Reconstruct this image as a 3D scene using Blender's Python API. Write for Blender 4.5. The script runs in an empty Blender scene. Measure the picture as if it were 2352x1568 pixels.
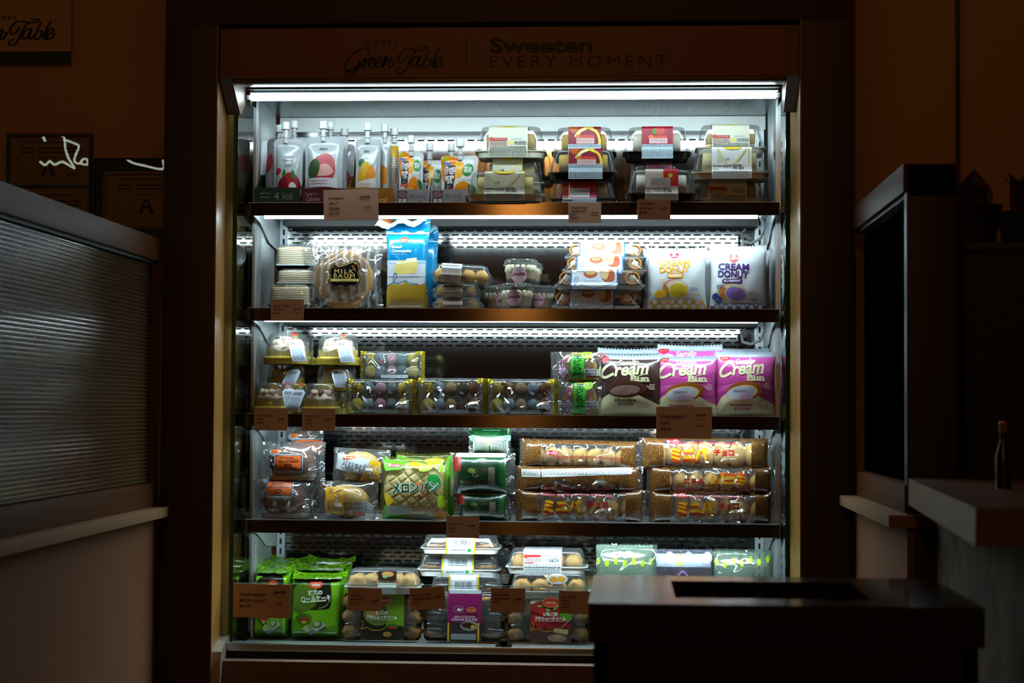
import bpy, bmesh, math, random
from mathutils import Vector, Matrix, noise
from math import sin, cos, pi, radians, sqrt
random.seed(7)
SC = bpy.context.scene
COL = SC.collection

# ------------------------------------------------------------------ camera
F_PX = 4200.0
CAMP = Vector((0.261, -4.178, 1.012)); YAW, PIT, ROL = 0.0618, 0.0352, -0.0058
def cam_axes():
    f = Vector((-sin(YAW)*cos(PIT), cos(YAW)*cos(PIT), sin(PIT)))
    r = Vector((cos(YAW), sin(YAW), 0)); u = r.cross(f)
    return cos(ROL)*r - sin(ROL)*u, -(sin(ROL)*r + cos(ROL)*u), f
AR, AD, AF = cam_axes()
cam = bpy.data.cameras.new('camera'); cam.sensor_width = 36.0; cam.lens = 36.0*F_PX/2352.0
cam.clip_start = 0.05; cam.clip_end = 60
cam.dof.use_dof = True; cam.dof.focus_distance = 4.2; cam.dof.aperture_fstop = 5.6
co = bpy.data.objects.new('camera', cam); COL.objects.link(co)
co.matrix_world = Matrix(((AR.x, -AD.x, -AF.x, CAMP.x), (AR.y, -AD.y, -AF.y, CAMP.y), (AR.z, -AD.z, -AF.z, CAMP.z), (0, 0, 0, 1)))
SC.camera = co
# ------------------------------------------------------------------ colour management, world, large lights
SC.view_settings.view_transform = 'Standard'; SC.view_settings.look = 'None'
SC.view_settings.gamma = 1; SC.view_settings.use_curve_mapping = False
SC.view_settings.exposure = 0.0
SC.cycles.transparent_max_bounces = 28
SC.cycles.max_bounces = 8; SC.cycles.diffuse_bounces = 3; SC.cycles.glossy_bounces = 4; SC.cycles.transmission_bounces = 6
SC.cycles.sample_clamp_indirect = 6.0
SC.cycles.caustics_reflective = False; SC.cycles.caustics_refractive = False
W = bpy.data.worlds.new('world'); SC.world = W; W.use_nodes = True
W.node_tree.nodes['Background'].inputs['Color'].default_value = (1.0, 0.40, 0.14, 1)
W.node_tree.nodes['Background'].inputs['Strength'].default_value = 0.020
LED = 26.0            # emission of the white light strips in the case
def area(name, loc, rot, sx, sy, power, color):
    l = bpy.data.lights.new(name, 'AREA'); l.shape = 'RECTANGLE'; l.size = sx; l.size_y = sy; l.energy = power; l.color = color
    o = bpy.data.objects.new(name, l); COL.objects.link(o); o.location = loc; o.rotation_euler = rot
    return o
# warm pendant far behind the camera (its streak shows in every brushed steel rail), and a dim warm fill added overhead, out of view, to light the wall
area('pendant_lamp', (-0.36, -6.3, 2.68), (radians(72), 0, 0), 0.25, 0.25, 11.0, (1.0, 0.45, 0.10))
area('warm_wall_fill', (0.2, -1.55, 2.66), (radians(38), 0, 0), 2.2, 0.3, 1.5, (1.0, 0.34, 0.09))

def P(px, py, Y):
    """point of the plane y=Y that the photo shows at pixel (px, py)"""
    d = AF + AR*((px-1176)/F_PX) + AD*((py-784)/F_PX)
    return CAMP + d*((Y-CAMP.y)/d.y)

# ------------------------------------------------------------------ materials
def lin(c):
    if isinstance(c, str):
        c = tuple(int(c[i:i+2], 16)/255 for i in (1, 3, 5))
        c = tuple(x/12.92 if x <= .04045 else ((x+.055)/1.055)**2.4 for x in c)
    return (c[0], c[1], c[2], 1)
MC = {}
def new(name):
    m = bpy.data.materials.new(name); m.use_nodes = True
    nt = m.node_tree
    return m, nt, nt.nodes, nt.links, nt.nodes['Principled BSDF']
def K(c, rough=.4, metal=0, coat=0, var=.12, nscale=90, bump=0, name=None, emit=0, aniso=0, crease=0, spec=.5):
    """solid procedural material: noise-varied colour (and bump)"""
    key = (c, rough, metal, coat, var, nscale, bump, emit, aniso, crease, spec)
    if key in MC: return MC[key]
    m, nt, N, L, b = new(name or 'paint'); c4 = lin(c)
    b.inputs['Roughness'].default_value = rough; b.inputs['Metallic'].default_value = metal
    b.inputs['Coat Weight'].default_value = coat; b.inputs['Coat Roughness'].default_value = .08
    if aniso: b.inputs['Anisotropic'].default_value = aniso
    tc = N.new('ShaderNodeTexCoord'); nz = N.new('ShaderNodeTexNoise'); nz.inputs['Scale'].default_value = nscale
    L.new(tc.outputs['Object'], nz.inputs['Vector'])
    mx = N.new('ShaderNodeMix'); mx.data_type = 'RGBA'
    mx.inputs[6].default_value = tuple(x*(1-var) for x in c4[:3])+(1,); mx.inputs[7].default_value = tuple(min(1, x*(1+var)) for x in c4[:3])+(1,)
    L.new(nz.outputs['Fac'], mx.inputs[0]); L.new(mx.outputs[2], b.inputs['Base Color'])
    if bump:
        bp = N.new('ShaderNodeBump'); bp.inputs['Strength'].default_value = bump; bp.inputs['Distance'].default_value = .002
        L.new(nz.outputs['Fac'], bp.inputs['Height']); L.new(bp.outputs['Normal'], b.inputs['Normal'])
    b.inputs['Specular IOR Level'].default_value = spec
    if crease:      # sharp folds of a foil bag
        nr = N.new('ShaderNodeTexNoise'); nr.noise_type = 'RIDGED_MULTIFRACTAL'; nr.inputs['Scale'].default_value = 15; nr.inputs['Detail'].default_value = 1.5; nr.inputs['Distortion'].default_value = 1
        bp = N.new('ShaderNodeBump'); bp.inputs['Strength'].default_value = crease; bp.inputs['Distance'].default_value = .022
        L.new(tc.outputs['Object'], nr.inputs['Vector']); L.new(nr.outputs['Fac'], bp.inputs['Height']); L.new(bp.outputs['Normal'], b.inputs['Normal']); L.new(bp.outputs['Normal'], b.inputs['Coat Normal'])
    if emit:
        b.inputs['Emission Color'].default_value = c4; b.inputs['Emission Strength'].default_value = emit
    MC[key] = m; return m
def film(name, tint=(1, 1, 1), gloss=.10, rough=.10, bumpscale=28, bump=.5, haze=.0, hazecol=(1, 1, 1)):
    """thin clear plastic: see-through, with a reflective wrinkled skin"""
    key = ('film', name)
    if key in MC: return MC[key]
    m, nt, N, L, b = new(name); N.remove(b); out = N['Material Output']
    tr = N.new('ShaderNodeBsdfTransparent'); tr.inputs['Color'].default_value = (*tint, 1)
    gl = N.new('ShaderNodeBsdfGlossy'); gl.inputs['Roughness'].default_value = rough
    fr = N.new('ShaderNodeLayerWeight'); fr.inputs['Blend'].default_value = .18
    ma = N.new('ShaderNodeMath'); ma.operation = 'MULTIPLY_ADD'; ma.inputs[1].default_value = .5; ma.inputs[2].default_value = gloss; ma.use_clamp = True
    L.new(fr.outputs['Fresnel'], ma.inputs[0])
    tc = N.new('ShaderNodeTexCoord'); nz = N.new('ShaderNodeTexNoise'); nz.inputs['Scale'].default_value = bumpscale; nz.inputs['Detail'].default_value = 2
    nz.inputs['Distortion'].default_value = 1.0
    if bump > .3: nz.noise_type = 'RIDGED_MULTIFRACTAL'; nz.inputs['Detail'].default_value = 1.6; nz.normalize = True
    L.new(tc.outputs['Object'], nz.inputs['Vector'])
    bp = N.new('ShaderNodeBump'); bp.inputs['Strength'].default_value = min(1, bump); bp.inputs['Distance'].default_value = .011 if bump < .75 else .034
    L.new(nz.outputs['Fac'], bp.inputs['Height']); L.new(bp.outputs['Normal'], gl.inputs['Normal']); L.new(bp.outputs['Normal'], fr.inputs['Normal'])
    ms = N.new('ShaderNodeMixShader'); L.new(ma.outputs[0], ms.inputs[0])
    if haze:
        df = N.new('ShaderNodeBsdfDiffuse'); df.inputs['Color'].default_value = (*hazecol, 1)
        m2 = N.new('ShaderNodeMixShader'); m2.inputs[0].default_value = haze
        L.new(tr.outputs[0], m2.inputs[1]); L.new(df.outputs[0], m2.inputs[2]); L.new(m2.outputs[0], ms.inputs[1])
    else: L.new(tr.outputs[0], ms.inputs[1])
    L.new(gl.outputs[0], ms.inputs[2]); L.new(ms.outputs[0], out.inputs['Surface'])
    MC[key] = m; return m
def wood(name, c1, c2, rough=.45, scale=(1, 1, 14), axis=2, coat=0):
    m, nt, N, L, b = new(name)
    tc = N.new('ShaderNodeTexCoord'); mp = N.new('ShaderNodeMapping')
    s = [60, 60, 60]; s[axis] = 1.6; mp.inputs['Scale'].default_value = s
    nz = N.new('ShaderNodeTexNoise'); nz.inputs['Scale'].default_value = 1.6; nz.inputs['Detail'].default_value = 6; nz.inputs['Distortion'].default_value = .6
    cr = N.new('ShaderNodeValToRGB'); cr.color_ramp.elements[0].color = lin(c1); cr.color_ramp.elements[1].color = lin(c2)
    cr.color_ramp.elements[0].position = .3; cr.color_ramp.elements[1].position = .7
    L.new(tc.outputs['Object'], mp.inputs[0]); L.new(mp.outputs[0], nz.inputs['Vector']); L.new(nz.outputs['Fac'], cr.inputs[0]); L.new(cr.outputs[0], b.inputs['Base Color'])
    bp = N.new('ShaderNodeBump'); bp.inputs['Strength'].default_value = .15; bp.inputs['Distance'].default_value = .001
    L.new(nz.outputs['Fac'], bp.inputs['Height']); L.new(bp.outputs[0], b.inputs['Normal'])
    b.inputs['Roughness'].default_value = rough; b.inputs['Coat Weight'].default_value = coat
    return m
def brushed(name, c, rough=.3, axis=0, metal=1, amt=.25, aniso=0.0):
    m, nt, N, L, b = new(name)
    tc = N.new('ShaderNodeTexCoord'); mp = N.new('ShaderNodeMapping'); s = [500, 500, 500]; s[axis] = 6
    mp.inputs['Scale'].default_value = s; nz = N.new('ShaderNodeTexNoise'); nz.inputs['Scale'].default_value = 1
    L.new(tc.outputs['Object'], mp.inputs[0]); L.new(mp.outputs[0], nz.inputs['Vector'])
    mr = N.new('ShaderNodeMapRange'); mr.inputs[3].default_value = rough*(1-amt); mr.inputs[4].default_value = rough*(1+amt)
    L.new(nz.outputs['Fac'], mr.inputs[0]); L.new(mr.outputs[0], b.inputs['Roughness'])
    b.inputs['Base Color'].default_value = lin(c); b.inputs['Metallic'].default_value = metal; b.inputs['Anisotropic'].default_value = aniso
    if aniso:
        tg = N.new('ShaderNodeTangent'); tg.direction_type = 'RADIAL'; tg.axis = 'Z'; L.new(tg.outputs[0], b.inputs['Tangent']); b.inputs['Anisotropic Rotation'].default_value = .25
    return m
def glass(name, tint, ior=1.5, rough=0.0):
    m, nt, N, L, b = new(name); N.remove(b); out = N['Material Output']
    tr = N.new('ShaderNodeBsdfTransparent'); tr.inputs['Color'].default_value = (*tint, 1)
    gl = N.new('ShaderNodeBsdfGlossy'); gl.inputs['Roughness'].default_value = rough
    fr = N.new('ShaderNodeFresnel'); fr.inputs['IOR'].default_value = ior
    # pane of finite thickness: both faces reflect, seen from either side
    geo = N.new('ShaderNodeNewGeometry'); mx = N.new('ShaderNodeMix'); mx.inputs[2].default_value = ior; mx.inputs[3].default_value = ior
    nz = N.new('ShaderNodeTexNoise'); nz.inputs['Scale'].default_value = 2
    ms = N.new('ShaderNodeMixShader'); L.new(fr.outputs[0], ms.inputs[0]); L.new(tr.outputs[0], ms.inputs[1]); L.new(gl.outputs[0], ms.inputs[2])
    L.new(ms.outputs[0], out.inputs['Surface'])
    N.remove(geo); N.remove(mx); N.remove(nz)
    return m
def emitter(name, c, s):
    m, nt, N, L, b = new(name); N.remove(b); e = N.new('ShaderNodeEmission'); e.inputs[0].default_value = lin(c); e.inputs[1].default_value = s
    L.new(e.outputs[0], N['Material Output'].inputs['Surface']); return m

# ------------------------------------------------------------------ mesh building
class MB:
    def __init__(s): s.v = []; s.f = []; s.m = []
    def add(s, vs, fs, mi=0):
        o = len(s.v); s.v += [tuple(x) for x in vs]
        for f in fs: s.f.append(tuple(i+o for i in f)); s.m.append(mi)
        return s
    def box(s, x0, x1, y0, y1, z0, z1, mi=0, b=0.0):
        if b <= 0 or min(x1-x0, y1-y0, z1-z0) <= 2.2*b:
            vs = [(x, y, z) for x in (x0, x1) for y in (y0, y1) for z in (z0, z1)]
            return s.add(vs, [(0, 1, 3, 2), (4, 6, 7, 5), (0, 4, 5, 1), (2, 3, 7, 6), (0, 2, 6, 4), (1, 5, 7, 3)], mi)
        bm = bmesh.new(); bmesh.ops.create_cube(bm, size=1)
        for v in bm.verts: v.co = Vector(((x0+x1)/2+v.co.x*(x1-x0), (y0+y1)/2+v.co.y*(y1-y0), (z0+z1)/2+v.co.z*(z1-z0)))
        bmesh.ops.bevel(bm, geom=bm.edges[:], offset=b, segments=2, profile=.6, affect='EDGES')
        return s.frombm(bm, mi)
    def frombm(s, bm, mi=0):
        bm.verts.index_update(); s.add([v.co[:] for v in bm.verts], [[v.index for v in f.verts] for f in bm.faces], mi); bm.free(); return s
    def loft(s, rings, mi=0, cap0=True, cap1=True, mis=None):
        n = len(rings[0]); vs = [p for r in rings for p in r]; o = len(s.v); s.v += [tuple(p) for p in vs]
        for i in range(len(rings)-1):
            for j in range(n):
                a, b = o+i*n+j, o+i*n+(j+1) % n
                s.f.append((a, b, b+n, a+n)); s.m.append(mis[i] if mis else mi)
        if cap0: s.f.append(tuple(o+j for j in reversed(range(n)))); s.m.append(mis[0] if mis else mi)
        if cap1: s.f.append(tuple(o+(len(rings)-1)*n+j for j in range(n))); s.m.append(mis[-1] if mis else mi)
        return s
    def tube(s, pts, r, n=8, mi=0, taper=None):
        pts = [Vector(p) for p in pts]; rings = []; up = Vector((0, 0, 1))
        for i, p in enumerate(pts):
            d = (pts[min(i+1, len(pts)-1)]-pts[max(i-1, 0)]).normalized()
            a = d.cross(up) if abs(d.dot(up)) < .95 else d.cross(Vector((0, 1, 0))); a.normalize(); b = d.cross(a)
            rr = r if taper is None else taper[i]
            rings.append([p+a*(rr*cos(2*pi*k/n))+b*(rr*sin(2*pi*k/n)) for k in range(n)])
        return s.loft(rings, mi)
    def lathe(s, prof, n=32, mi=0, cx=0, cy=0, flute=0, nfl=0, mis=None, cap0=False, cap1=False):
        rings = [[(cx+r*(1+flute*cos(nfl*2*pi*k/n) if i and nfl else r*0+1)*cos(2*pi*k/n), cy+r*(1+flute*cos(nfl*2*pi*k/n) if i and nfl else 1)*sin(2*pi*k/n), z) for k in range(n)] for i, (r, z) in enumerate(prof)]
        return s.loft(rings, mi, cap0, cap1, mis)
    def xf(s, M):
        s.v = [tuple(M @ Vector(v)) for v in s.v]; return s
def rr_ring(hw, hd, z, r, k=4, cx=0, cy=0):
    r = min(r, hw*.98, hd*.98); out = []
    for q, (sx, sy) in enumerate(((1, 1), (-1, 1), (-1, -1), (1, -1))):
        for i in range(k+1):
            a = q*pi/2 + i*(pi/2)/k
            out.append((cx+sx*(hw-r)+r*cos(a), cy+sy*(hd-r)+r*sin(a), z))
    return out
def obj(name, mb, mats, parent=None, loc=None, smooth=True, rot=None, auto=35):
    me = bpy.data.meshes.new(name); me.from_pydata(mb.v, [], mb.f)
    if not isinstance(mats, (list, tuple)): mats = [mats]
    for m in mats: me.materials.append(m)
    me.polygons.foreach_set('material_index', mb.m)
    me.polygons.foreach_set('use_smooth', [smooth]*len(mb.f))
    me.update()
    if smooth and auto and name not in ('puff', 'eclair', 'cake', 'pastry', 'bread_roll', 'rice_cake', 'dumpling', 'cream', 'crepe_cake'): me.set_sharp_from_angle(angle=radians(auto))
    o = bpy.data.objects.new(name, me); COL.objects.link(o)
    if parent: o.parent = parent
    if loc: o.location = loc
    if rot: o.rotation_euler = rot
    return o
def tag(o, label=None, cat=None, group=None, kind=None):
    if label: o['label'] = label
    if cat: o['category'] = cat
    if group: o['group'] = group
    if kind: o['kind'] = kind
    return o
def thing(name, label, cat, loc=(0, 0, 0), rot=(0, 0, 0), group=None):
    o = bpy.data.objects.new(name, None); COL.objects.link(o); o.empty_display_size = .05
    o.location = loc; o.rotation_euler = rot
    return tag(o, label, cat, group)
def dup(root, loc=None, rot=None, label=None, group=None, scale=None):
    r = root.copy(); COL.objects.link(r)
    if loc is not None: r.location = loc
    if rot is not None: r.rotation_euler = rot
    if scale is not None: r.scale = scale
    if label: r['label'] = label
    if group: r['group'] = group
    for ch in list(root.children):
        c = ch.copy(); COL.objects.link(c); c.parent = r
        for g in ch.children:
            d = g.copy(); COL.objects.link(d); d.parent = c
    return r

# ------------------------------------------------------------------ printing (lettering, marks) on surfaces
TX = {}
def text_geo(t, bold=0.0, shear=0.0, space=1.0):
    key = (t, bold, shear, space)
    if key in TX: return TX[key]
    cu = bpy.data.curves.new('t', 'FONT'); cu.body = t; cu.size = 1; cu.offset = bold; cu.shear = shear; cu.space_character = space
    cu.resolution_u = 3; cu.align_x = 'CENTER'
    o = bpy.data.objects.new('t', cu); COL.objects.link(o)
    me = bpy.data.meshes.new_from_object(o.evaluated_get(bpy.context.evaluated_depsgraph_get()))
    vs = [(v.co.x, v.co.y) for v in me.vertices]; fs = [tuple(p.vertices) for p in me.polygons]
    bpy.data.objects.remove(o); bpy.data.curves.remove(cu); bpy.data.meshes.remove(me)
    if not vs: vs, fs = [(0, 0), (1, 0), (1, 1)], []
    x0, x1 = min(v[0] for v in vs), max(v[0] for v in vs); y0, y1 = min(v[1] for v in vs), max(v[1] for v in vs)
    vs = [((x-x0)/max(1e-6, x1-x0), (y-y0)/max(1e-6, y1-y0)) for x, y in vs]
    TX[key] = (vs, fs); return TX[key]
def smooth_pts(pts, n=6, closed=False):
    out = []; N_ = len(pts)
    for i in range(N_ if closed else N_-1):
        p = [pts[(i+k) % N_] if closed else pts[min(max(i+k, 0), N_-1)] for k in (-1, 0, 1, 2)]
        for j in range(n):
            t = j/n
            out.append(tuple(.5*((2*p[1][a])+(-p[0][a]+p[2][a])*t+(2*p[0][a]-5*p[1][a]+4*p[2][a]-p[3][a])*t*t+(-p[0][a]+3*p[1][a]-3*p[2][a]+p[3][a])*t**3) for a in (0, 1)))
    if not closed: out.append(tuple(pts[-1]))
    return out
def stroke(pts, w, slant=.0):
    """ribbon along a polyline in pixel space; downstrokes heavier when slant is set"""
    L_, R_ = [], []
    for i, p in enumerate(pts):
        a, b = pts[max(i-1, 0)], pts[min(i+1, len(pts)-1)]
        dx, dy = b[0]-a[0], b[1]-a[1]; l = math.hypot(dx, dy) or 1; nx, ny = -dy/l, dx/l
        ww = w*(1-slant+slant*1.6*abs(dy/l)) if slant else w
        L_.append((p[0]+nx*ww/2, p[1]+ny*ww/2)); R_.append((p[0]-nx*ww/2, p[1]-ny*ww/2))
    return [[L_[i], L_[i+1], R_[i+1], R_[i]] for i in range(len(pts)-1)]
# hand-drawn script lettering of the shop sign, traced as pen strokes in its own 226 x 70 box
LOGO = [
 [(55, 12), (52, 2), (40, 0), (24, 8), (8, 24), (1, 40), (3, 52), (14, 54), (28, 44), (36, 30)], [(36, 30), (31, 44), (22, 58), (12, 64), (3, 62), (4, 54), (20, 46), (40, 38)],
 [(40, 30), (46, 24), (44, 34), (40, 44), (44, 42), (52, 28), (58, 22), (60, 26)], [(54, 40), (62, 34), (68, 26), (66, 21), (60, 24), (55, 36), (58, 44), (66, 42), (72, 34)],
 [(72, 36), (80, 30), (84, 24), (82, 20), (76, 24), (71, 36), (74, 44), (82, 42), (88, 32)], [(88, 32), (95, 20), (92, 32), (86, 44), (94, 32), (103, 22), (107, 24), (102, 36), (102, 44), (110, 40), (116, 28)],
 [(172, 0), (190, -2), (186, 4), (170, 6), (150, 2), (138, 4), (126, 16), (124, 28), (132, 32), (142, 24), (144, 16)], [(164, 6), (154, 22), (144, 44), (134, 56), (124, 58), (122, 50), (132, 44)],
 [(172, 26), (166, 20), (158, 26), (152, 38), (156, 44), (164, 40), (174, 20)], [(174, 20), (168, 36), (170, 44), (178, 38)], [(196, 4), (188, 22), (180, 40), (188, 45), (196, 36), (198, 26), (190, 26)],
 [(218, 2), (210, 18), (202, 38), (206, 45), (214, 40)], [(206, 37), (216, 32), (224, 26), (222, 20), (216, 22), (208, 34), (210, 44), (220, 42), (228, 30)]]
def logo_polys(x0, y0, w, lw=4.2, first=0):
    s = w/228.0; out = []
    for k, st in enumerate(LOGO[first:]):
        pts = smooth_pts(st, 5); out += stroke([(x0+x*s, y0+(y+2)*s) for x, y in pts], lw*s, .35)
    return out
def spec_polys(s, rnd):
    """list of polygons in photo pixels for one print element"""
    k = s[0]
    if k == 'r':
        x0, y0, x1, y1 = s[1:5]; return [[(x0, y0), (x1, y0), (x1, y1), (x0, y1)]]
    if k == 'rr':
        x0, y0, x1, y1, r = s[1:6]; cx, cy = (x0+x1)/2, (y0+y1)/2
        return [[(cx+p[0], cy+p[1]) for p in rr_ring(abs(x1-x0)/2, abs(y1-y0)/2, 0, r, 3)]]
    if k == 'e':
        cx, cy, rx, ry = s[1:5]; a0 = s[5] if len(s) > 6 else 0
        return [[(cx+rx*cos(t*pi/10)*cos(a0)-ry*sin(t*pi/10)*sin(a0), cy+rx*cos(t*pi/10)*sin(a0)+ry*sin(t*pi/10)*cos(a0)) for t in range(20)]]
    if k == 'p': return [list(s[1])]
    if k == 'sp': return [smooth_pts(s[1], 4, True)]
    if k == 'l': return stroke(s[1], s[2])
    if k == 'sl': return stroke(smooth_pts(s[1], 6), s[2])
    if k == 'logo': return logo_polys(s[1], s[2], s[3], s[4])
    if k == 'g':   # lines of small print too small to read in the photo
        x0, y0, x1, y1, n = s[1:6]; out = []; dy = (y1-y0)/n
        for i in range(n):
            x = x0
            while x < x1-1:
                l = min(rnd.uniform(2, 7), x1-x); out.append([(x, y0+i*dy), (x+l, y0+i*dy), (x+l, y0+i*dy+dy*.45), (x, y0+i*dy+dy*.45)]); x += l+rnd.uniform(.8, 1.8)
        return out
    if k == 'bar':
        x0, y0, x1, y1 = s[1:5]; out = []; x = x0
        while x < x1:
            l = rnd.choice((.6, .9, 1.5)); out.append([(x, y0), (x+l, y0), (x+l, y1), (x, y1)]); x += l+rnd.choice((.7, 1.1, 1.6))
        return out
    if k == 'fan':   # fan sector
        cx, cy, r0, r1, a0, a1 = s[1:7]; n = 10; A = [a0+(a1-a0)*i/n for i in range(n+1)]
        return [[(cx+r0*cos(a), cy-r0*sin(a)) for a in A]+[(cx+r1*cos(a), cy-r1*sin(a)) for a in reversed(A)]]
    raise ValueError(k)
def prints(mb, specs, box, mapfn, mats, nu=0, nv=0, lift=.0004, step=.00012, seed=1):
    """add the print elements to mesh mb; box = pixel box whose corners map to (0..1, 0..1)"""
    x0, y0, x1, y1 = box; rnd = random.Random(seed); bm = bmesh.new(); lay = bm.faces.layers.int.new('m'); lz = bm.faces.layers.int.new('z')
    U = lambda x, y: ((x-x0)/(x1-x0), 1-(y-y0)/(y1-y0))
    for li, s in enumerate(specs):
        mat = s[-1] if s[0] != 't' else s[6]
        if mat not in mats: mats.append(mat)
        mi = mats.index(mat); fs = []
        if s[0] == 't':     # ('t', text, x0, y0, x1, y1, mat, opts)
            o = s[7] if len(s) > 7 else {}
            vs, tf = text_geo(s[1], o.get('b', 0), o.get('sh', 0), o.get('sp', 1)); a = o.get('rot', 0); ar = o.get('arc', 0)
            tx0, ty0, tx1, ty1 = s[2:6]; cx, cy = (tx0+tx1)/2, (ty0+ty1)/2; V = []
            for u, v in vs:
                x = (u-.5)*(tx1-tx0); y = -(v-.5)*(ty1-ty0) - ar*(1-(2*u-1)**2)
                V.append((cx+x*cos(a)+y*sin(a), cy-x*sin(a)+y*cos(a)))
            bv = [bm.verts.new((*U(*p), li)) for p in V]
            for f in tf:
                try: fs.append(bm.faces.new([bv[i] for i in f]))
                except ValueError: pass
        else:
            for poly in spec_polys(s, rnd):
                try: fs.append(bm.faces.new([bm.verts.new((*U(*p), li)) for p in poly]))
                except ValueError: pass
        for f in fs: f[lay] = mi; f[lz] = li
    big = [f for f in bm.faces if len(f.verts) > 4]
    if big: bmesh.ops.triangulate(bm, faces=big)
    for ax, val, sg in ((0, 0, -1), (0, 1, 1), (1, 0, -1), (1, 1, 1)):      # nothing is printed past the edge of its surface
        c = [0, 0, 0]; c[ax] = val; no = [0, 0, 0]; no[ax] = sg
        bmesh.ops.bisect_plane(bm, geom=bm.verts[:]+bm.edges[:]+bm.faces[:], plane_co=c, plane_no=no, dist=1e-6, clear_outer=True)
    for ax, n in ((0, nu), (1, nv)):
        for i in range(1, n):
            c = [0, 0, 0]; c[ax] = i/n; no = [0, 0, 0]; no[ax] = 1
            bmesh.ops.bisect_plane(bm, geom=bm.verts[:]+bm.edges[:]+bm.faces[:], plane_co=c, plane_no=no, dist=1e-6)
    bm.verts.index_update(); o = len(mb.v)
    mb.v += [tuple(mapfn(v.co.x, v.co.y, lift+step*v.co.z)) for v in bm.verts]
    for f in bm.faces: mb.f.append(tuple(v.index+o for v in f.verts)); mb.m.append(f[lay])
    bm.free()
def flat_card(name, box, specs, base, parent, w, h, y=0.0, thick=.0006, seed=1, z0=0.0, axis='y', smooth=False):
    """a flat printed card w x h standing in the xz plane, front towards -y"""
    mb = MB(); mats = [base]; mb.box(-w/2, w/2, y, y+thick, z0, z0+h)
    prints(mb, specs, box, lambda u, v, l: ((u-.5)*w, y-l, z0+v*h), mats, seed=seed)
    return obj(name, mb, mats, parent, smooth=smooth)
# ================================================================== the place
def xz(px, py, Y): p = P(px, py, Y); return p.x, p.z
ZS = [1.4795-.2439*i for i in range(4)]       # tops of the four shelves
HX = .611                                     # half width of the shelves
WOODD = wood('dark_oak', '#2e1c14', '#38241a', .5)
WOODX = wood('oak_rail', '#5e381c', '#4a2b14', .5, axis=1)
WOODH = wood('dark_oak_header', '#2e1c14', '#38241a', .5, axis=0)
for w_ in (WOODX,): w_.node_tree.nodes['Principled BSDF'].inputs['Specular IOR Level'].default_value = .08
BEIGE = K('#b3906a', .85, var=.04, nscale=8, name='beige_plaster')
STEEL = brushed('brushed_steel', '#c9d2d4', .32)
STEELW = brushed('pale_steel', '#d7e0e2', .38, metal=.85)
RAILM = brushed('rail_steel', '#786a5e', .155, axis=0, aniso=1.0, amt=.1)
WHITEM = K('#cdd6d8', .35, metal=.0, var=.03, name='white_enamel')
DARK = K('#0b0a0a', .6, name='dark_void')
# ---- setting
def struct(name, mb, m, **k):
    o = obj(name, mb, m, **k); o['kind'] = 'structure'; return o
struct('floor', MB().box(-3.2, 3.4, -7.5, 1.2, -.05, 0), K('#6b5a4a', .5, nscale=5, name='floor_tile'), smooth=False)
struct('ceiling', MB().box(-3.2, 3.4, -7.5, 1.2, 2.75, 2.80), K('#2c2722', .9, name='ceiling_paint'), smooth=False)
XJL, XJR = xz(490, 784, -.20)[0], xz(1841, 784, -.20)[0]          # inner faces of the surround
XOL, XOR = xz(371, 784, -.20)[0], xz(1961, 784, -.20)[0]
ZJT = xz(1170, 51, -.20)[1]
YW = -.10
mb = MB(); mb.box(-3.2, XOL-.0006, YW, YW+.12, 0, 2.75); mb.box(XOR+.0006, 3.4, YW, YW+.12, 0, 2.75); mb.box(XOL-.0006, XOR+.0006, YW, YW+.12, 2.3506, 2.75)
struct('wall_back', mb, BEIGE, smooth=False)
jx = xz(2199, 300, YW)[0]
struct('trim_1', MB().box(jx-.004, jx+.004, YW-.012, YW, 0, 2.75), K('#3a2c1e', .6), smooth=False)
# ---- wooden surround
t = thing('wooden_surround', 'dark oak surround framing the lit refrigerated display case', 'surround', (0, -.2, 0))
def wrel(name, x0, x1, y0, y1, z0, z1, m, par, org, b=.002): return obj(name, MB().box(x0-org[0], x1-org[0], y0-org[1], y1-org[1], z0-org[2], z1-org[2], b=b), m, par)
o_ = (0, -.2, 0)
wrel('stile', XOL, XJL, -.2, .40, 0.0, ZJT, WOODD, t, o_); wrel('stile', XJR, XOR, -.2, .40, 0.0, ZJT, WOODD, t, o_)
wrel('header_board', XOL, XOR, -.2, .40, ZJT, 2.35, WOODH, t, o_)

JAMB_LIT = wood('oak_lit', '#94652e', '#a87638', .38)
for a, b_ in ((XJL, XJL+.003), (XJR-.003, XJR)): wrel('lit_jamb_skin', a, b_, -.199, .38, 0.0, ZJT, JAMB_LIT, t, o_)  # thin skin over the jamb; its lit look is put into a paler oak
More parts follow.
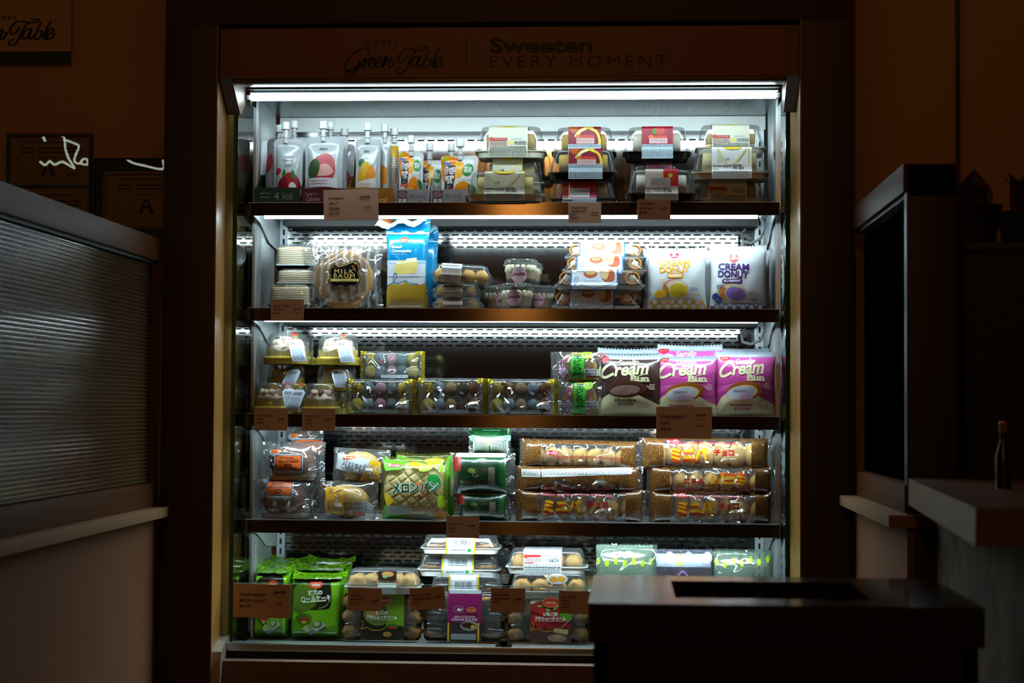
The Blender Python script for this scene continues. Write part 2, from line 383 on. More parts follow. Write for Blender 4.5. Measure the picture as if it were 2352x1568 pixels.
# ---- the refrigerated case
case = thing('display_refrigerator', 'open refrigerated display case with four steel shelves lit by white strips', 'display fridge', (0, 0, 0))
XG = .616; XGO = .626
zlip = xz(900, 1479, -.11)[1]; zdeck = zlip-.016
zglt = xz(543, 218, -.10)[1]
GL = glass('clear_glass', (.86, .93, .90), 1.8); GEDGE = K('#0d4a38', .15, coat=.5, name='glass_edge')
for s in (-1, 1):
    mb = MB(); x0, x1 = sorted((s*XG, s*XGO))
    mb.add([(s*XG, -.098, zlip), (s*XG, .12, zlip), (s*XG, .12, zglt), (s*XG, -.098, zglt)], [(0, 1, 2, 3)], 0)
    mb.box(x0, x1, -.1, -.098, zlip, zglt, 1); mb.box(x0, x1, -.098, .12, zglt, zglt+.001, 1)
    mb.add([(s*XGO, -.098, zlip), (s*XGO, .12, zlip), (s*XGO, .12, zglt), (s*XGO, -.098, zglt)], [(0, 1, 2, 3)], 0)
    obj('side_glass', mb, [GL, GEDGE], case, smooth=False)
    # steel cover behind the glass, its rolled front edge, and the inner side wall
    x0, x1 = sorted((s*(XGO+.001), s*(XGO+.006)))
    obj('outer_side_panel', MB().box(x0, x1, .102, .40, .02, zglt+.02), K('#8a775c', .6, name='side_cover'), case, smooth=False)
    prof = [(-.0, .105), (.004, .108), (.008, .118), (.010, .14), (.008, .30), (-.004, .335), (-.03, .347)]
    mb = MB(); ztop = zglt+.03
    rows = [[(s*(XG-.001-a), y, z) for a, y in prof] for z in (zdeck, ztop)]
    vs = rows[0]+rows[1]; n = len(prof)
    mb.add(vs, [(i, i+1, n+i+1, n+i) for i in range(n-1)])
    mb.box(*sorted((s*XG, s*(XG-.006))), .100, .112, zdeck, ztop)
    obj('side_wall', mb, STEELW, case)
# back wall: perforated steel with real slots
YB = .345
zc = xz(1176, 268, YB)[1]                       # ceiling of the cabinet
zb1 = xz(1176, 301, YB)[1]
rows_px = [[322], [530, 539.3, 548.5, 557.8, 567], [757, 766.4, 775.5, 784.8, 794], [985.5, 995, 1004.5, 1014, 1023.3], [1233.5, 1243, 1252.5, 1262, 1271.3, 1280.6, 1290, 1299.5]]
allz = sorted([(xz(1176, y, YB)[1], i % 2) for g in rows_px for i, y in enumerate(g)], reverse=True)
mb = MB(); pit = .0250; XB0 = -.5745; NX = 46; half = .0046
def slot_cell(mb, cx, cz, hw, hh, a, b):
    # plate from -hw..hw, -hh..hh with a rounded slot 2a x 2b, 3 mm deep
    N_ = 16; inner = []; outer = []
    for k in range(N_):
        t_ = 2*pi*(k+.5)/N_; dx, dz = cos(t_), sin(t_)
        inner.append((cx+(a-b)*(1 if dx > 0 else -1)+b*dx, cz+b*dz))
        q = max(abs(dx)/hw, abs(dz)/hh) if False else None
        tt = math.atan2(sin(t_)*1.0, cos(t_)*1.0)
        # project on the rectangle boundary by octant
        m = max(abs(dx), abs(dz)); outer.append((cx+hw*dx/m, cz+hh*dz/m))
    vs = [(x, YB, z) for x, z in outer]+[(x, YB, z) for x, z in inner]+[(x, YB+.0035, z) for x, z in inner]
    fs = [(k, (k+1) % N_, N_+(k+1) % N_, N_+k) for k in range(N_)]+[(N_+k, N_+(k+1) % N_, 2*N_+(k+1) % N_, 2*N_+k) for k in range(N_)]
    mb.add(vs, fs)
    # corners of the rectangle between the 16 boundary points
    for sx, sz, k in ((1, 1, 1), (-1, 1, 5), (-1, -1, 9), (1, -1, 13)):
        a_, b_ = outer[k], outer[(k+1) % N_]
        mb.add([(a_[0], YB, a_[1]), (b_[0], YB, b_[1]), (cx+sx*hw, YB, cz+sz*hh)], [(0, 1, 2)])
zprev = zb1
for z, odd in allz:
    mb.add([(-.60, YB, z+half), (.60, YB, z+half), (.60, YB, zprev), (-.60, YB, zprev)], [(0, 1, 2, 3)])
    off = pit/2 if odd else 0
    xs0 = XB0+off-pit/2; xs1 = xs0+NX*pit-(pit if odd else 0)
    mb.add([(-.60, YB, z-half), (xs0, YB, z-half), (xs0, YB, z+half), (-.60, YB, z+half)], [(0, 1, 2, 3)])
    mb.add([(xs1, YB, z-half), (.60, YB, z-half), (.60, YB, z+half), (xs1, YB, z+half)], [(0, 1, 2, 3)])
    for i in range(NX-odd): slot_cell(mb, XB0+off+i*pit, z, pit/2, half, .0088, .0018)
    zprev = z-half
mb.add([(-.60, YB, zdeck), (.60, YB, zdeck), (.60, YB, zprev), (-.60, YB, zprev)], [(0, 1, 2, 3)])
BACKM = brushed('back_steel', '#8f8c8a', .09, axis=2, amt=.3)
obj('perforated_back_panel', mb, BACKM, case, smooth=False)
obj('rear_duct', MB().box(-.615, .615, .385, .40, zdeck, zc+.02), K('#8f9a9c', .6), case, smooth=False)
mb = MB(); mb.box(-.605, .605, YB-.001, YB+.002, zb1+.002, zc-.001); mb.box(-.60, .60, YB-.003, YB, zb1-.001, zb1+.0015)
obj('upper_back_plate', mb, brushed('upper_steel', '#dfe3df', .4, axis=2, metal=.7), case, smooth=False)
mb = MB(); mb.box(-.608, .608, .024, YB, zc, zc+.008)
mb.box(-.56, .57, .026, .05, zc-.006, zc)
obj('cabinet_ceiling', mb, brushed('ceiling_steel', '#b9c3c8', .30, axis=1), case, smooth=False)
for s in (-1, 1):
    mb = MB(); x0, x1 = sorted((s*.600, s*.580)); mb.box(x0, x1, YB-.016, YB-.001, zdeck, zb1, 0)
    zz = zdeck+.01
    while zz < zb1-.03:
        xm = s*.590; mb.box(xm-.0025, xm+.0025, YB-.0168, YB-.0155, zz, zz+.014, 1); zz += .024
    obj('slotted_upright', mb, [STEELW, DARK], case, smooth=False)
# canopy: header panel, cheeks, air grille, tube
YH = -.19
zh0 = xz(1170, 177, YH)[1]; zh1 = xz(1170, 62, YH)[1]
cxl0, cxl1 = xz(506, 120, YH)[0], xz(534, 120, YH)[0]; cxr0, cxr1 = xz(1808, 120, YH)[0], xz(1836, 120, YH)[0]
HEADP = K('#6f3a24', .42, var=.05, nscale=200, name='header_lacquer')
mats = [HEADP]; mb = MB(); mb.box(cxl1, cxr0, YH, -.12, zh0, zh1)
INK = K('#1c0d0a', .5, name='header_ink')
hb = (534, 62, 1808, 177)
hw_ = cxr0-cxl1
spec = [('logo', 797, 107, 227, 5.0, INK),
        ('t', 'S', 844, 93, 852, 102, INK, {'b': .02, 'rot': .25}), ('t', 'W', 862, 90, 874, 99, INK, {'b': .02, 'rot': .1}), ('t', 'E', 882, 89, 889, 98, INK, {'b': .02}),
        ('t', 'E', 896, 91, 903, 100, INK, {'b': .02, 'rot': -.12}), ('t', 'T', 910, 94, 918, 102, INK, {'b': .02, 'rot': -.25}),
        ('r', 1075, 90, 1077.5, 155, INK), ('t', 'Sweeten', 1131, 86, 1366, 122, INK, {'b': .03}), ('t', 'EVERY MOMENT', 1132, 128, 1537, 154, INK, {'sp': 1.35, 'b': -.004})]
prints(mb, spec, hb, lambda u, v, l: (cxl1+u*hw_, YH-l, zh0+v*(zh1-zh0)), mats)
obj('header_sign', mb, mats, case, smooth=False)
mb = MB(); mb.box(cxl1+.002, cxr0-.002, YH+.001, -.14, zh0-.011, zh0-.0005, b=.003); obj('header_trim', mb, K('#5f5046', .35, metal=.5), case)
ch = K('#5c4634', .5, name='cheek_paint')
zch = xz(540, 262, -.1)[1]
for a, b in ((cxl0, cxl1), (cxr0, cxr1)):
    pr = [(YH-.002, zh1), (YH-.002, zh0), (-.103, zch+.02), (-.101, zch-.9), (-.08, zch-.9), (-.08, zh1)]
    pr = [(YH-.002, zh1), (YH-.002, zh0), (-.103, zch), (-.09, zch), (-.05, zch+.03), (-.05, zh1)]
    s_ = -1 if a < 0 else 1
    mb = MB(); mb.loft([[(a, y, z) for y, z in pr], [(b, y, z) for y, z in pr]]); obj('canopy_cheek', mb, ch, case, smooth=False)
mb = MB(); mb.box(cxl1, cxr0, YH+.004, -.115, zh0-.006, zh0-.004, 0)
obj('canopy_underside', mb, K('#5f5a52', .5), case, smooth=False)
m, nt, N, L, b = new('air_grille_mesh'); b.inputs['Specular IOR Level'].default_value = .1; b.inputs['Roughness'].default_value = .8
tc = N.new('ShaderNodeTexCoord'); vo = N.new('ShaderNodeTexVoronoi'); vo.inputs['Scale'].default_value = 260; vo.inputs['Randomness'].default_value = 0
cr = N.new('ShaderNodeValToRGB'); cr.color_ramp.elements[0].color = (.01, .015, .015, 1); cr.color_ramp.elements[1].color = (.06, .085, .085, 1); cr.color_ramp.elements[0].position = .35; cr.color_ramp.elements[1].position = .5
L.new(tc.outputs['Object'], vo.inputs['Vector']); L.new(vo.outputs['Distance'], cr.inputs[0]); L.new(cr.outputs[0], b.inputs['Base Color'])
obj('air_grille', MB().box(-.590, .605, -.112, -.056, zh0-.004, zh0-.001), m, case, smooth=False)
obj('grille_edge', MB().box(-.595, .608, -.118, -.113, zh0-.012, zh0-.001), K('#4f5653', .5, metal=.3), case, smooth=False)
LEDM = emitter('led_tube_glow', '#e0f8ff', LED)
YT = -.045; zt = xz(1180, 221, YT)[1]
mb = MB(); mb.tube([(-.598, YT, zt), (.598, YT, zt)], .0080, 12); obj('light_tube', mb, LEDM, case)
mb = MB(); mb.box(-.60, .604, YT-.009, YT+.009, zt+.009, zt+.014)
for s in (-1, 1): mb.tube([(s*.599, YT, zt), (s*.608, YT, zt)], .0055, 10)
obj('tube_holder', mb, K('#b8c2d0', .3), case)
# shelves
LEDS = emitter('led_strip_glow', '#dcf7ff', LED*1.7)
for i, z in enumerate(ZS):
    sh = obj('shelf', MB().box(-HX+.003, HX-.003, .003, .325, z-.010, z-.003), STEELW, case, smooth=False)
    obj('front_rail', MB().box(-HX, HX, -.0005, .0035, z-.0305, z-.0012).box(-HX, HX, -.0016, .0045, z-.0012, z, 1), [RAILM, STEELW], sh, smooth=False)
    mb = MB(); mb.box(-.575, .58, .255, .325, z-.030, z-.011); obj('rear_stiffener', mb, K('#2b2a28', .5), sh, smooth=False)
    for s in (-1, 1):
        pr = [(.01, z-.011), (.01, z-.028), (.10, z-.040), (.20, z-.075), (.30, z-.085), (.33, z-.085), (.33, z-.011)]
        x0 = s*.604; mb = MB().loft([[(x0, y, q) for y, q in pr], [(x0-s*.003, y, q) for y, q in pr]])
        obj('bracket', mb, WHITEM, sh, smooth=False)
    if True:
        mb = MB(); mb.box(-.572 if i else -.575, .562, .006, .020, z-(.036, .0315, .0290, .0280)[i], z-.0225); st = obj('light_strip', mb, LEDS, sh, smooth=False)
        obj('strip_channel', MB().box(-.585, .575, .004, .030, z-.0230, z-.0115), K('#d5dde0', .3), st, smooth=False)
        pts = [(.575, .11, z-.022), (.590, .16, z-.040), (.585, .22, z-.062), (.565, .25, z-.072), (.545, .27, z-.066), (.543, .29, z-.046), (.553, .31, z-.034)]
        if i < 3: obj('light_cable', MB().tube([Vector(q) for q in [(a, b_, c) for a, b_, c in pts]], .0035, 8), K('#aab2b4', .4), sh)
# deck, lip, front glass, base
obj('deck', MB().box(-.615, .615, -.09, YB, zdeck-.01, zdeck), STEELW, case, smooth=False)
obj('front_lip', MB().box(-.628, .628, -.135, -.085, zlip-.0165, zlip, b=.002), STEEL, case)
obj('bumper_recess', MB().box(-.628, .628, -.12, -.09, zlip-.055, zlip-.0165), K('#14100e', .5), case, smooth=False)
zbp = xz(900, 1522, -.175)[1]
obj('base_panel', MB().box(-.632, .632, -.175, .36, .06, zbp, b=.004), K('#6e5340', .6, name='base_paint'), case)
obj('toe_kick', MB().box(-.62, .62, -.10, .40, 0, .06), K('#14100e', .6), case, smooth=False)
for s in (-1, 1):
    pr = [(-.10, zlip+.014), (-.12, zlip+.012), (-.16, zlip+.002), (-.183, zlip-.012), (-.195, zlip-.04), (-.198, 0.02), (-.10, .02)]
    a = s*.618; b_ = s*.640
    if s < 0: a, b_ = -.622, -.643
    mb = MB().loft([[(a, y, z) for y, z in pr], [(b_, y, z) for y, z in pr]]); obj('end_cheek', mb, K('#9d8f80', .45, metal=.3, name='cheek_grey'), case, auto=25)
zg = xz(900, 1343, -.094)[1]
mb = MB()
for yy in (-.094, -.088): mb.add([(-.614, yy, zlip-.002), (.614, yy, zlip-.002), (.614, yy, zg), (-.614, yy, zg)], [(0, 1, 2, 3)], 0)
mb.box(-.614, .614, -.094, -.088, zg, zg+.0008, 1)
obj('front_glass', mb, [glass('low_front_glass', (.95, .98, .97), 1.45), K('#4f7a68', .2)], case, smooth=False)
bx = xz(1157, 1480, -.12)[0]
mb = MB(); mb.box(bx-.008, bx+.008, -.128, -.086, zlip, zlip+.014, b=.002); mb.box(bx-.018, bx+.018, -.13, -.10, zlip, zlip+.003, b=.001)
obj('glass_clamp', mb, K('#161616', .25, metal=.6), case)

# ---- half-wall on the left with ribbed pane
def half_wall(name, label, xin, th, y0, y1, ztop, zsill, s, sillout=.03):
    # s=+1: the visible face looks towards +x (left wall); s=-1: towards -x
    t = thing(name, label, 'half wall', (xin, y0, 0))
    B = lambda n, x0, x1, ya, yb, za, zb, m, b=.001: obj(n, MB().box(*sorted((s*x0, s*x1)), ya-y0, yb-y0, za, zb, b=b), m, t)
    B('lower_wall', -th, 0, y0, y1, 0, zsill-.022, K('#7a4a24', .85, var=.05, nscale=8, name='tan_plaster'), 0)
    B('sill', -th-.01, sillout, y0-.02, y1, zsill-.022, zsill, K('#8f6c4c', .6, name='sill_stone', spec=.2), .002)
    B('bottom_rail', -th, 0, y0, y1, zsill, zsill+.052, WOODX)
    B('top_rail', -th, .006, y0, y1, ztop-.050, ztop, WOODX)
    B('top_rail_lip', -th, -.004, y0, y1, ztop-.056, ztop-.050, DARK, 0)
    return t, B
yL0, yL1 = -1.9, -.205
XL = xz(350, 900, -.25)[0]; zsl = xz(350, 1165, -.25)[1]; ztl = xz(349, 545, -.25)[1]
t, B = half_wall('half_wall', 'wood framed half wall with ribbed pane left of the display case', XL, .09, yL0, yL1, ztl, zsl, 1)
mb = MB(); n = 58; za, zb = zsl+.052, ztl-.056; pr = []
for i in range(n):
    z0 = za+(zb-za)*i/n; dz = (zb-za)/n
    for k in range(5): q = k/5; pr.append((-.018+.0042*sin(pi*q)**.8, z0+dz*q))
pr.append((-.018, zb))
mb.add([(x, y, z) for x, z in pr for y in (0, yL1-yL0)], [(2*i, 2*i+1, 2*i+3, 2*i+2) for i in range(len(pr)-1)])
m, nt, N, L, b = new('ribbed_glass'); b.inputs['Base Color'].default_value = (.13, .075, .035, 1); b.inputs['Roughness'].default_value = .16; b.inputs['Coat Weight'].default_value = .12; b.inputs['Coat Roughness'].default_value = .12
obj('ribbed_pane', mb, m, t)
# right half-wall
XR = xz(2083, 900, -.93)[0]; yR0 = -.93; zsr = xz(2000, 1158, -.6)[1]
t, B = half_wall('half_wall', 'wood framed half wall with dark pane right of the display case', XR, .088, yR0, yL1, xz(2090, 376, -.93)[1], zsr, -1, .035)
mb = MB().box(-.0, .088, 0, .03, zsr, xz(2090, 376, -.93)[1], b=.002); obj('end_post', mb, WOODD, t)
obj('dark_pane', MB().box(.02, .03, .03, yL1-yR0, zsr+.052, 1.38), K('#020202', .9, spec=0), t, smooth=False)
obj('base_pillar', MB().box(.012, .092, -.002, .04, 0, zsr-.022), WOODD, t, smooth=False)
# bar counter to the right
def cubething(name, label, cat, x0, x1, y0, y1, z0, z1, m, b=.003, group=None):
    cx, cy = (x0+x1)/2, (y0+y1)/2
    t = obj(name, MB().box(x0-cx, x1-cx, y0-cy, y1-cy, 0, z1-z0, b=b), m, loc=(cx, cy, z0)); return tag(t, label, cat, group)
stone, nt, N, L, b = new('rough_stone'); b.inputs['Roughness'].default_value = .8
tc = N.new('ShaderNodeTexCoord'); nz = N.new('ShaderNodeTexNoise'); nz.inputs['Scale'].default_value = 9; nz.inputs['Detail'].default_value = 9; nz.inputs['Distortion'].default_value = .8
cr = N.new('ShaderNodeValToRGB'); cr.color_ramp.elements[0].color = lin('#3a2a1c'); cr.color_ramp.elements[1].color = lin('#6e553a'); cr.color_ramp.elements[0].position = .32; cr.color_ramp.elements[1].position = .55
L.new(tc.outputs['Object'], nz.inputs['Vector']); L.new(nz.outputs['Fac'], cr.inputs[0]); L.new(cr.outputs[0], b.inputs['Base Color'])
bp = N.new('ShaderNodeBump'); bp.inputs['Strength'].default_value = .5; bp.inputs['Distance'].default_value = .01; L.new(nz.outputs['Fac'], bp.inputs['Height']); L.new(bp.outputs[0], b.inputs['Normal'])
dF = -4.178
xa, za_ = xz(2084, 1112, -.95); xb, zb_ = xz(2240, 1146, dF+2.27)
zt0 = (za_+zb_)/2; th = .046
bar = thing('bar_counter', 'pale stone bar counter on a rough stone base at the right edge', 'counter', (1.2, -1.6, 0))
def prism(name, pts, z0, z1, m, par, org, b=True):
    mb = MB().loft([[(x-org[0], y-org[1], z-org[2]) for x, y in pts] for z in (z0, z1)]); return obj(name, mb, m, par, smooth=False)
og = (1.2, -1.6, 0)
prism('worktop', [(xa, -.965), (xb, dF+2.27), (1.9, dF+2.27), (1.9, -.965)], zt0-th, zt0, K('#6e5640', .4, name='worktop_laminate'), bar, og)
sx = xz(2145, 1300, -.93)[0]
prism('stone_base', [(sx, -.96), (sx, dF+2.50), (1.85, dF+2.50), (1.85, -.96)], 0, zt0-th, stone, bar, og)
# tall black cabinet behind the bar with a potted plant on it
zk = xz(2260, 562, -.5)[1]
cab = thing('cabinet', 'tall black cabinet standing behind the half wall at the right', 'cabinet', (1.25, -.35, 0))
obj('carcass', MB().box(-.33, .55, -.20, .20, 0, zk-.02, b=.003), K('#070707', .6), cab); obj('top_board', MB().box(-.335, .555, -.205, .205, zk-.02, zk, b=.003), K('#0c0a09', .5), cab)
def leafy(name, label, px, py0, py1, Y, pw, seed, zb):
    x, z1 = xz(px, py0, Y); t = thing(name, label, 'plant', (x, Y, zb)); R = random.Random(seed); H = z1-zb
    mb = MB().lathe([(.0, 0), (.05, 0), (.065, .08), (.068, .085), (.058, .085), (.055, .07), (0, .07)], 24); obj('pot', mb, K('#20150f', .6), t)
    mb = MB(); w = pw/4200*(Y-dF)
    for k in range(7):
        a = k*2*pi/7; L_ = H-.07 if k == 0 else (H-.07)*R.uniform(.6, .85); lean = 0 if k == 0 else .32
        rows = []
        for i in range(9):
            q = i/8; hw = w*.5*sin(pi*min(1, q*.93+.07)**.8)*(.9 if k == 0 else .7)*(1 if q < .9 else .4); r = lean*q*q*.12+.01
            c = Vector((cos(a)*r, sin(a)*r, .07+L_*q)); sdir = Vector((1, 0, 0)) if k == 0 else Vector((-sin(a), cos(a), 0))
            rows += [c-sdir*hw, c+Vector((0, .006, 0)), c+sdir*hw]
        mb.add(rows, [(3*i+j, 3*i+j+1, 3*i+j+4, 3*i+j+3) for i in range(8) for j in (0, 1)])
    obj('leaves', mb, K('#4b3422', .6, name='dry_leaf'), t); return t
leafy('potted_plant', 'dark broad-leaved plant nearer the half wall post on the black cabinet', 2226, 388, 560, -.42, 95, 3, zk)
leafy('potted_plant', 'dark plant cut by the right edge of the photo', 2362, 380, 560, -.30, 110, 5, zk)
# small glass bottle glinting on the bar
x, z = xz(2305, 1060, -1.35)
t = thing('bottle', 'small dark glass bottle glinting on the bar counter', 'bottle', (x, -1.35, zt0)); t.scale = (.55, .55, .85)
obj('body', MB().lathe([(0, 0), (.020, 0), (.022, .01), (.022, .06), (.010, .085), (.010, .10), (0, .10)], 20), K('#120b06', .25), t)
obj('cap', MB().lathe([(.0115, .10), (.0115, .118), (.009, .12), (0, .12)], 20), K('#b08a4a', .2, metal=1), t)
# foreground bin cabinet with a slot in its top
yc0 = dF+2.33; yc1 = dF+2.72
x0, zc1 = xz(1352, 1385, yc0); x1 = xz(2262, 1385, yc0)[0]
TOPM = K('#2a1d16', .16, coat=.3, var=.05, name='dark_laminate')
bn = thing('bin_cabinet', 'dark waste bin cabinet with a rectangular slot in its glossy top, in the foreground', 'cabinet', ((x0+x1)/2, (yc0+yc1)/2, 0))
sx0 = xz(1553, 1372, yc0+.03)[0]; sx1 = xz(2015, 1372, yc0+.03)[0]; hyc = (yc1-yc0)/2; hx = (x1-x0)/2; c = (x0+x1)/2
pa, pb = (x0+.036-c), hx-.03
a0, a1 = sx0-c, sx1-c; yy0, yy1 = -hyc+.08, hyc-.075
mb = MB(); T = .050
mb.box(-hx, a0, -hyc, hyc, zc1-T, zc1); mb.box(a1, hx, -hyc, hyc, zc1-T, zc1); mb.box(a0, a1, -hyc, yy0, zc1-T, zc1); mb.box(a0, a1, yy1, hyc, zc1-T, zc1)
obj('top', mb, TOPM, bn, smooth=False)
mb = MB(); hx2 = hx-.006
for bx_ in ((-hx2, hx2, -hyc+.012, -hyc+.03), (-hx2, hx2, hyc-.03, hyc-.012)): mb.box(*bx_, 0, zc1-T)
mb.box(-hx2, -hx2+.018, -hyc+.012, hyc-.012, 0, zc1-T); mb.box(hx2-.018, hx2, -hyc+.012, hyc-.012, 0, zc1-T)
obj('carcass', mb, K('#090706', .5), bn, smooth=False)
obj('bin_liner', MB().box(a0-.01, a1+.01, yy0-.01, yy1+.01, .05, zc1-.25), K('#050505', .7), bn, smooth=False)

# ---- things on the wall at the left
def wall_frame(label, bx, fw, mat_c, paper, group, twin=False, divider=None):
    Y = YW-.018; x0, z1 = xz(bx[0], bx[1], Y); x1, z0 = xz(bx[2], bx[3], Y); w, h = x1-x0, z1-z0
    t = thing('framed_certificate', label, 'framed certificate', ((x0+x1)/2, Y, z0), group=group)
    mb = MB(); fwm = fw*.00098
    for b_ in ((-w/2, w/2, 0, fwm), (-w/2, w/2, h-fwm, h), (-w/2, -w/2+fwm, fwm, h-fwm), (w/2-fwm, w/2, fwm, h-fwm)): mb.box(b_[0], b_[1], 0, .018, b_[2], b_[3])
    if divider: zd = (bx[3]-divider)*.00098; mb.box(-w/2+fwm, w/2-fwm, 0, .012, zd, zd+.005)
    obj('frame', mb, K('#0e0b0a', .4), t, smooth=False)
    return t, w, h, x0, z0, Y
INK2 = K('#17110d', .6); PAP = K('#a98c70', .8, var=.03)
PG = glass('picture_glass', (.96, .96, .96), 1.5)
t, w, h, x0, z0, Y = wall_frame('black framed pair of certificates nearest the left edge of the photo', (15, 307, 206, 560), 6, None, None, 'framed letter grade certificates', divider=428)
cert = lambda x, y: [('g', x+30, y+14, x+160, y+20, 1, INK2), ('g', x+27, y+28, x+60, y+45, 2, INK2), ('g', x+70, y+28, x+175, y+45, 2, INK2), ('g', x+72, y+50, x+116, y+56, 1, INK2),
    ('p', [(x+76, y+94), (x+90, y+62), (x+98, y+62), (x+112, y+94), (x+98, y+94), (x+99, y+90), (x+102, y+90), (x+99, y+82), (x+87, y+82), (x+84, y+90), (x+88, y+90), (x+88, y+94)], INK2),
    ('p', [(x+89, y+77), (x+98, y+77), (x+93.5, y+66)], PAP), ('g', x+140, y+88, x+165, y+98, 2, INK2)]
flat_card('certificate', (15, 307, 206, 560), cert(14, 307)+cert(14, 430), PAP, t, w-.01, h-.004, y=.008)
obj('glazing', MB().add([(-w/2+.004, .003, .004), (w/2-.004, .003, .004), (w/2-.004, .003, h-.004), (-w/2+.004, .003, h-.004)], [(0, 1, 2, 3)]), PG, t, smooth=False)
t, w, h, x0, z0, Y = wall_frame('black matted certificate frame beside the oak surround', (213, 362, 420, 560), 4, None, None, 'framed letter grade certificates')
mb = MB().box(-w/2+.003, w/2-.003, .009, .011, .003, h-.003); obj('mat_board', mb, K('#0b0f0a', .5), t, smooth=False)
bx2 = (236, 393, 400, 523)
xx0, zz1 = xz(236, 393, Y); xx1, zz0 = xz(400, 523, Y)
oo = flat_card('certificate', bx2, [('r', 241, 399, 400, 521, INK2), ('r', 243, 402, 400, 519, PAP)]+cert(241, 395), PAP, t, xx1-xx0, zz1-zz0, y=.006, z0=zz0-z0); oo.location.x = (xx0+xx1)/2-t.location.x
obj('glazing', MB().add([(-w/2+.004, .003, .004), (w/2-.004, .003, .004), (w/2-.004, .003, h-.004), (-w/2+.004, .003, h-.004)], [(0, 1, 2, 3)]), PG, t, smooth=False)
# shop sign board at the top left
Y = YW-.012; x0, z1 = xz(-110, -60, Y); x1, z0 = xz(162, 147, Y)
t = thing('sign_board', 'wall sign with script lettering over a dark green band, top left', 'sign', ((x0+x1)/2, Y, z0))
GINK = K('#131b10', .6); BRD = K('#b59772', .75, var=.03)
sb = (-110, -60, 162, 147)
sp = [('r', -110, 118, 162, 147, K('#1c2a16', .6)), ('logo', -96, 45, 222, 4.6, GINK)]
for i, c_ in enumerate('MARKET'): sp.append(('t', c_, -28+i*11.5, 34+abs(i-1.5)*1.5, -20+i*11.5, 42+abs(i-1.5)*1.5, GINK, {'b': .02, 'rot': (1.5-i)*.09}))
flat_card('board', sb, sp, BRD, t, x1-x0, z1-z0, y=0, thick=.01)
# neon scribble sign far behind the camera, seen only mirrored in the picture glass
NEON = emitter('neon_glow', '#e6f2d8', 13)
def neon(pts, r):
    YV = 2*(YW-.015)+2.2; mb = MB(); out = []
    for x, y in smooth_pts(pts, 4):
        p = P(x, y, YV); out.append((p.x, 2*(YW-.015)-YV, p.z))
    return mb.tube(out, r, 6)
ns = thing('neon_sign', 'white neon script sign far behind, mirrored in the picture glass', 'neon sign', (0, 0, 0))
for pts in ([(104, 325), (100, 309), (120, 306), (146, 314), (150, 340), (158, 365), (172, 387), (150, 374), (140, 372), (125, 378), (115, 370), (104, 379), (92, 371)], [(146, 320), (168, 328), (181, 336), (172, 360), (172, 372), (184, 375), (190, 366), (200, 366), (200, 378), (186, 376)], [(290, 364), (305, 374), (335, 381), (366, 388), (376, 384), (374, 364)]):
    obj('neon_tube', neon(pts, .0036), NEON, ns)
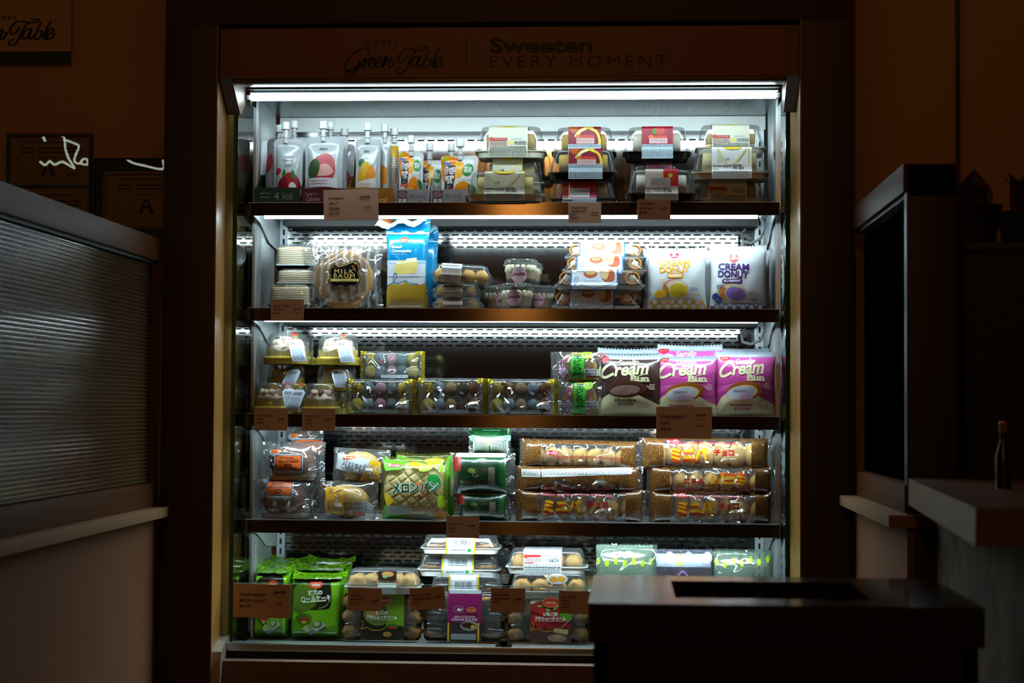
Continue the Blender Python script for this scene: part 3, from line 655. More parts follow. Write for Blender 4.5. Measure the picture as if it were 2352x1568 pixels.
# ================================================================== package builders
def crk(x, z, seed, f=18.0):
    n = noise.noise(Vector((x*f, z*f*.8, seed*3.7)))
    n2 = noise.noise(Vector((x*f*2.3+9, z*f*2.1, seed*5.1+2)))
    n3 = noise.noise(Vector((x*95, z*80, seed*2.3)))
    return (1-abs(n)*2.6)*.7 + (1-abs(n2)*2.6)*.3 + n3*CRK3
DY = .022; CRK3 = 0.0
class Bag:
    """pillow bag standing in the xz plane, front towards -y, base at z=0"""
    def __init__(s, w, h, T, seals=(.02, .02, .06, .07), crinkle=.0016, seed=1, pinch=.05, zig='tb', p=2.4, e=.55, back=.7, corner=0.0, nu=30, nv=30, sag=0.0, block=False, topdip=0.0, f=18.0):
        s.__dict__.update(w=w, h=h, T=T, seals=seals, cr=crinkle, seed=seed, pinch=pinch, zig=zig, p=p, e=e, back=back, corner=corner, nu=nu, nv=nv, sag=sag, block=block, topdip=topdip, f=f)
    def t(s, u, v):
        sl, sr, st, sb = s.seals
        a = (u-sl)/(1-sl-sr)*2-1; b = (v-sb)/(1-st-sb)*2-1
        if abs(a) >= 1 or abs(b) >= 1: return 0.0
        if s.block: return s.T*min(1, (1-abs(a))*7)**.5*min(1, (1-abs(b))*6)**.5
        q = (1-abs(a)**s.p)**s.e*(1-abs(b)**s.p)**s.e
        if s.sag: q *= 1-s.sag*(b*.5+.0)
        return s.T*q
    def pt(s, u, v, front=True, lift=0.0):
        t = s.t(u, v); c = crk(u*s.w, v*s.h, s.seed, s.f)*s.cr*(.35+.65*min(1, t/(s.T*.3+1e-6)))
        wob = noise.noise(Vector((u*s.w*14, v*s.h*9, s.seed*1.3)))*.004*(1-min(1, t/(s.T*.5+1e-6)))
        hw = s.w/2*(1-s.pinch*4*v*(1-v))
        x = (2*u-1)*hw; z = v*s.h - s.topdip*s.h*v**3*(1-abs(2*u-1)**2)
        if s.corner:
            r = s.corner; du = max(0, abs(x)-(s.w/2-r)); dv = max(0, z-(s.h-r))
            if du > 0 and dv > 0:
                l = math.hypot(du, dv)
                if l > 1e-9:
                    k = max(du, dv)/l; x = math.copysign(s.w/2-r+du*k, x); z = s.h-r+dv*k
        y = wob + (-(t + c*.6) if front else (t*s.back + c*.4))
        if front: y -= .0004+lift
        return (x, y, z)
    def mesh(s, mfun=None):
        mb = MB(); nu, nv = s.nu, s.nv
        for front in (True, False):
            vs = []
            for j in range(nv+1):
                for i in range(nu+1):
                    x, y, z = s.pt(i/nu, j/nv, front)
                    if 't' in s.zig and j == nv: z += .0016*(1 if i % 2 else -1)
                    if 'b' in s.zig and j == 0: z += .0010*(1 if i % 2 else 0)
                    if 'l' in s.zig and i == 0: x += .0014*(1 if j % 2 else -1)
                    if 'r' in s.zig and i == nu: x += .0014*(1 if j % 2 else -1)
                    vs.append((x, y, z))
            o = len(mb.v); mb.v += vs
            for j in range(nv):
                for i in range(nu):
                    a = o+j*(nu+1)+i; f = (a, a+1, a+nu+2, a+nu+1)
                    mb.f.append(f if front else f[::-1]); mb.m.append(mfun((i+.5)/nu, (j+.5)/nv, front) if mfun else 0)
        return mb
def bag_thing(name, label, cat, box, Y, T, mats, specs, group=None, base=None, lean=0.0, rotz=0.0, roty=0.0, part='wrapper', mfun=None, flip=False, parent=None, **kw):
    """box: pixel box in the photo, Y: depth of the bag's middle plane"""
    x0, y0, x1, y1 = box; cxp = (x0+x1)/2; Y += DY
    A = P(x0, (y0+y1)/2, Y); B = P(x1, (y0+y1)/2, Y); zt = P(cxp, y0, Y).z; zb = P(cxp, y1, Y).z if base is None else base
    lim = .609 if Y+T < .105 else .602
    if B.x > lim: B.x = lim
    if A.x < -lim: A.x = -lim
    if base is not None and lean: zb += T*.75*abs(sin(lean))+.0006
    w = B.x-A.x; h = zt-zb
    global CRK3
    CRK3 = .22 if any(m.name.startswith('crinkled') for m in (mats if isinstance(mats, (list, tuple)) else [mats])) else 0.0
    bg = Bag(w, h, T, **kw); mats = list(mats) if isinstance(mats, (list, tuple)) else [mats]
    mb = bg.mesh(mfun)
    if specs: prints(mb, specs, box if not flip else (x1, y1, x0, y0), lambda u, v, l: bg.pt(u, v, True, l), mats, bg.nu, bg.nv, seed=bg.seed)
    t = thing(name, label, cat, ((A.x+B.x)/2, Y, zb), (lean, roty, rotz), group)
    o = obj(part, mb, mats, t, auto=None, smooth=True)
    t['_w'] = w; t['_h'] = h
    return t, bg, w, h
def clean():
    for o in bpy.data.objects:
        for k in ('_w', '_h'):
            if k in o: del o[k]
CLEARW = film('crinkled_film', gloss=.15, rough=.05, bumpscale=24, bump=1.0, haze=.06, hazecol=(.8, .85, .85))
LIDM = film('clear_plastic_lid', tint=(.97, .985, .98), gloss=.05, rough=.06, bumpscale=8, bump=.12, haze=.055, hazecol=(.85, .9, .9))
WHITE = K('#e6e8e4', .4, var=.03, name='white_plastic'); BLACKP = K('#0d0d0e', .22, coat=.4, var=.03, name='black_plastic'); CREAMP = K('#e4e2cf', .35, var=.03, name='ivory_plastic')
BK = K('#141414', .5); WT = K('#eef0ee', .45, var=.02); GY = K('#8f9694', .5); RED = K('#b5152b', .4); NAVY = K('#232a4d', .5)

def clam_mesh(w, d, h, bh, taper=.84, r=.018, lidr=.010, foot=.90):
    """tray and tapered clear lid; returns (tray MB, lid MB)"""
    hw, hd = w/2, d/2
    tr = MB(); tr.loft([rr_ring(hw*foot*.96, hd*foot*.94, .0015, r), rr_ring(hw*foot, hd*foot, 0, r), rr_ring(hw*.95, hd*.93, bh*.75, r), rr_ring(hw*.955, hd*.94, bh*.86, r), rr_ring(hw, hd*.995, bh*.86, r), rr_ring(hw, hd, bh, r), rr_ring(hw*.95, hd*.93, bh, r), rr_ring(hw*.93, hd*.90, bh*.8, r), rr_ring(hw*foot*.93, hd*foot*.9, .003, r)], cap1=True)
    L_ = MB(); b0 = bh+.0006
    rings = [rr_ring(hw*.985, hd*.975, b0, r), rr_ring(hw*.985, hd*.975, b0+.003, r), rr_ring(hw*.945, hd*.925, b0+.003, r), rr_ring(hw*.94, hd*.91, b0+.006, r)]
    for k in range(1, 4):
        q = k/4; rings.append(rr_ring(hw*(.94-(.94-taper)*q), hd*(.91-(.91-taper+.02)*q), b0+.006+(h-lidr-b0-.006)*q, r))
    tw, td = hw*taper, hd*(taper-.02)
    for k in range(5):
        a = k/4*pi/2; rings.append(rr_ring(tw-lidr*(1-cos(a)), td-lidr*(1-cos(a)), h-lidr+lidr*sin(a), r))
    L_.loft(rings, cap0=False)
    return tr, L_
def clam_front(w, d, h, bh, taper=.84, lidr=.010):
    """front face profile (z -> y) of that lid"""
    hd = d/2; b0 = bh+.0006; td = hd*(taper-.02)
    pr = [(-.001, -hd*1.0-.001), (bh, -hd*1.0-.001), (b0+.004, -hd*.95), (b0+.007, -hd*.91-.0005), (h-lidr, -td-.0006), (h-lidr*.4, -td+lidr*.12-.0006), (h+.0002, -td+lidr*.7)]
    def y(z):
        for (z0, y0), (z1, y1) in zip(pr, pr[1:]):
            if z <= z1: return y0+(y1-y0)*max(0, (z-z0)/(z1-z0))
        return pr[-1][1]
    return y
def clamshell(name, label, cat, box, Y, d, bhf, basem, band=None, specs=(), bandm=None, food=None, group=None, base=None, taper=.84, rot=(0, 0, 0), seed=1, lidr=.010, top=True, r=.018, drop=0.0):
    x0, y0, x1, y1 = box; Y += DY*(.8 if Y-d/2 >= 0 else .3); Yf = Y-d/2; cxp = (x0+x1)/2
    A = P(x0, (y0+y1)/2, Yf); B = P(x1, (y0+y1)/2, Yf); zt = P(cxp, y0, Yf+d*.1).z; zb = P(cxp, y1, Yf).z if base is None else base
    w, h = B.x-A.x, zt-zb; bh = bhf*h
    t = thing(name, label, cat, ((A.x+B.x)/2, Y, zb), rot, group)
    tr, lid = clam_mesh(w, d, h, bh, taper, r, lidr)
    obj('tray', tr, basem, t); obj('lid', lid, LIDM, t)
    if band:
        yf = clam_front(w, d, h, bh, taper, lidr); s = w/(x1-x0)
        bx0, bx1 = (band[0]-cxp)*s, (band[1]-cxp)*s; mats = [bandm]
        mb = MB(); n = 14; zl = [ -.001+(h+.0012)*i/n*(1) for i in range(n+1)]
        zl0 = h*(band[2] if len(band) > 2 else 0.0)
        zl = [zl0+(h+.0002-zl0)*i/n for i in range(n+1)]
        mb.add([(x, yf(z)-.0006, z) for z in zl for x in (bx0, bx1)], [(2*i, 2*i+1, 2*i+3, 2*i+2) for i in range(n)])
        if top: mb.add([(bx0, yf(h)-.0006, h+.0007), (bx1, yf(h)-.0006, h+.0007), (bx1, d*.38, h+.0007), (bx0, d*.38, h+.0007)], [(0, 1, 2, 3)])
        bb = (band[0], y0, band[1], y1 if base is None else y1)
        prints(mb, specs, bb, lambda u, v, l: (bx0+u*(bx1-bx0), yf(zl0*0+v*h)-.0008-l, v*h), mats, 0, 14, seed=seed)
        obj('label_band', mb, mats, t, smooth=False)
    if food: food(t, w, d, h, bh)
    return t, w, d, h, bh
def blob(mb, c, r, seed=0, amp=.12, f=30, n=14, m=9, squash=(1, 1, 1), mi=0, ribs=0):
    rings = []
    for j in range(1, m):
        th = pi*j/m; ring = []
        for i in range(n):
            ph = 2*pi*i/n; d = Vector((sin(th)*cos(ph), sin(th)*sin(ph), -cos(th)))
            k = 1+amp*noise.noise(d*2.2+Vector((seed*7.1, seed*1.7, 0)))*1.6 + (amp*.5*noise.noise(d*5+Vector((seed*3.3, 0, 1)))) + ribs*abs(sin(ph*4))
            ring.append((c[0]+d.x*r*k*squash[0], c[1]+d.y*r*k*squash[1], c[2]+d.z*r*k*squash[2]))
        rings.append(ring)
    return mb.loft(rings, mi)
def roll_food(col, slices=3, sprinkle=None):
    m = K(col, .75, var=.10, nscale=60, bump=.4, name='sponge_cake')
    def f(t, w, d, h, bh):
        mb = MB(); L_ = w*.70/slices; r = min((h-bh)*.40, d*.34)
        for k in range(slices):
            xc = -w*.35+L_*(k+.5); rings = []
            for q in (-.49, -.44, .44, .49):
                rr = r*(1 if abs(q) < .48 else .93)
                rings.append([(xc+q*L_, rr*1.05*cos(a)*1.1, bh+.002+rr+rr*sin(a)) for a in [2*pi*i/18 for i in range(18)]])
            mb.loft(rings)
        obj('cake', mb, m, t)
    return f
def puffs_food(col, r=.017, nx=4, ny=3, seed=0, amp=.16):
    m = K(col, .7, var=.25, nscale=45, bump=.5, name='choux_pastry')
    def f(t, w, d, h, bh):
        k = 0
        for j in range(ny):
            for i in range(nx):
                mb = MB(); k += 1; rr = min(r, (h-.006)/2.1)
                blob(mb, (0, 0, 0), rr, seed+k, amp); x = (i-(nx-1)/2)*(w*.86/nx); y = (j-(ny-1)/2)*(d*.84/ny)
                obj('puff', mb, m, t, loc=(x, y, max(rr*1.14, bh*.4+rr*.7)))
    return f
def tilt(o, rx=0, ry=0, rz=0): o.rotation_euler = (rx, ry, rz)

def vt(txt, x0, y0, x1, y1, m, flip=False, **k):
    """vertical lettering, one character under the other (upside down when flip)"""
    n = len(txt); h = (y1-y0)/n; out = []
    for i, c in enumerate(txt):
        j = n-1-i if flip else i
        o = dict(k)
        if flip: o['rot'] = pi
        out.append(('t', c, x0, y0+j*h+h*.06, x1, y0+(j+1)*h-h*.06, m, o))
    return out
# ================================================================== top shelf
zt = ZS[0]-.003
# display cartons with the drinks standing in them
def carton(label, x0, x1, yt, Y0, Y1, m, spec, bx, group='display cartons of drinks on the top shelf'):
    Y0 += .012
    a = P(x0, 450, Y0).x; b = P(x1, 450, Y0).x; h = P((x0+x1)/2, yt, Y0).z-zt; w = b-a
    t = thing('display_carton', label, 'carton', ((a+b)/2, Y0, zt+.0006), group=group); D = Y1-Y0; th = .0012
    mb = MB(); mats = [m]; hw = w/2-.0006
    mb.box(-hw, hw, 0, th, 0, h); mb.box(-hw, hw, 0, D, 0, th)
    for s in (-1, 1):
        x_ = sorted((s*hw, s*(hw-th))); pr = [(0, 0), (D, 0), (D, h*2.2), (D*.6, h*2.0), (D*.12, h)]
        mb.loft([[(x_[0], y, z) for y, z in pr], [(x_[1], y, z) for y, z in pr]])
    mb.box(-hw, hw, D-th, D, 0, h*2.2)
    prints(mb, spec, bx, lambda u, v, l: (-hw+u*2*hw, -l, v*h), mats)
    obj('box', mb, mats, t, smooth=False); return t
GRN = K('#07291a', .45); MAR = K('#480a1f', .45); ORG = K('#9a5f12', .5); GRC = K('#98969b', .5)
PT = K('#7f9a8a', .5); PT2 = K('#5c7f6d', .5); OT = K('#f0d79a', .5); BR_ = K('#4a3526', .5)
carton('dark green display carton of white spouted pouches at the left end of the top shelf', 583, 690, 431, .012, .16, GRN,
       [('e', 648, 433, 11, 9, GRN), ('t', '4', 630, 440, 641, 455, PT, {'b': .0}), ('t', 'kcal', 650, 441, 672, 454, PT), ('g', 597, 441, 622, 455, 2, PT2)], (583, 431, 690, 464))
carton('maroon display carton holding the peach pouches behind the price card', 692, 794, 433, .012, .16, MAR,
       [('t', 'Low +', 703, 440, 726, 447, K('#c9a0a8', .5)), ('t', 'Calories', 703, 449, 735, 457, K('#c9a0a8', .5)), ('g', 703, 460, 735, 464, 1, K('#c9a0a8', .5))], (692, 433, 794, 464))
carton('orange display carton holding the yellow fruit pouches', 796, 905, 432, .012, .16, ORG, [('t', 'kcal', 866, 449, 889, 462, OT)], (796, 432, 905, 464))
def jpcart(x0, x1, lb):
    carton(lb, x0, x1, 435, .012, .12, GRC, [('rr', x0+5, 438, x0+29, 450, 2, BR_), ('sp', [(x0+6, 444), (x0+14, 439), (x0+24, 440), (x0+28, 447), (x0+18, 451), (x0+9, 449)], K('#8a6a70', .5)), ('rr', x0+5, 452, x0+29, 464, 1, BK),
        ('t', '蒟蒻', x0+7, 453, x0+28, 464, WT, {'b': .02}), ('t', '[オレンジ]', x0+34, 443, x0+72, 455, BR_), ('t', '47', x0+52, 457, x0+62, 464, BR_), ('g', x0+64, 460, x0+72, 464, 1, BR_)], (x0, 435, x1, 464))
jpcart(906, 986, 'grey Japanese lettered display carton left of its twin, under the first orange pouch')
jpcart(988, 1072, 'grey Japanese lettered display carton right of its twin, beside the roll cakes')
# spouted pouches
CAPM = K('#e9ecec', .35, var=.02, name='white_cap')
def spout(t, x, z0, zc, r=.0085, lean=0, cr=.0095):
    mb = MB(); mb.lathe([(r*.62, z0-.008), (r*.62, z0+.004), (r*.85, z0+.004), (r*.85, z0+.0065), (r*.62, z0+.0065), (r*.62, zc)], 16, cx=x)
    obj('spout', mb, K('#d9dddd', .35, var=.02), t)
    n = 24; H = .0175; rings = []
    for rr, z in ((cr*.98, 0), (cr, .001), (cr, .0035), (cr*.93, .004), (cr*.96, H-.002), (cr*.9, H), (cr*.6, H)):
        rings.append([(x+rr*(1+(.03 if (k % 2 and 0.003 < z < H-.001) else 0))*cos(2*pi*k/n), rr*(1+(.03 if (k % 2 and .003 < z < H-.001) else 0))*sin(2*pi*k/n), zc+z) for k in range(n)])
    mb = MB().loft(rings); obj('cap', mb, CAPM, t)
PW = K('#bcc3c6', .28, coat=.4, crease=.3, var=.03, name='white_pouch_foil'); SILV = K('#aab0b4', .22, metal=.7, var=.03, name='silver_foil')
def pouch(label, box, Y, specs, sx, cy, group, rotz=0, m=PW, seed=1, T=.02, base=zt+.0045, lean=.04, ccr=.0095):
    t, bg, w, h = bag_thing('drink_pouch', label, 'drink pouch', box, Y, T, m, specs, group, base=base, lean=-lean, rotz=rotz, part='pouch', seals=(.07, .07, .12, .02), corner=.012, crinkle=.0016, seed=seed, pinch=.10, zig='', sag=.55, p=2.0, e=.6, f=15)
    x = (sx-(box[0]+box[2])/2)*w/(box[2]-box[0]); zc = h+.004+(box[1]-cy)*h/(box[3]-box[1])*.5
    spout(t, x, h-.002, zc, cr=ccr); return t
G1 = 'white spouted jelly drink pouches on the top shelf'
LRED = K('#a81726', .35); LEAF = K('#1d6b2c', .4); PEACH = K('#c2344a', .4); PEACHL = K('#e8a6a0', .45); LYC = K('#e9e4df', .4); YEL = K('#e2b022', .4); ORL = K('#e88a1a', .4); DKG = K('#2c4a1c', .4)
def lychee(x, y): return [('e', x+45, y+80, 22, 20, LRED), ('e', x+28, y+84, 14, 15, K('#8c1020', .35)), ('e', x+58, y+90, 13, 16, K('#8c1020', .35)), ('e', x+12, y+58, 9, 6, -.3, PEACH), ('sp', [(x+25, y+68), (x+29, y+54), (x+35, y+66)], LEAF), ('sp', [(x+46, y+70), (x+50, y+55), (x+57, y+68)], LEAF), ('e', x+50, y+86, 9, 9, LYC),
    ('r', x+6, y+88, x+72, y+104, K('#e6e6ec', .35)), ('t', 'Low +', x+9, y+91, x+22, y+95, LRED), ('t', 'Calories', x+9, y+97, x+30, y+102, LRED), ('t', '4', x+36, y+90, x+44, y+103, LRED), ('t', 'kcal', x+48, y+96, x+62, y+102, LRED), ('sp', [(x+18, y+108), (x+32, y+104), (x+46, y+107), (x+60, y+116), (x+10, y+116)], K('#8a5a4a', .4)),
    ('t', 'Drinkable', x+28, y+30, x+52, y+34, BK), ('t', 'Konjac Jelly', x+28, y+37, x+52, y+42, BK, {'b': .02}), ('r', x+28, y+44, x+51, y+44.7, GY), ('g', x+30, y+47, x+50, y+50, 1, GY)]
def peach(x, y): return [('e', x+48, y+58, 30, 26, K('#b93246', .35)), ('e', x+52, y+48, 24, 18, K('#cf5560', .4)), ('sp', [(x+30, y+58), (x+44, y+50), (x+60, y+50), (x+74, y+62), (x+60, y+70), (x+34, y+70)], PEACHL), ('e', x+24, y+58, 15, 19, .5, DKG), ('r', x+14, y+74, x+82, y+90, K('#dcdde2', .35)), ('g', x+18, y+78, x+60, y+88, 2, K('#a98690', .5)),
    ('sp', [(x+20, y+92), (x+82, y+92), (x+74, y+104), (x+50, y+110), (x+28, y+104)], K('#7c1228', .35)), ('t', 'Jelphine', x+36, y+19, x+56, y+25, K('#14603a', .5), {'b': .02, 'sh': .2})]
def mango(x, y): return [('e', x+17, y+44, 9, 8, LEAF), ('sp', [(x+8, y+75), (x+10, y+56), (x+22, y+44), (x+34, y+42), (x+38, y+54), (x+46, y+50), (x+52, y+66), (x+40, y+76)], YEL), ('sp', [(x+30, y+72), (x+34, y+52), (x+46, y+50), (x+52, y+66)], ORL), ('p', [(x+6, y+77), (x+52, y+70), (x+52, y+86), (x+6, y+94)], K('#e4e4e2', .35)), ('g', x+10, y+80, x+40, y+90, 2, K('#d8b44a', .5)),
    ('sp', [(x+6, y+97), (x+48, y+90), (x+44, y+108), (x+6, y+118)], YEL), ('t', 'Jelphine', x+22, y+20, x+35, y+26, K('#14603a', .5), {'b': .02, 'sh': .2})]
pouch('dusky shaded white pouch turned left of the lychee pouch', (596, 318, 640, 432), .095, [('e', 618, 360, 14, 16, LRED)], 641, 305, G1, rotz=-.55, m=K('#8d8a8d', .3, coat=.2), seed=4, T=.014)  # grey foil: the shade on this turned white pouch is put into its colour
pouch('white lychee pouch with 4 kcal print in front at the left of the top shelf', (626, 318, 698, 431), .045, lychee(626, 318), 655, 292, G1, seed=2, T=.022)
pouch('white lychee pouch behind, its cap tallest of the lychee group', (650, 314, 706, 431), .085, [], 674, 290, G1, seed=3, T=.012)
pouch('white peach pouch in front with round pink fruit print', (697, 314, 790, 432), .045, peach(697, 314), 741, 291, G1, seed=5, T=.022, ccr=.0105)
pouch('white pouch just behind the peach pouch', (722, 312, 800, 432), .080, [], 757, 296, G1, seed=6, T=.012)
pouch('lowest white pouch peeking out right of the peach pouches', (745, 330, 816, 432), .115, [('e', 800, 400, 10, 26, PEACH)], 790, 309, G1, seed=7, T=.012)
pouch('white pouch with yellow fruit slices in front above the orange carton', (814, 318, 876, 432), .045, mango(814, 318), 843, 295, G1, seed=8, T=.020)
pouch('narrow turned white pouch with a fruit strip, middle of the yellow fruit group', (872, 318, 898, 432), .07, [('sp', [(874, 366), (886, 372), (884, 396), (874, 394)], ORL)], 885, 300, G1, rotz=.35, seed=9, T=.014)
pouch('rear turned pouch with tan small print beside the first orange pouch', (890, 318, 918, 432), .09, [('r', 891, 330, 917, 350, YEL), ('g', 892, 352, 916, 428, 18, K('#a8822e', .5))], 906, 312, G1, rotz=.3, seed=10, T=.014)
G2 = 'orange jelly pouches on the top shelf'
OR1 = K('#ec8a12', .3, coat=.3); OR2 = K('#f5b52a', .3); OR3 = K('#d9660c', .35)
def orangep(x, y, s=1.0, w=88):
    q = lambda a, b: (x+a*w/88, y+b*s)
    X = lambda a: x+a*w/88
    return [('r', x, y, X(88), y+80*s, K('#e3e6e6', .3)), ('sp', [q(2, 2), q(38, 4), q(46, 20), q(38, 34), q(30, 46), q(4, 40)], OR1), ('e', X(44), y+22*s, 13*w/88, 15*s, OR2), ('e', X(10), y+5*s, 9*w/88, 4*s, K('#b9b418', .4)), ('p', [q(6, 9), q(24, 12), q(24, 17), q(6, 14)], K('#2d5fb0', .4)), ('p', [q(9, 16), q(36, 16), q(31, 58), q(7, 58)], BK),
        ('sp', [q(6, 24), q(12, 17), q(22, 20), q(34, 19), q(36, 27), q(26, 31), q(18, 28), q(10, 31)], K('#e9e0e0', .4)), ('t', 'ぷるんと', X(8), y+19*s, X(35), y+29*s, K('#5a2840', .5), {'b': .03}), ('t', '蒟蒻', X(8), y+32*s, X(33), y+46*s, WT, {'b': .03}), ('t', 'ゼリー', X(14), y+48*s, X(26), y+52*s, WT), ('p', [q(6, 53), q(31, 53), q(30, 60), q(5, 60)], K('#c9361e', .4)), ('t', 'オレンジ', X(8), y+54*s, X(27), y+59*s, WT),
        ('e', X(66), y+23*s, 13*w/88, 10*s, -.25, K('#1f8a2c', .35)), ('t', '国産', X(57), y+18*s, X(76), y+28*s, WT, {'b': .02}), ('e', X(56), y+62*s, 24*w/88, 20*s, OR1), ('e', X(70), y+68*s, 16*w/88, 14*s, OR3), ('e', X(38), y+72*s, 16*w/88, 12*s, OR2), ('sp', [q(66, 50), q(76, 46), q(86, 52), q(84, 66), q(74, 60)], LEAF), ('t', 'こんにゃく', X(44), y+37*s, X(78), y+42*s, BK), ('rr', X(3), y+59*s, X(20), y+66*s, 1, WT), ('g', X(5), y+61*s, X(18), y+65*s, 1, GY), ('sp', [q(0, 70), q(30, 74), q(88, 72), q(88, 84), q(0, 84)], OR2)]
def opouch(label, box, Y, cx_, cy, rotz=0, seed=1):
    return pouch(label, box, Y, orangep(box[0], box[1], 1.0, box[2]-box[0]), cx_, cy, G2, rotz=rotz, m=PW, seed=seed, T=.017, ccr=.0105 if box[2]-box[0] > 70 else .0088, base=zt+.0045)
opouch('orange jelly pouch in front at the left, over the left grey carton', (914, 348, 974, 433), .045, 944, 325, rotz=.12, seed=11)
opouch('orange jelly pouch standing lower between the two front ones', (960, 368, 1022, 433), .08, 986, 345, seed=12)
opouch('orange jelly pouch in front at the right, tilted beside the roll cakes', (1010, 357, 1100, 433), .045, 1056, 335, rotz=-.05, seed=13)
opouch('rear orange jelly pouch whose white cap peeks between the front ones', (1000, 372, 1060, 433), .10, 1036, 346, seed=14)
# roll cake boxes
G3 = 'boxed roll cakes on the top shelf'
BANDI = K('#dcdcc4', .5, var=.02, name='ivory_label'); BANDR = K('#8a1030', .45, var=.03, name='crimson_label'); YL = K('#e8cf3a', .4); PALEB = K('#b7cdd8', .5); TXT = K('#46525c', .6)
def ingr(x0, y0, x1, y1, top='#e2e2cf', box2=True):
    w = x1-x0; h = y1-y0; r = K('#a81c24', .45)
    s = [('rr', x0+w*.02, y0+h*.38, x0+w*.48, y0+h*.48, 2, r), ('e', x0+w*.07, y0+h*.42, w*.07, h*.065, K('#c83a1a', .4)), ('g', x0+w*.14, y0+h*.41, x0+w*.46, y0+h*.46, 1, K('#e0a0a0', .5)),
         ('l', [(x0+w*.02, y0+h*.48), (x0+w*.02, y0+h*.62), (x0+w*.48, y0+h*.62), (x0+w*.48, y0+h*.48)], .7, r), ('g', x0+w*.04, y0+h*.50, x0+w*.46, y0+h*.61, 4, K('#9a6a66', .5))]
    if box2: s += [('g', x0+w*.58, y0+h*.39, x0+w*.88, y0+h*.46, 2, PALEB), ('e', x0+w*.57, y0+h*.54, w*.05, h*.05, YL), ('g', x0+w*.66, y0+h*.49, x0+w*.97, y0+h*.61, 4, TXT)]
    s += [('g', x0+w*.03, y0+h*.65, x0+w*.97, y1-1, int(h*.35/2.7)+1, TXT)]
    return s
def nutri(x0, y0, x1, y1, num, card=WT, frac=.52):
    w = x1-x0; h = y1-y0; a = y0+h*frac
    return [('r', x0, a, x1, y1, card), ('t', 'Nutrition', x0+w*.03, a+h*.04, x0+w*.26, a+h*.12, BK, {'b': .03}), ('t', 'Facts', x0+w*.03, a+h*.13, x0+w*.17, a+h*.20, BK, {'b': .03}), ('g', x0+w*.28, a+h*.05, x0+w*.49, a+h*.19, 3, BK), ('t', 'Calories', x0+w*.51, a+h*.01, x0+w*.75, a+h*.09, BK, {'b': .02}), ('t', num, x0+w*.52, a+h*.10, x0+w*.80, a+h*.20, BK, {'b': .03}),
            ('r', x0+w*.03, a+h*.27, x1-w*.04, a+h*.28, BK), ('g', x0+w*.03, a+h*.24, x0+w*.9, a+h*.26, 1, TXT), ('g', x0+w*.03, a+h*.30, x1-w*.04, y1-1, 4, TXT)]
def flap(x0, y0, x1, y1):
    w = x1-x0; h = y1-y0
    return [('p', [(x0, y0), (x0+w*.30, y0+h*.55), (x0+w*.34, y0+h*.62), (x0, y0+h*.62)], K('#cfd8bd', .5)), ('sl', [(x0+w*.02, y0), (x0+w*.2, y0+h*.36), (x0+w*.38, y0+h*.58)], 1.4, YL), ('sp', [(x0+w*.18, y0), (x0+w*.5, y0+h*.10), (x0+w*.8, y0)], YL), ('sl', [(x0+w*.9, y0+h*.05), (x0+w*.70, y0+h*.35), (x0+w*.5, y0+h*.55)], 4, K('#e4dc8a', .5)), ('r', x1-2, y0, x1, y1, YL), ('t', '7288', x0+w*.25, y0+h*.36, x0+w*.38, y0+h*.42, BK)]
YC = '#e0c77e'; WC = '#ece6cf'; YEGG = '#d9b04e'
D = .10
def rc(label, box, Yf, basem, band, specs, bandm, food, seed=1, rotz=0, base=None):
    if base and Yf < 0: base = ZS[0]+.0006
    return clamshell('roll_cake_box', label, 'boxed cake', box, Yf+D/2, D, .22, basem, band, specs, bandm, food, G3, base=base, seed=seed, rot=(0, 0, rotz))
rc('white-based roll cake box lowest at the front of the left stack, over the shelf edge', (1066, 393, 1250, 471), -.035, CREAMP, (1112, 1205), flap(1112, 393, 1205, 471)+nutri(1112, 393, 1205, 471, '190 560', K('#c9c9ba', .5)), BANDI, roll_food(YC), 21, base=zt+.0005)
rc('white-based roll cake box half hidden, middle of the left stack', (1098, 362, 1250, 434), .07, CREAMP, (1131, 1200), flap(1131, 362, 1200, 434), BANDI, roll_food(YC), 22)
rc('white-based roll cake box on top of the left stack', (1090, 289, 1254, 361), .062, CREAMP, (1122, 1212), [('e', 1165, 289, 22, 3, YL)]+ingr(1122, 289, 1212, 361), BANDI, roll_food('#d9b26c', 1), 23)
rc('hidden white-based roll cake box at the bottom rear of the left stack', (1100, 420, 1252, 480), .075, CREAMP, None, (), None, roll_food(YC), 24, base=zt+.0005)
def redband(x0, y0, x1, y1, fr=.55):
    w = x1-x0; h = y1-y0
    return [('sp', [(x0, y0), (x0+w*.3, y0), (x0+w*.2, y0+h*.2), (x0+w*.05, y0+h*.12)], K('#b8551e', .4)), ('sl', [(x0+w*.22, y0+h*.33), (x0+w*.36, y0+h*.14), (x0+w*.6, y0+h*.02), (x0+w*.75, y0-1)], 8, YL), ('sl', [(x0+w*.26, y0+h*.30), (x0+w*.38, y0+h*.14), (x0+w*.55, y0+h*.05)], 3.5, WT),
            ('sl', [(x0+w*.66, y0+h*.05), (x0+w*.86, y0+h*.16), (x0+w*.95, y0+h*.36), (x0+w*.96, y0+h*fr)], 6, YL), ('r', x0, y0+h*fr, x1+2, y1, PALEB), ('g', x0+2, y0+h*(fr+.03), x1-1, y1-1, int(h*(1-fr)/2.7)+1, TXT),
            ('rr', x0+w*.26, y0+h*.26, x0+w*.80, y0+h*.36, 1.5, K('#cf4030', .4)), ('e', x0+w*.30, y0+h*.31, w*.07, h*.06, K('#d86a30', .4)), ('r', x0+w*.25, y0+h*.36, x0+w*.80, y0+h*.53, K('#ecc9c2', .5)), ('g', x0+w*.27, y0+h*.38, x0+w*.78, y0+h*.51, 4, K('#8a5a5a', .5))]
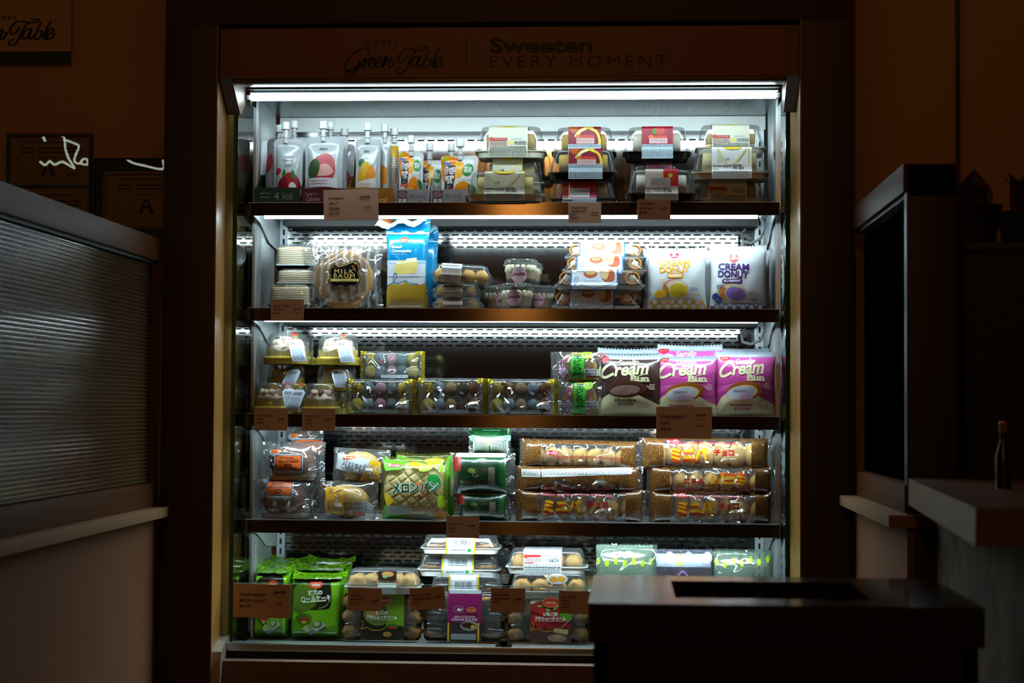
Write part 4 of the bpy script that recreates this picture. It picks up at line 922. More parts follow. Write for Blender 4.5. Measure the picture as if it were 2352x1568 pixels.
rc('black-based chocolate roll cake box with crimson label on top of the second stack', (1266, 291, 1416, 364), .06, BLACKP, (1305, 1380), redband(1305, 291, 1380, 364), BANDR, roll_food(YEGG), 25)
rc('black-based chocolate roll cake box in the middle front of the second stack', (1258, 341, 1420, 411), .005, BLACKP, (1306, 1384), redband(1306, 341, 1384, 411, .5), BANDR, roll_food(YEGG), 26)
rc('black-based chocolate roll cake box at the bottom of the second stack', (1262, 411, 1418, 470), .010, BLACKP, (1292, 1370), [('r', 1302, 411, 1370, 465, BANDR), ('r', 1306, 420, 1309, 465, YL), ('rr', 1310, 433, 1354, 453, 1, K('#cfd2d8', .5)), ('g', 1313, 435, 1352, 452, 5, TXT), ('r', 1292, 456, 1370, 470, PALEB), ('t', 'Nutrition', 1294, 458, 1316, 463, BK, {'b': .03})], BANDR, roll_food(YEGG), 27, base=zt+.0005)
STR = [('e', 1515, 300, 13, 10, K('#c22a22', .4)), ('e', 1503, 302, 5, 7, K('#5a8a2a', .5))]
def strband(x0, y0, x1, y1):
    w = x1-x0; h = y1-y0
    return STR+[('rr', x0+w*.24, y0+h*.29, x0+w*.82, y0+h*.37, 1.5, K('#cf4030', .4)), ('e', x0+w*.30, y0+h*.33, w*.09, h*.06, K('#e07030', .4)), ('r', x0+w*.24, y0+h*.37, x0+w*.82, y0+h*.53, K('#ecc9cc', .5)), ('g', x0+w*.26, y0+h*.39, x0+w*.80, y0+h*.51, 4, K('#8a5a5a', .5)), ('r', x0-2, y0+h*.56, x1+3, y1, PALEB), ('g', x0, y0+h*.58, x1, y1-1, 11, TXT)]
rc('black-based strawberry roll cake box on top of the third stack', (1430, 290, 1588, 364), .055, BLACKP, (1474, 1546), strband(1474, 290, 1546, 364), K('#a01030', .45), roll_food(WC), 28)
rc('black-based strawberry roll cake box behind in the middle of the third stack', (1442, 374, 1570, 436), .065, BLACKP, (1484, 1544), [('r', 1484, 374, 1544, 390, K('#c26a92', .5)), ('e', 1525, 377, 8, 5, K('#8fc88a', .5)), ('g', 1486, 386, 1540, 392, 2, TXT)], K('#d9c8cc', .5), roll_food(WC), 29)
rc('black-based strawberry roll cake box lowest of the third stack, over the shelf edge', (1436, 388, 1603, 466), -.03, BLACKP, (1482, 1558), [('r', 1524, 388, 1558, 431, K('#b01424', .4)), ('e', 1540, 404, 8, 8, K('#b5b03a', .5)), ('sp', [(1526, 396), (1538, 392), (1556, 398), (1550, 420), (1530, 414)], K('#c42a1c', .4)), ('e', 1540, 404, 5, 5, K('#c8c850', .5)), ('rr', 1494, 410, 1540, 430, 2, K('#b9b4ae', .5)), ('g', 1497, 412, 1537, 429, 6, TXT)]+nutri(1482, 388, 1558, 466, '170 430', K('#b0a69c', .5), .55), K('#c8bdb0', .5), roll_food('#d9d3c6', 3), 30, base=zt+.0005)
rc('hidden black-based roll cake box at the rear bottom of the third stack', (1444, 424, 1572, 480), .07, BLACKP, None, (), None, roll_food(WC), 31, base=zt+.0005)
rc('white-based roll cake box on top of the right-hand stack', (1598, 285, 1762, 352), .058, CREAMP, (1636, 1722), [('e', 1680, 285, 18, 2, YL)]+ingr(1636, 285, 1722, 352), BANDI, roll_food('#e0bf80', 1), 32)
rc('white-based roll cake box in the middle front of the right-hand stack', (1588, 337, 1768, 410), -.005, CREAMP, (1636, 1728), flap(1648, 337, 1722, 410)+nutri(1636, 337, 1728, 410, '190 560'), WT, roll_food('#e2d29a', 4), 33, rotz=-.02)
rc('white-based roll cake box at the bottom of the right-hand stack', (1600, 405, 1760, 470), .012, CREAMP, (1628, 1716), ingr(1628, 405, 1716, 470), BANDI, roll_food('#e2cf8e', 1), 34, base=zt+.0005)
# ================================================================== second shelf
zt = ZS[1]-.003
CRS = new('crepe_layers'); m, nt, N, L, b = CRS
tc = N.new('ShaderNodeTexCoord'); wv = N.new('ShaderNodeTexWave'); wv.bands_direction = 'Z'; wv.inputs['Scale'].default_value = 62; wv.inputs['Distortion'].default_value = 4.5; wv.inputs['Detail'].default_value = 1; wv.inputs['Detail Scale'].default_value = .6
cr = N.new('ShaderNodeValToRGB'); cr.color_ramp.elements[0].color = lin('#a87c36'); cr.color_ramp.elements[1].color = lin('#e2dcc0'); cr.color_ramp.elements[0].position = .2; cr.color_ramp.elements[1].position = .5
L.new(tc.outputs['Object'], wv.inputs['Vector']); L.new(wv.outputs['Fac'], cr.inputs[0]); L.new(cr.outputs[0], b.inputs['Base Color']); b.inputs['Roughness'].default_value = .7
CREPEM = m; CRTOP = K('#c9a14c', .6, nscale=120)
G4 = 'boxed crepe cake slices stacked on the second shelf'
def crepe(label, box, Yf, base=None, seed=1, dome=False):
    def food(t, w, d, h, bh):
        hh = (h-bh)*.80; mb = MB(); rings = []
        for k in range(9):
            q = k/8; s = 1+.03*noise.noise(Vector((k*1.7, seed*3.1, 0))); rings.append(rr_ring(w*.42*s, d*.38*s, bh+.003+hh*q*.96, .012, 3))
        rings.append(rr_ring(w*.39, d*.35, bh+.003+hh, .012, 3))
        mb.loft(rings, mis=[0]*8+[1]); obj('crepe_cake', mb, [CREPEM, CRTOP], t)
    t, w, d, h, bh = clamshell('crepe_cake_box', label, 'boxed cake', box, Yf+.05, .10, .20, BLACKP, None, (), None, food, G4, base=base, seed=seed, taper=.88)
    mb = MB(); mb.box(-w*.43, w*.43, -d*.42, d*.42, bh*.9, bh+.0045, b=.001); obj('cake_board', mb, K('#dfe3df', .5), t)
crepe('crepe cake box at the bottom of the stack beside the side glass', (610, 652, 716, 712), .03, zt+.0005, 1)
crepe('crepe cake box in the middle of the stack, on the bottom crepe box', (628, 616, 726, 660), .05, None, 2)
crepe('crepe cake box on top of the stack, behind the round cake bag', (626, 560, 724, 622), .06, None, 3)
# dark round tray leaning behind
x, z = xz(691, 560, .25)
t = thing('round_cake_tray', 'dark round tray standing on edge behind the top crepe cake box', 'tray', (x, .26, z-.03), (radians(82), 0, 0))
obj('tray', MB().lathe([(0, 0), (.026, 0), (.029, .004), (.030, .006), (.027, .006), (.025, .003), (0, .003)], 32), BLACKP, t)
obj('cover', MB().lathe([(.028, .006), (.026, .012), (.016, .016), (0, .017)], 32), LIDM, t)
# round layered cake in a striped clear bag
BAUM = new('baum_rings'); m, nt, N, L, b = BAUM
tc = N.new('ShaderNodeTexCoord'); wv = N.new('ShaderNodeTexWave'); wv.wave_type = 'RINGS'; wv.rings_direction = 'Y'; wv.inputs['Scale'].default_value = 70; wv.inputs['Distortion'].default_value = 1.5
cr = N.new('ShaderNodeValToRGB'); cr.color_ramp.elements[0].color = lin('#8a5a24'); cr.color_ramp.elements[1].color = lin('#c99a5c'); L.new(tc.outputs['Object'], wv.inputs['Vector']); L.new(wv.outputs['Fac'], cr.inputs[0]); L.new(cr.outputs[0], b.inputs['Base Color']); b.inputs['Roughness'].default_value = .7
BAUMM = m
orn = [(763, 613), (772, 606), (781, 611), (800, 607), (812, 602), (824, 600), (834, 606), (836, 616), (833, 626), (837, 640), (833, 650), (826, 657), (812, 657), (800, 662), (786, 657), (774, 661), (762, 656), (756, 646), (760, 634), (757, 622)]
GLD = K('#c9b566', .35); cg = K('#3a4a44', .3); cx0 = 797; STW = film('white_stripe_film', gloss=.08, haze=.22, hazecol=(.75, .78, .80))
sp = [('r', x, 556, x+7, 708, STW) for x in range(716, 880, 19)]+[('sp', orn, K('#0c0f12', .15, coat=.6)), ('sl', [(p[0]+(cx0-p[0])*.07, p[1]+(632-p[1])*.09) for p in orn]+[(orn[0][0]+(cx0-orn[0][0])*.07, orn[0][1]+(632-orn[0][1])*.09)], .8, GLD),
      ('t', 'MILK', 772, 619, 820, 628, GLD, {'b': .0, 'sp': 1.35}), ('t', 'BAUM', 770, 629, 823, 638, GLD, {'b': .0, 'sp': 1.25}), ('r', 762, 640, 834, 646, GLD), ('t', 'ミルクバウム', 782, 641, 812, 645, cg)]
t, bg, w, h = bag_thing('round_cake_bag', 'clear striped bag with a round ring cake and an ornate black label', 'bagged cake', (690, 556, 884, 709), .062, .030, CLEARW, sp, base=zt+.001, seed=40, crinkle=.004, pinch=.10, zig='lr', seals=(.05, .06, .03, .01), p=2.6, nu=40, nv=34, f=14)
rB = .0700; cxr = (792-787)*.001
mb = MB(); prof = [(.018, -.012), (.020, -.020), (rB*.94, -.021), (rB, -.014), (rB*1.005, .012), (rB*.95, .019), (.020, .019), (.018, .010), (.018, -.012)]
mb.loft([[(cxr+r*(1+.012*sin(5*a))*cos(a), y, rB+.002+r*(1+.012*sin(5*a))*sin(a)) for a in [2*pi*k/48 for k in range(48)]] for r, y in prof], cap0=False, cap1=False); ck = obj('ring_cake', mb, BAUMM, t)
# cheesecake bags
BLU = K('#0d7aad', .25, coat=.5, crease=.3, var=.05); BLUD = K('#0a5f92', .3); LBL = K('#a9d5e4', .3); CHS = K('#d6c26a', .45, var=.12, nscale=50); OGR = K('#c3341c', .4)
chs = [('r', 887, 640, 984, 709, K('#b08a2c', .3, coat=.4, var=.15, nscale=30)), ('r', 887, 598, 984, 652, K('#c6cbd2', .35)), ('p', [(888, 600), (905, 604), (984, 600), (984, 606), (888, 606)], K('#8fb0c4', .4)), ('sp', [(909, 628), (914, 604), (925, 599), (950, 596), (963, 600), (962, 620), (957, 627), (935, 628)], CHS), ('p', [(912, 603), (936, 600), (939, 594), (962, 592), (963, 600), (916, 606)], K('#e4dfbb', .4)), ('r', 890, 634, 983, 635, NAVY),
       ('sp', [(890, 660), (905, 650), (925, 655), (935, 644), (945, 652), (972, 653), (984, 650), (984, 709), (890, 709)], K('#b7922f', .3, coat=.4, var=.15, nscale=30)), ('sl', [(888, 654), (900, 650), (912, 640), (914, 628), (908, 628), (906, 642), (915, 649), (926, 646), (935, 643), (946, 649), (966, 651)], 1.6, BLU),
       ('e', 931, 552, 10, 7, OGR), ('t', 'ORANGE', 925, 550, 937, 554, K('#e9c9a0', .4), {'b': .03}), ('t', 'Baked', 902, 564, 926, 571, K('#cfe6ee', .4), {'b': .02}), ('t', 'Cheesecake', 902, 573, 949, 580, K('#cfe6ee', .4), {'b': .02}), ('t', 'ベイクドチーズケーキ', 903, 582, 939, 585, K('#cfe6ee', .4)), ('r', 886, 531, 986, 538, LBL)]
def cheese(label, box, Y, spec, seed, rz=0, flap=True):
    t, bg, w, h = bag_thing('cheesecake_bag', label, 'bagged cake', box, Y, .024, BLU, spec, 'blue cheesecake bags on the second shelf', base=zt+.001, seed=seed, crinkle=.0018, pinch=.05, zig='tb', seals=(.01, .03, .06, .01), p=5, e=.4, nu=24, nv=36, rotz=rz)
    if flap:
        # folded-over top of the bag, its pale inside showing
        mb = MB(); n = 16
        for k, (zz, yy, sp_) in enumerate(((h*.985, -.004, 1.0), (h*1.03, .004, 1.02), (h*1.10, .010, 1.00), (h*1.13, .004, 1.0), (h*1.115, -.010, 1.06), (h*1.06, -.022, 1.14), (h*1.035, -.026, 1.20))):
            mb.v += [((u/n-.5)*w*sp_-(.012 if k > 3 else 0), yy+.003*sin(u*1.1+k), zz+(.006*cos(u*.8) if k > 2 else 0)+(.0015*(u % 2) if k == 6 else 0)-(u/n*.0 if k < 4 else -.010*(u/n-.2))) for u in range(n+1)]
        for k in range(6):
            for u in range(n): a = k*(n+1)+u; mb.f.append((a, a+1, a+n+2, a+n+1)); mb.m.append(0 if k < 3 else (2 if k == 3 else 1))
        obj('folded_top', mb, [BLU, LBL, K('#a2542a', .4)], t, auto=None)
    return t
cheese('blue cheesecake bag in front with its pale top folded over', (886, 530, 986, 709), .062, chs, 41, -.05)
cheese('blue cheesecake bag half hidden behind the other one', (930, 548, 1006, 709), .125, [], 42, .15)
# small boxes of golden pastries, sealed with one paper strip each
G5 = 'small clear boxes of golden baked bites'
STRIP = K('#6d5a4a', .5, name='brown_strip'); STRW = K('#b9c4c9', .4)
def bites(label, box, Yf, base=None, band=(1018, 1062), bm=STRIP, ry=0, seed=1, n=3, tint=()):
    t, w, d, h, bh = clamshell('pastry_bites_box', label, 'boxed pastries', box, Yf+.045, .09, .40, LIDM, band, [('g', band[0]+3, box[1]+4, band[1]-3, box[3]-2, 9, K('#3a2c22', .6))]+list(tint), bm, puffs_food('#b98428', .016, n, 2, seed), G5, base=base, seed=seed, rot=(0, ry, 0), r=.014)
bites('clear box of golden bites at the bottom of its three-box stack', (988, 681, 1108, 710), .03, zt+.0005, seed=50)
bites('clear box of golden bites in the middle of its stack', (988, 650, 1104, 682), .034, band=(1018, 1062), seed=60)
bites('tilted clear box of golden bites on top with a silvery seal', (986, 606, 1128, 650), .03, band=(1012, 1058), ry=.06, seed=70, n=4, tint=[('r', 1012, 606, 1058, 617, STRW)])
# dessert cups
G6 = 'layered dessert cups with round pink stickers'
CUPB = K('#3a2015', .7, bump=.5, nscale=120); CUPM = K('#a08468', .8, var=.06); CUPC = K('#e4dcbc', .6, var=.05); PINKS = K('#d8b3c2', .5, var=.02); MAG = K('#8c1a38', .5)
def cup(label, box, Y, base=None, stick=None, dark=False, seed=1):
    x0, y0, x1, y1 = box; Y += DY; Yf = Y-.03; A = P(x0, (y0+y1)/2, Y); B = P(x1, (y0+y1)/2, Y); zb = P((x0+x1)/2, y1, Y).z if base is None else base; h = P((x0+x1)/2, y0, Yf).z-zb; R = (B.x-A.x)/2
    t = thing('dessert_cup', label, 'dessert cup', ((A.x+B.x)/2, Y, zb), group=G6)
    rb = R*.82; rt = R*.93; zl = h*.80
    obj('cup', MB().lathe([(0, .001), (rb*.8, 0), (rb, .002), (rt, zl)], 40), LIDM, t)
    obj('lid', MB().lathe([(R*.99, zl-.004), (R, zl-.003), (R, zl+.002), (R*.95, zl+.003), (R*.94, h*.94), (R*.90, h*.955), (R*.88, h*.985), (R*.80, h), (0, h)], 40), LIDM, t)
    f = lambda q: rb*.96+(rt*.96-rb*.96)*q
    obj('crumb_base', MB().lathe([(0, .003), (f(0), .003), (f(.2), zl*.2), (0, zl*.2)], 32), CUPB, t)
    obj('mousse', MB().lathe([(0, zl*.2), (f(.2), zl*.2), (f(.62), zl*.62), (0, zl*.62)], 32), CUPM, t)
    mb = MB(); n = 14
    for k in range(n): a = 2*pi*k/n; blob(mb, (f(.7)*.86*cos(a), f(.7)*.86*sin(a), zl*.72), R*.19, k+seed, .12, squash=(.9, .9, 1.35), n=10, m=7)
    obj('cream', mb, CUPC, t)
    obj('cocoa_top', MB().lathe([(0, zl*.93), (f(.8)*.75, zl*.92), (f(.8)*.9, zl*.85)], 24), CUPB, t)
    if stick:
        sx, sy, r = stick; z0 = P(sx, sy, Yf).z-zb; x_ = P(sx, sy, Yf).x-(A.x+B.x)/2; rr = r*.00098; mats = [PINKS]; mb = MB(); n = 24
        def fn(u, v, l):
            xx = x_+(u-.5)*2*rr; zz = z0+(v-.5)*2*rr; q = min(1, max(0, zz/zl)); Rz = rb+(rt-rb)*q+.0006+l
            a = xx/Rz; return (Rz*sin(a), -Rz*cos(a), zz)
        bx = (sx-r, sy-r, sx+r, sy+r)
        prints(mb, [('e', sx, sy, r*.999, r*.999, PINKS), ('logo', sx-r*.86, sy-r*.35, r*1.72, 7, MAG), ('g', sx-r*.35, sy-r*.55, sx+r*.3, sy-r*.42, 1, MAG), ('sl', [(sx-r*.7, sy+r*.5), (sx, sy+r*.85), (sx+r*.7, sy+r*.5)], .7, MAG)], bx, fn, mats, 10, 4)
        obj('round_sticker', mb, mats, t, auto=None)
cup('dessert cup bottom left, its pink sticker half behind the centre cup', (1108, 655, 1180, 709), .10, zt+.0005, (1156, 692, 17), seed=3)
cup('dessert cup bottom right next to the pastry braid boxes', (1212, 655, 1278, 709), .10, zt+.0005, (1233, 690, 17), seed=5)
cup('dessert cup bottom centre in front, its sticker in shadow', (1146, 649, 1228, 710), .045, zt+.0005, (1180, 684, 19), seed=7)
cup('dessert cup stacked on the rear right, mostly hidden', (1180, 602, 1248, 655), .13, None, None, seed=9)
cup('dessert cup on top of the others with the clear pink script sticker', (1156, 594, 1238, 650), .055, None, (1192, 632, 19), seed=11)
# boxes of cream filled pastry horns
G7 = 'stacked white boxes of cream filled pastries'
HORN = K('#b9782e', .6, var=.25, nscale=40, bump=.3); CRM = K('#e9dfc0', .5)
def horns(t, w, d, h, bh):
    for k, x in enumerate((-w*.36, w*.36)):
        r = (h-bh)*.40; mb = MB()
        for i in range(3):
            rr = r*(1-.13*i); yy = -d*.34+.010*i
            mb.loft([[(x+q_*rr*1.2*cos(a), yy+s_, bh+.003+r*.98+q_*rr*sin(a)) for a in [2*pi*j/22+.3*i for j in range(22)]] for q_, s_ in ((.62, .004), (.75, -.003), (.92, -.004), (1.03, .002), (1.0, .012))], cap0=False)
        blob(mb, (x, -d*.33, bh+.003+r), r*.66, 5, .16, mi=1, squash=(1.15, .5, 1)); obj('pastry', mb, [HORN, CRM], t)
    mb = MB(); blob(mb, (0, 0, bh+(h-bh)*.4), (h-bh)*.4, 3, .1, squash=(2.2, 1, 1)); obj('pastry', mb, HORN, t)
def horn(label, box, Yf, band, base=None, seed=1):
    b0, b1 = band; w = b1-b0; y0, y1 = box[1], box[3]; h = y1-y0; SB = K('#0f5fa8', .4); PR = K('#b0542a', .45); PR2 = K('#d8c08a', .45); LW = K('#cdd6e2', .45)
    sp = [('r', b0, y0, b1, y1, LW), ('r', b0, y0, b0+w*.03, y1, SB), ('r', b1-w*.03, y0, b1, y1, SB), ('e', b0+w*.42, y0+h*.22, w*.14, h*.20, PR), ('e', b0+w*.42, y0+h*.15, w*.10, h*.10, PR2), ('sp', [(b0+w*.62, y0), (b0+w*.68, y0+h*.50), (b0+w*.78, y0+h*.62), (b0+w*.92, y0+h*.50), (b0+w*.88, y0)], PR), ('sp', [(b0+w*.62, y0), (b0+w*.66, y0+h*.40), (b0+w*.76, y0+h*.48), (b0+w*.80, y0)], PR2),
          ('sl', [(b0+w*.06, y0+h*.92), (b0+w*.14, y0+h*.62), (b0+w*.16, y0+h*.40), (b0+w*.11, y0+h*.40), (b0+w*.09, y0+h*.72), (b0+w*.16, y0+h*.92), (b0+w*.24, y0+h*.76), (b0+w*.30, y0+h*.84), (b0+w*.55, y0+h*.97), (b0+w*.97, y0+h*.62)], 1.0, SB), ('g', b0+w*.30, y0+h*.56, b0+w*.60, y0+h*.60, 1, GY), ('g', b0+w*.12, y0+h*.05, b0+w*.38, y0+h*.12, 1, GY)]
    clamshell('pastry_box', label, 'boxed pastries', box, Yf+.055, .11, .20, WHITE, (b0, b1, .25), sp, LW, horns, G7, base=base, seed=seed, taper=.82)
horn('box of cream filled pastries at the bottom of the four, in shade', (1266, 663, 1470, 710), .012, (1306, 1412), zt+.0005, 80)
horn('box of cream filled pastries second from the bottom, nearest the front', (1272, 619, 1482, 664), .006, (1310, 1420), None, 81)
horn('box of cream filled pastries second from the top', (1290, 588, 1486, 628), .035, (1324, 1432), None, 82)
horn('box of cream filled pastries on top of the four', (1296, 557, 1484, 598), .055, (1330, 1436), None, 83)
# cream donut bags
G8 = 'white cream donut bags on the second shelf'
DW = K('#ccd1d4', .3, coat=.4, crease=.35, var=.03, name='white_bag_foil')
def donut(label, box, Y, kind, rz=0, lean=-.05, seed=1, front=True):
    x0, y0, x1, y1 = box; dx = x0-(1485 if kind == 'm' else 1630)
    if kind == 'm': C = K('#e49a12', .4); fill = K('#bfa71a', .45, var=.2, nscale=60); word = 'MANGO'
    else: C = K('#3a1468', .4); fill = K('#8a6bb5', .4, var=.2, nscale=60); word = 'BLUEBERRY'
    X = lambda v: v+dx
    if kind == 'm':
        sp = [('e', X(1549), 585, 11, 8, RED), ('e', X(1548), 581, 4.5, 3, WT), ('t', '서울우유', X(1540), 585, X(1558), 589, WT, {'b': .03}), ('t', 'CREAM', X(1512), 596, X(1586), 611, C, {'b': .032}), ('t', 'DONUT', X(1512), 612, X(1584), 627, C, {'b': .032, 'rot': .03}), ('rr', X(1530), 628, X(1570), 639, 5, C), ('t', 'MANGO', X(1535), 630, X(1565), 637, WT, {'b': .03}),
              ('e', X(1551), 662, 31, 20, .1, K('#b0652a', .5, var=.2, nscale=80)), ('e', X(1553), 655, 25, 11, K('#c9b9a8', .6)), ('e', X(1557), 667, 24, 18, K('#dcc58e', .5)), ('e', X(1557), 667, 21.5, 15.5, fill), ('e', X(1515), 675, 15, 9.5, YEL), ('g', X(1512), 642, X(1526), 652, 2, K('#d0a878', .5)), ('t', '2026.05.15', X(1586), 660, X(1604), 667, BK, {'b': .01}), ('g', X(1592), 676, X(1610), 681, 1, C)]
        per, cols = 10, C
        for r_ in range(2):
            for i in range(14):
                xx = X(1493)+i*10; yy = 693+r_*10
                if (i+r_) % 2 == 0: sp.append(('e', xx, yy, 4.6, 4.6, C))
                else: sp += [('rr', xx-5, yy-5, xx+5, yy+5, .5, K('#c9b088', .5)), ('e', xx, yy, 5, 5, WT)]
    else:
        sp = [('e', X(1686), 592, 11, 11, RED), ('e', X(1686), 586, 5, 4, WT), ('t', '서울우유', X(1677), 591, X(1695), 596, WT, {'b': .03}), ('t', 'SINCE', X(1661), 591, X(1671), 594, C), ('t', '1937', X(1702), 592, X(1710), 595, C), ('t', 'CREAM', X(1648), 605, X(1722), 621, C, {'b': .032, 'rot': -.03}), ('t', 'DONUT', X(1647), 622, X(1720), 638, C, {'b': .032, 'rot': -.03}), ('rr', X(1657), 641, X(1706), 650, 4, C), ('t', 'BLUEBERRY', X(1661), 643, X(1702), 648, WT, {'b': .03}),
              ('e', X(1682), 672, 34, 20, .12, K('#b0702a', .5, var=.2, nscale=80)), ('e', X(1684), 658, 22, 6, K('#c9b9a8', .6)), ('e', X(1690), 675, 27, 18, .15, K('#dcc58e', .5)), ('e', X(1690), 675, 24.5, 15.5, .15, fill), ('e', X(1642), 680, 8, 8, K('#27336e', .35)), ('e', X(1650), 688, 8, 8, K('#1c2a66', .35)), ('e', X(1648), 686, 3, 2, K('#6f86c4', .4)), ('g', X(1644), 655, X(1658), 664, 2, C), ('t', '2026.05.05', X(1719), 670, X(1738), 676, BK), ('g', X(1728), 686, X(1742), 693, 2, C)]
        for i in range(14):
            xx = X(1637)+i*10
            sp += [('rr', xx-5, 697, xx+5, 709, .5, C)] if i % 2 == 0 else [('rr', xx-5, 697, xx+5, 709, .5, C), ('e', xx, 703, 4.6, 5, WT)]
            if i % 2 == 0: sp += [('sp', [(xx-6, 697), (xx, 701), (xx+6, 697)], DW)]
    bag_thing('cream_donut_bag', label, 'bagged donut', box, Y, .028, DW, sp if front else [], G8, base=zt+.0008, lean=lean, rotz=rz, seed=seed, crinkle=.0022, pinch=.06, zig='t', seals=(.0, .0, .07, .0), p=2.4, nu=36, nv=34, topdip=.02, sag=.3)
donut('white mango donut bag in front with orange lettering', (1485, 567, 1624, 710), .06, 'm', seed=90)
donut('white mango donut bag hidden behind, its edges showing either side', (1476, 572, 1648, 709), .115, 'm', seed=91, front=False)
donut('white blueberry donut bag in front with purple lettering', (1629, 562, 1762, 710), .06, 'b', rz=-.03, seed=92)
donut('white blueberry donut bag behind, against the right wall', (1656, 573, 1782, 709), .115, 'b', seed=93, front=False)
# ================================================================== third shelf
zt = ZS[2]-.003
G9 = 'domed cakes on gold bases'
GOLD = K('#cdb64a', .28, metal=.4, var=.05, name='gold_plastic'); LACE = K('#cdb8a0', .7, var=.3, nscale=70, bump=.6); CHO = K('#5c3018', .6, var=.3, nscale=60); TAGW = K('#c4d2de', .45, var=.03); TAGR = K('#a3261c', .4)
def dome(label, box, Y, base=None, tagx=None, tagside=1, seed=1, choc=False, tl=1.0):
    x0, y0, x1, y1 = box; Y += DY; A = P(x0, (y0+y1)/2, Y); B = P(x1, (y0+y1)/2, Y); zb = P((x0+x1)/2, y1, Y-.04).z if base is None else base; h = P((x0+x1)/2, y0, Y).z-zb; R = (B.x-A.x)/2
    t = thing('domed_cake', label, 'packaged cake', ((A.x+B.x)/2, Y, zb), group=G9); zr = h*.26; n = 96
    mb = MB(); mb.lathe([(0, .0008), (R*.93, 0), (R*.97, .001), (R*.99, zr*.55), (R, zr*.62), (R, zr*.80), (R*.94, zr*.82), (R*.92, zr), (R*.80, zr), (0, zr*.9)], 48); obj('gold_base', mb, GOLD, t)
    mb = MB(); fl = []
    for z, r in ((zr*.9, R*.80), (h*.46, R*.84)): fl.append([((r*(1+(.018 if k % 2 else -.018)))*cos(2*pi*k/n), (r*(1+(.018 if k % 2 else -.018)))*sin(2*pi*k/n), z+(.05*h*sin(5*2*pi*k/n+seed) if z > zr else 0)) for k in range(n)])
    mb.loft(fl, cap0=False, cap1=False); obj('fluted_cup', mb, GOLD, t)
    mb = MB(); Rb = R*.90; prof = [(Rb, zr+.001), (Rb*.985, zr+.004), (Rb*.96, h*.55)]
    for k in range(1, 8): a = k/7*pi/2; prof.append((Rb*.95*(.72+.28*cos(a)) if k < 7 else Rb*.6, h*.62+(h*.38)*sin(a)))
    prof.append((0, h)); mb.lathe(prof, 40); obj('clear_dome', mb, LIDM, t)
    mb = MB(); blob(mb, (0, 0, h*.48), R*.70, seed, .14, squash=(1, 1, .62), n=24, m=12)
    R_ = random.Random(seed)
    for k in range(9): a = 2*pi*k/9; blob(mb, (R*.48*cos(a), R*.48*sin(a), h*.66), R*.17, seed+k, .3, squash=(1, 1, 1.3), n=8, m=6, mi=1 if (choc and k % 2) else 0)
    for k in range(4): a = 1.1*k+seed; mb.tube([(R*.1*cos(a), R*.1*sin(a), h*.62), (R*.5*cos(a+.4), R*.5*sin(a+.4), h*.86)], R*.05, 6, 1)
    obj('cake', mb, [LACE, CHO], t)
    if tagx is not None:
        x_ = (tagx-(x0+x1)/2)*(B.x-A.x)/(x1-x0); n = 12; mats = [TAGW]; mb = MB(); s = tagside; hw = .0165
        # paper tongue from the crown down the front
        pts = []
        for k in range(n+1):
            q = k/n; z = h*1.0-(h*.92*tl)*q; yy = -(R*.55+(R*.62)*min(1, q*1.25)**.8); pts.append((x_+s*(.004+.020*q), yy-.004, z, .006+(hw-.006)*min(1, max(0, (q-.18)*7))))
        for p in pts: mb.v += [(p[0]-p[3], p[1], p[2]), (p[0]+p[3], p[1]+.006*s, p[2])]
        for k in range(n): mb.f.append((2*k, 2*k+1, 2*k+3, 2*k+2)); mb.m.append(0)
        def fn(u, v, l):
            q = (1-v)*n; k = min(n-1, int(q)); f = q-k; a, b_ = pts[k], pts[k+1]; x = a[0]+(b_[0]-a[0])*f; hw2 = a[3]+(b_[3]-a[3])*f; y = a[1]+(b_[1]-a[1])*f; z = a[2]+(b_[2]-a[2])*f
            return (x+(2*u-1)*hw2, y+.006*s*u-l, z)
        prints(mb, [('r', 0, 0, 34, 22, TAGR), ('e', 17, 15, 12, 6, K('#1d8a3c', .4)), ('bar', 6, 31, 28, 42, BK), ('g', 4, 48, 30, 96, 16, K('#6f86a0', .6))], (0, 0, 34, 100), fn, mats, 0, n, seed=seed)
        obj('paper_tag', mb, mats, t, auto=None)
dome('domed cake at the far left of the top row with a barcode tag', (605, 766, 716, 836), .070, None, 678, 1, 101)
dome('domed cake behind, squeezed between the two top-row domes', (640, 770, 726, 838), .185, None, None, 1, 102)
dome('domed cake second from the left in the top row with a tag', (724, 768, 830, 838), .075, None, 786, 1, 103)
dome('domed cake at the left of the middle row', (608, 836, 706, 897), .08, None, 694, -1, 104)
dome('domed cake right in the middle row with a white barcode tag', (722, 837, 826, 897), .085, None, 774, 1, 105, tl=.95)
dome('domed cake front left on the bottom row with swirled cream', (578, 878, 672, 956), .042, zt+.0005, 662, 1, 106, tl=1.0)
dome('chocolate domed cake front right on the bottom row', (690, 880, 786, 956), .042, zt+.0005, 704, -1, 107, True)
dome('domed cake behind the bottom row, showing at the mochi boxes', (716, 888, 812, 956), .165, zt+.0005, None, 1, 108, True)
dome('domed cake behind between the two front domes', (622, 886, 716, 956), .165, zt+.0005, None, 1, 109)
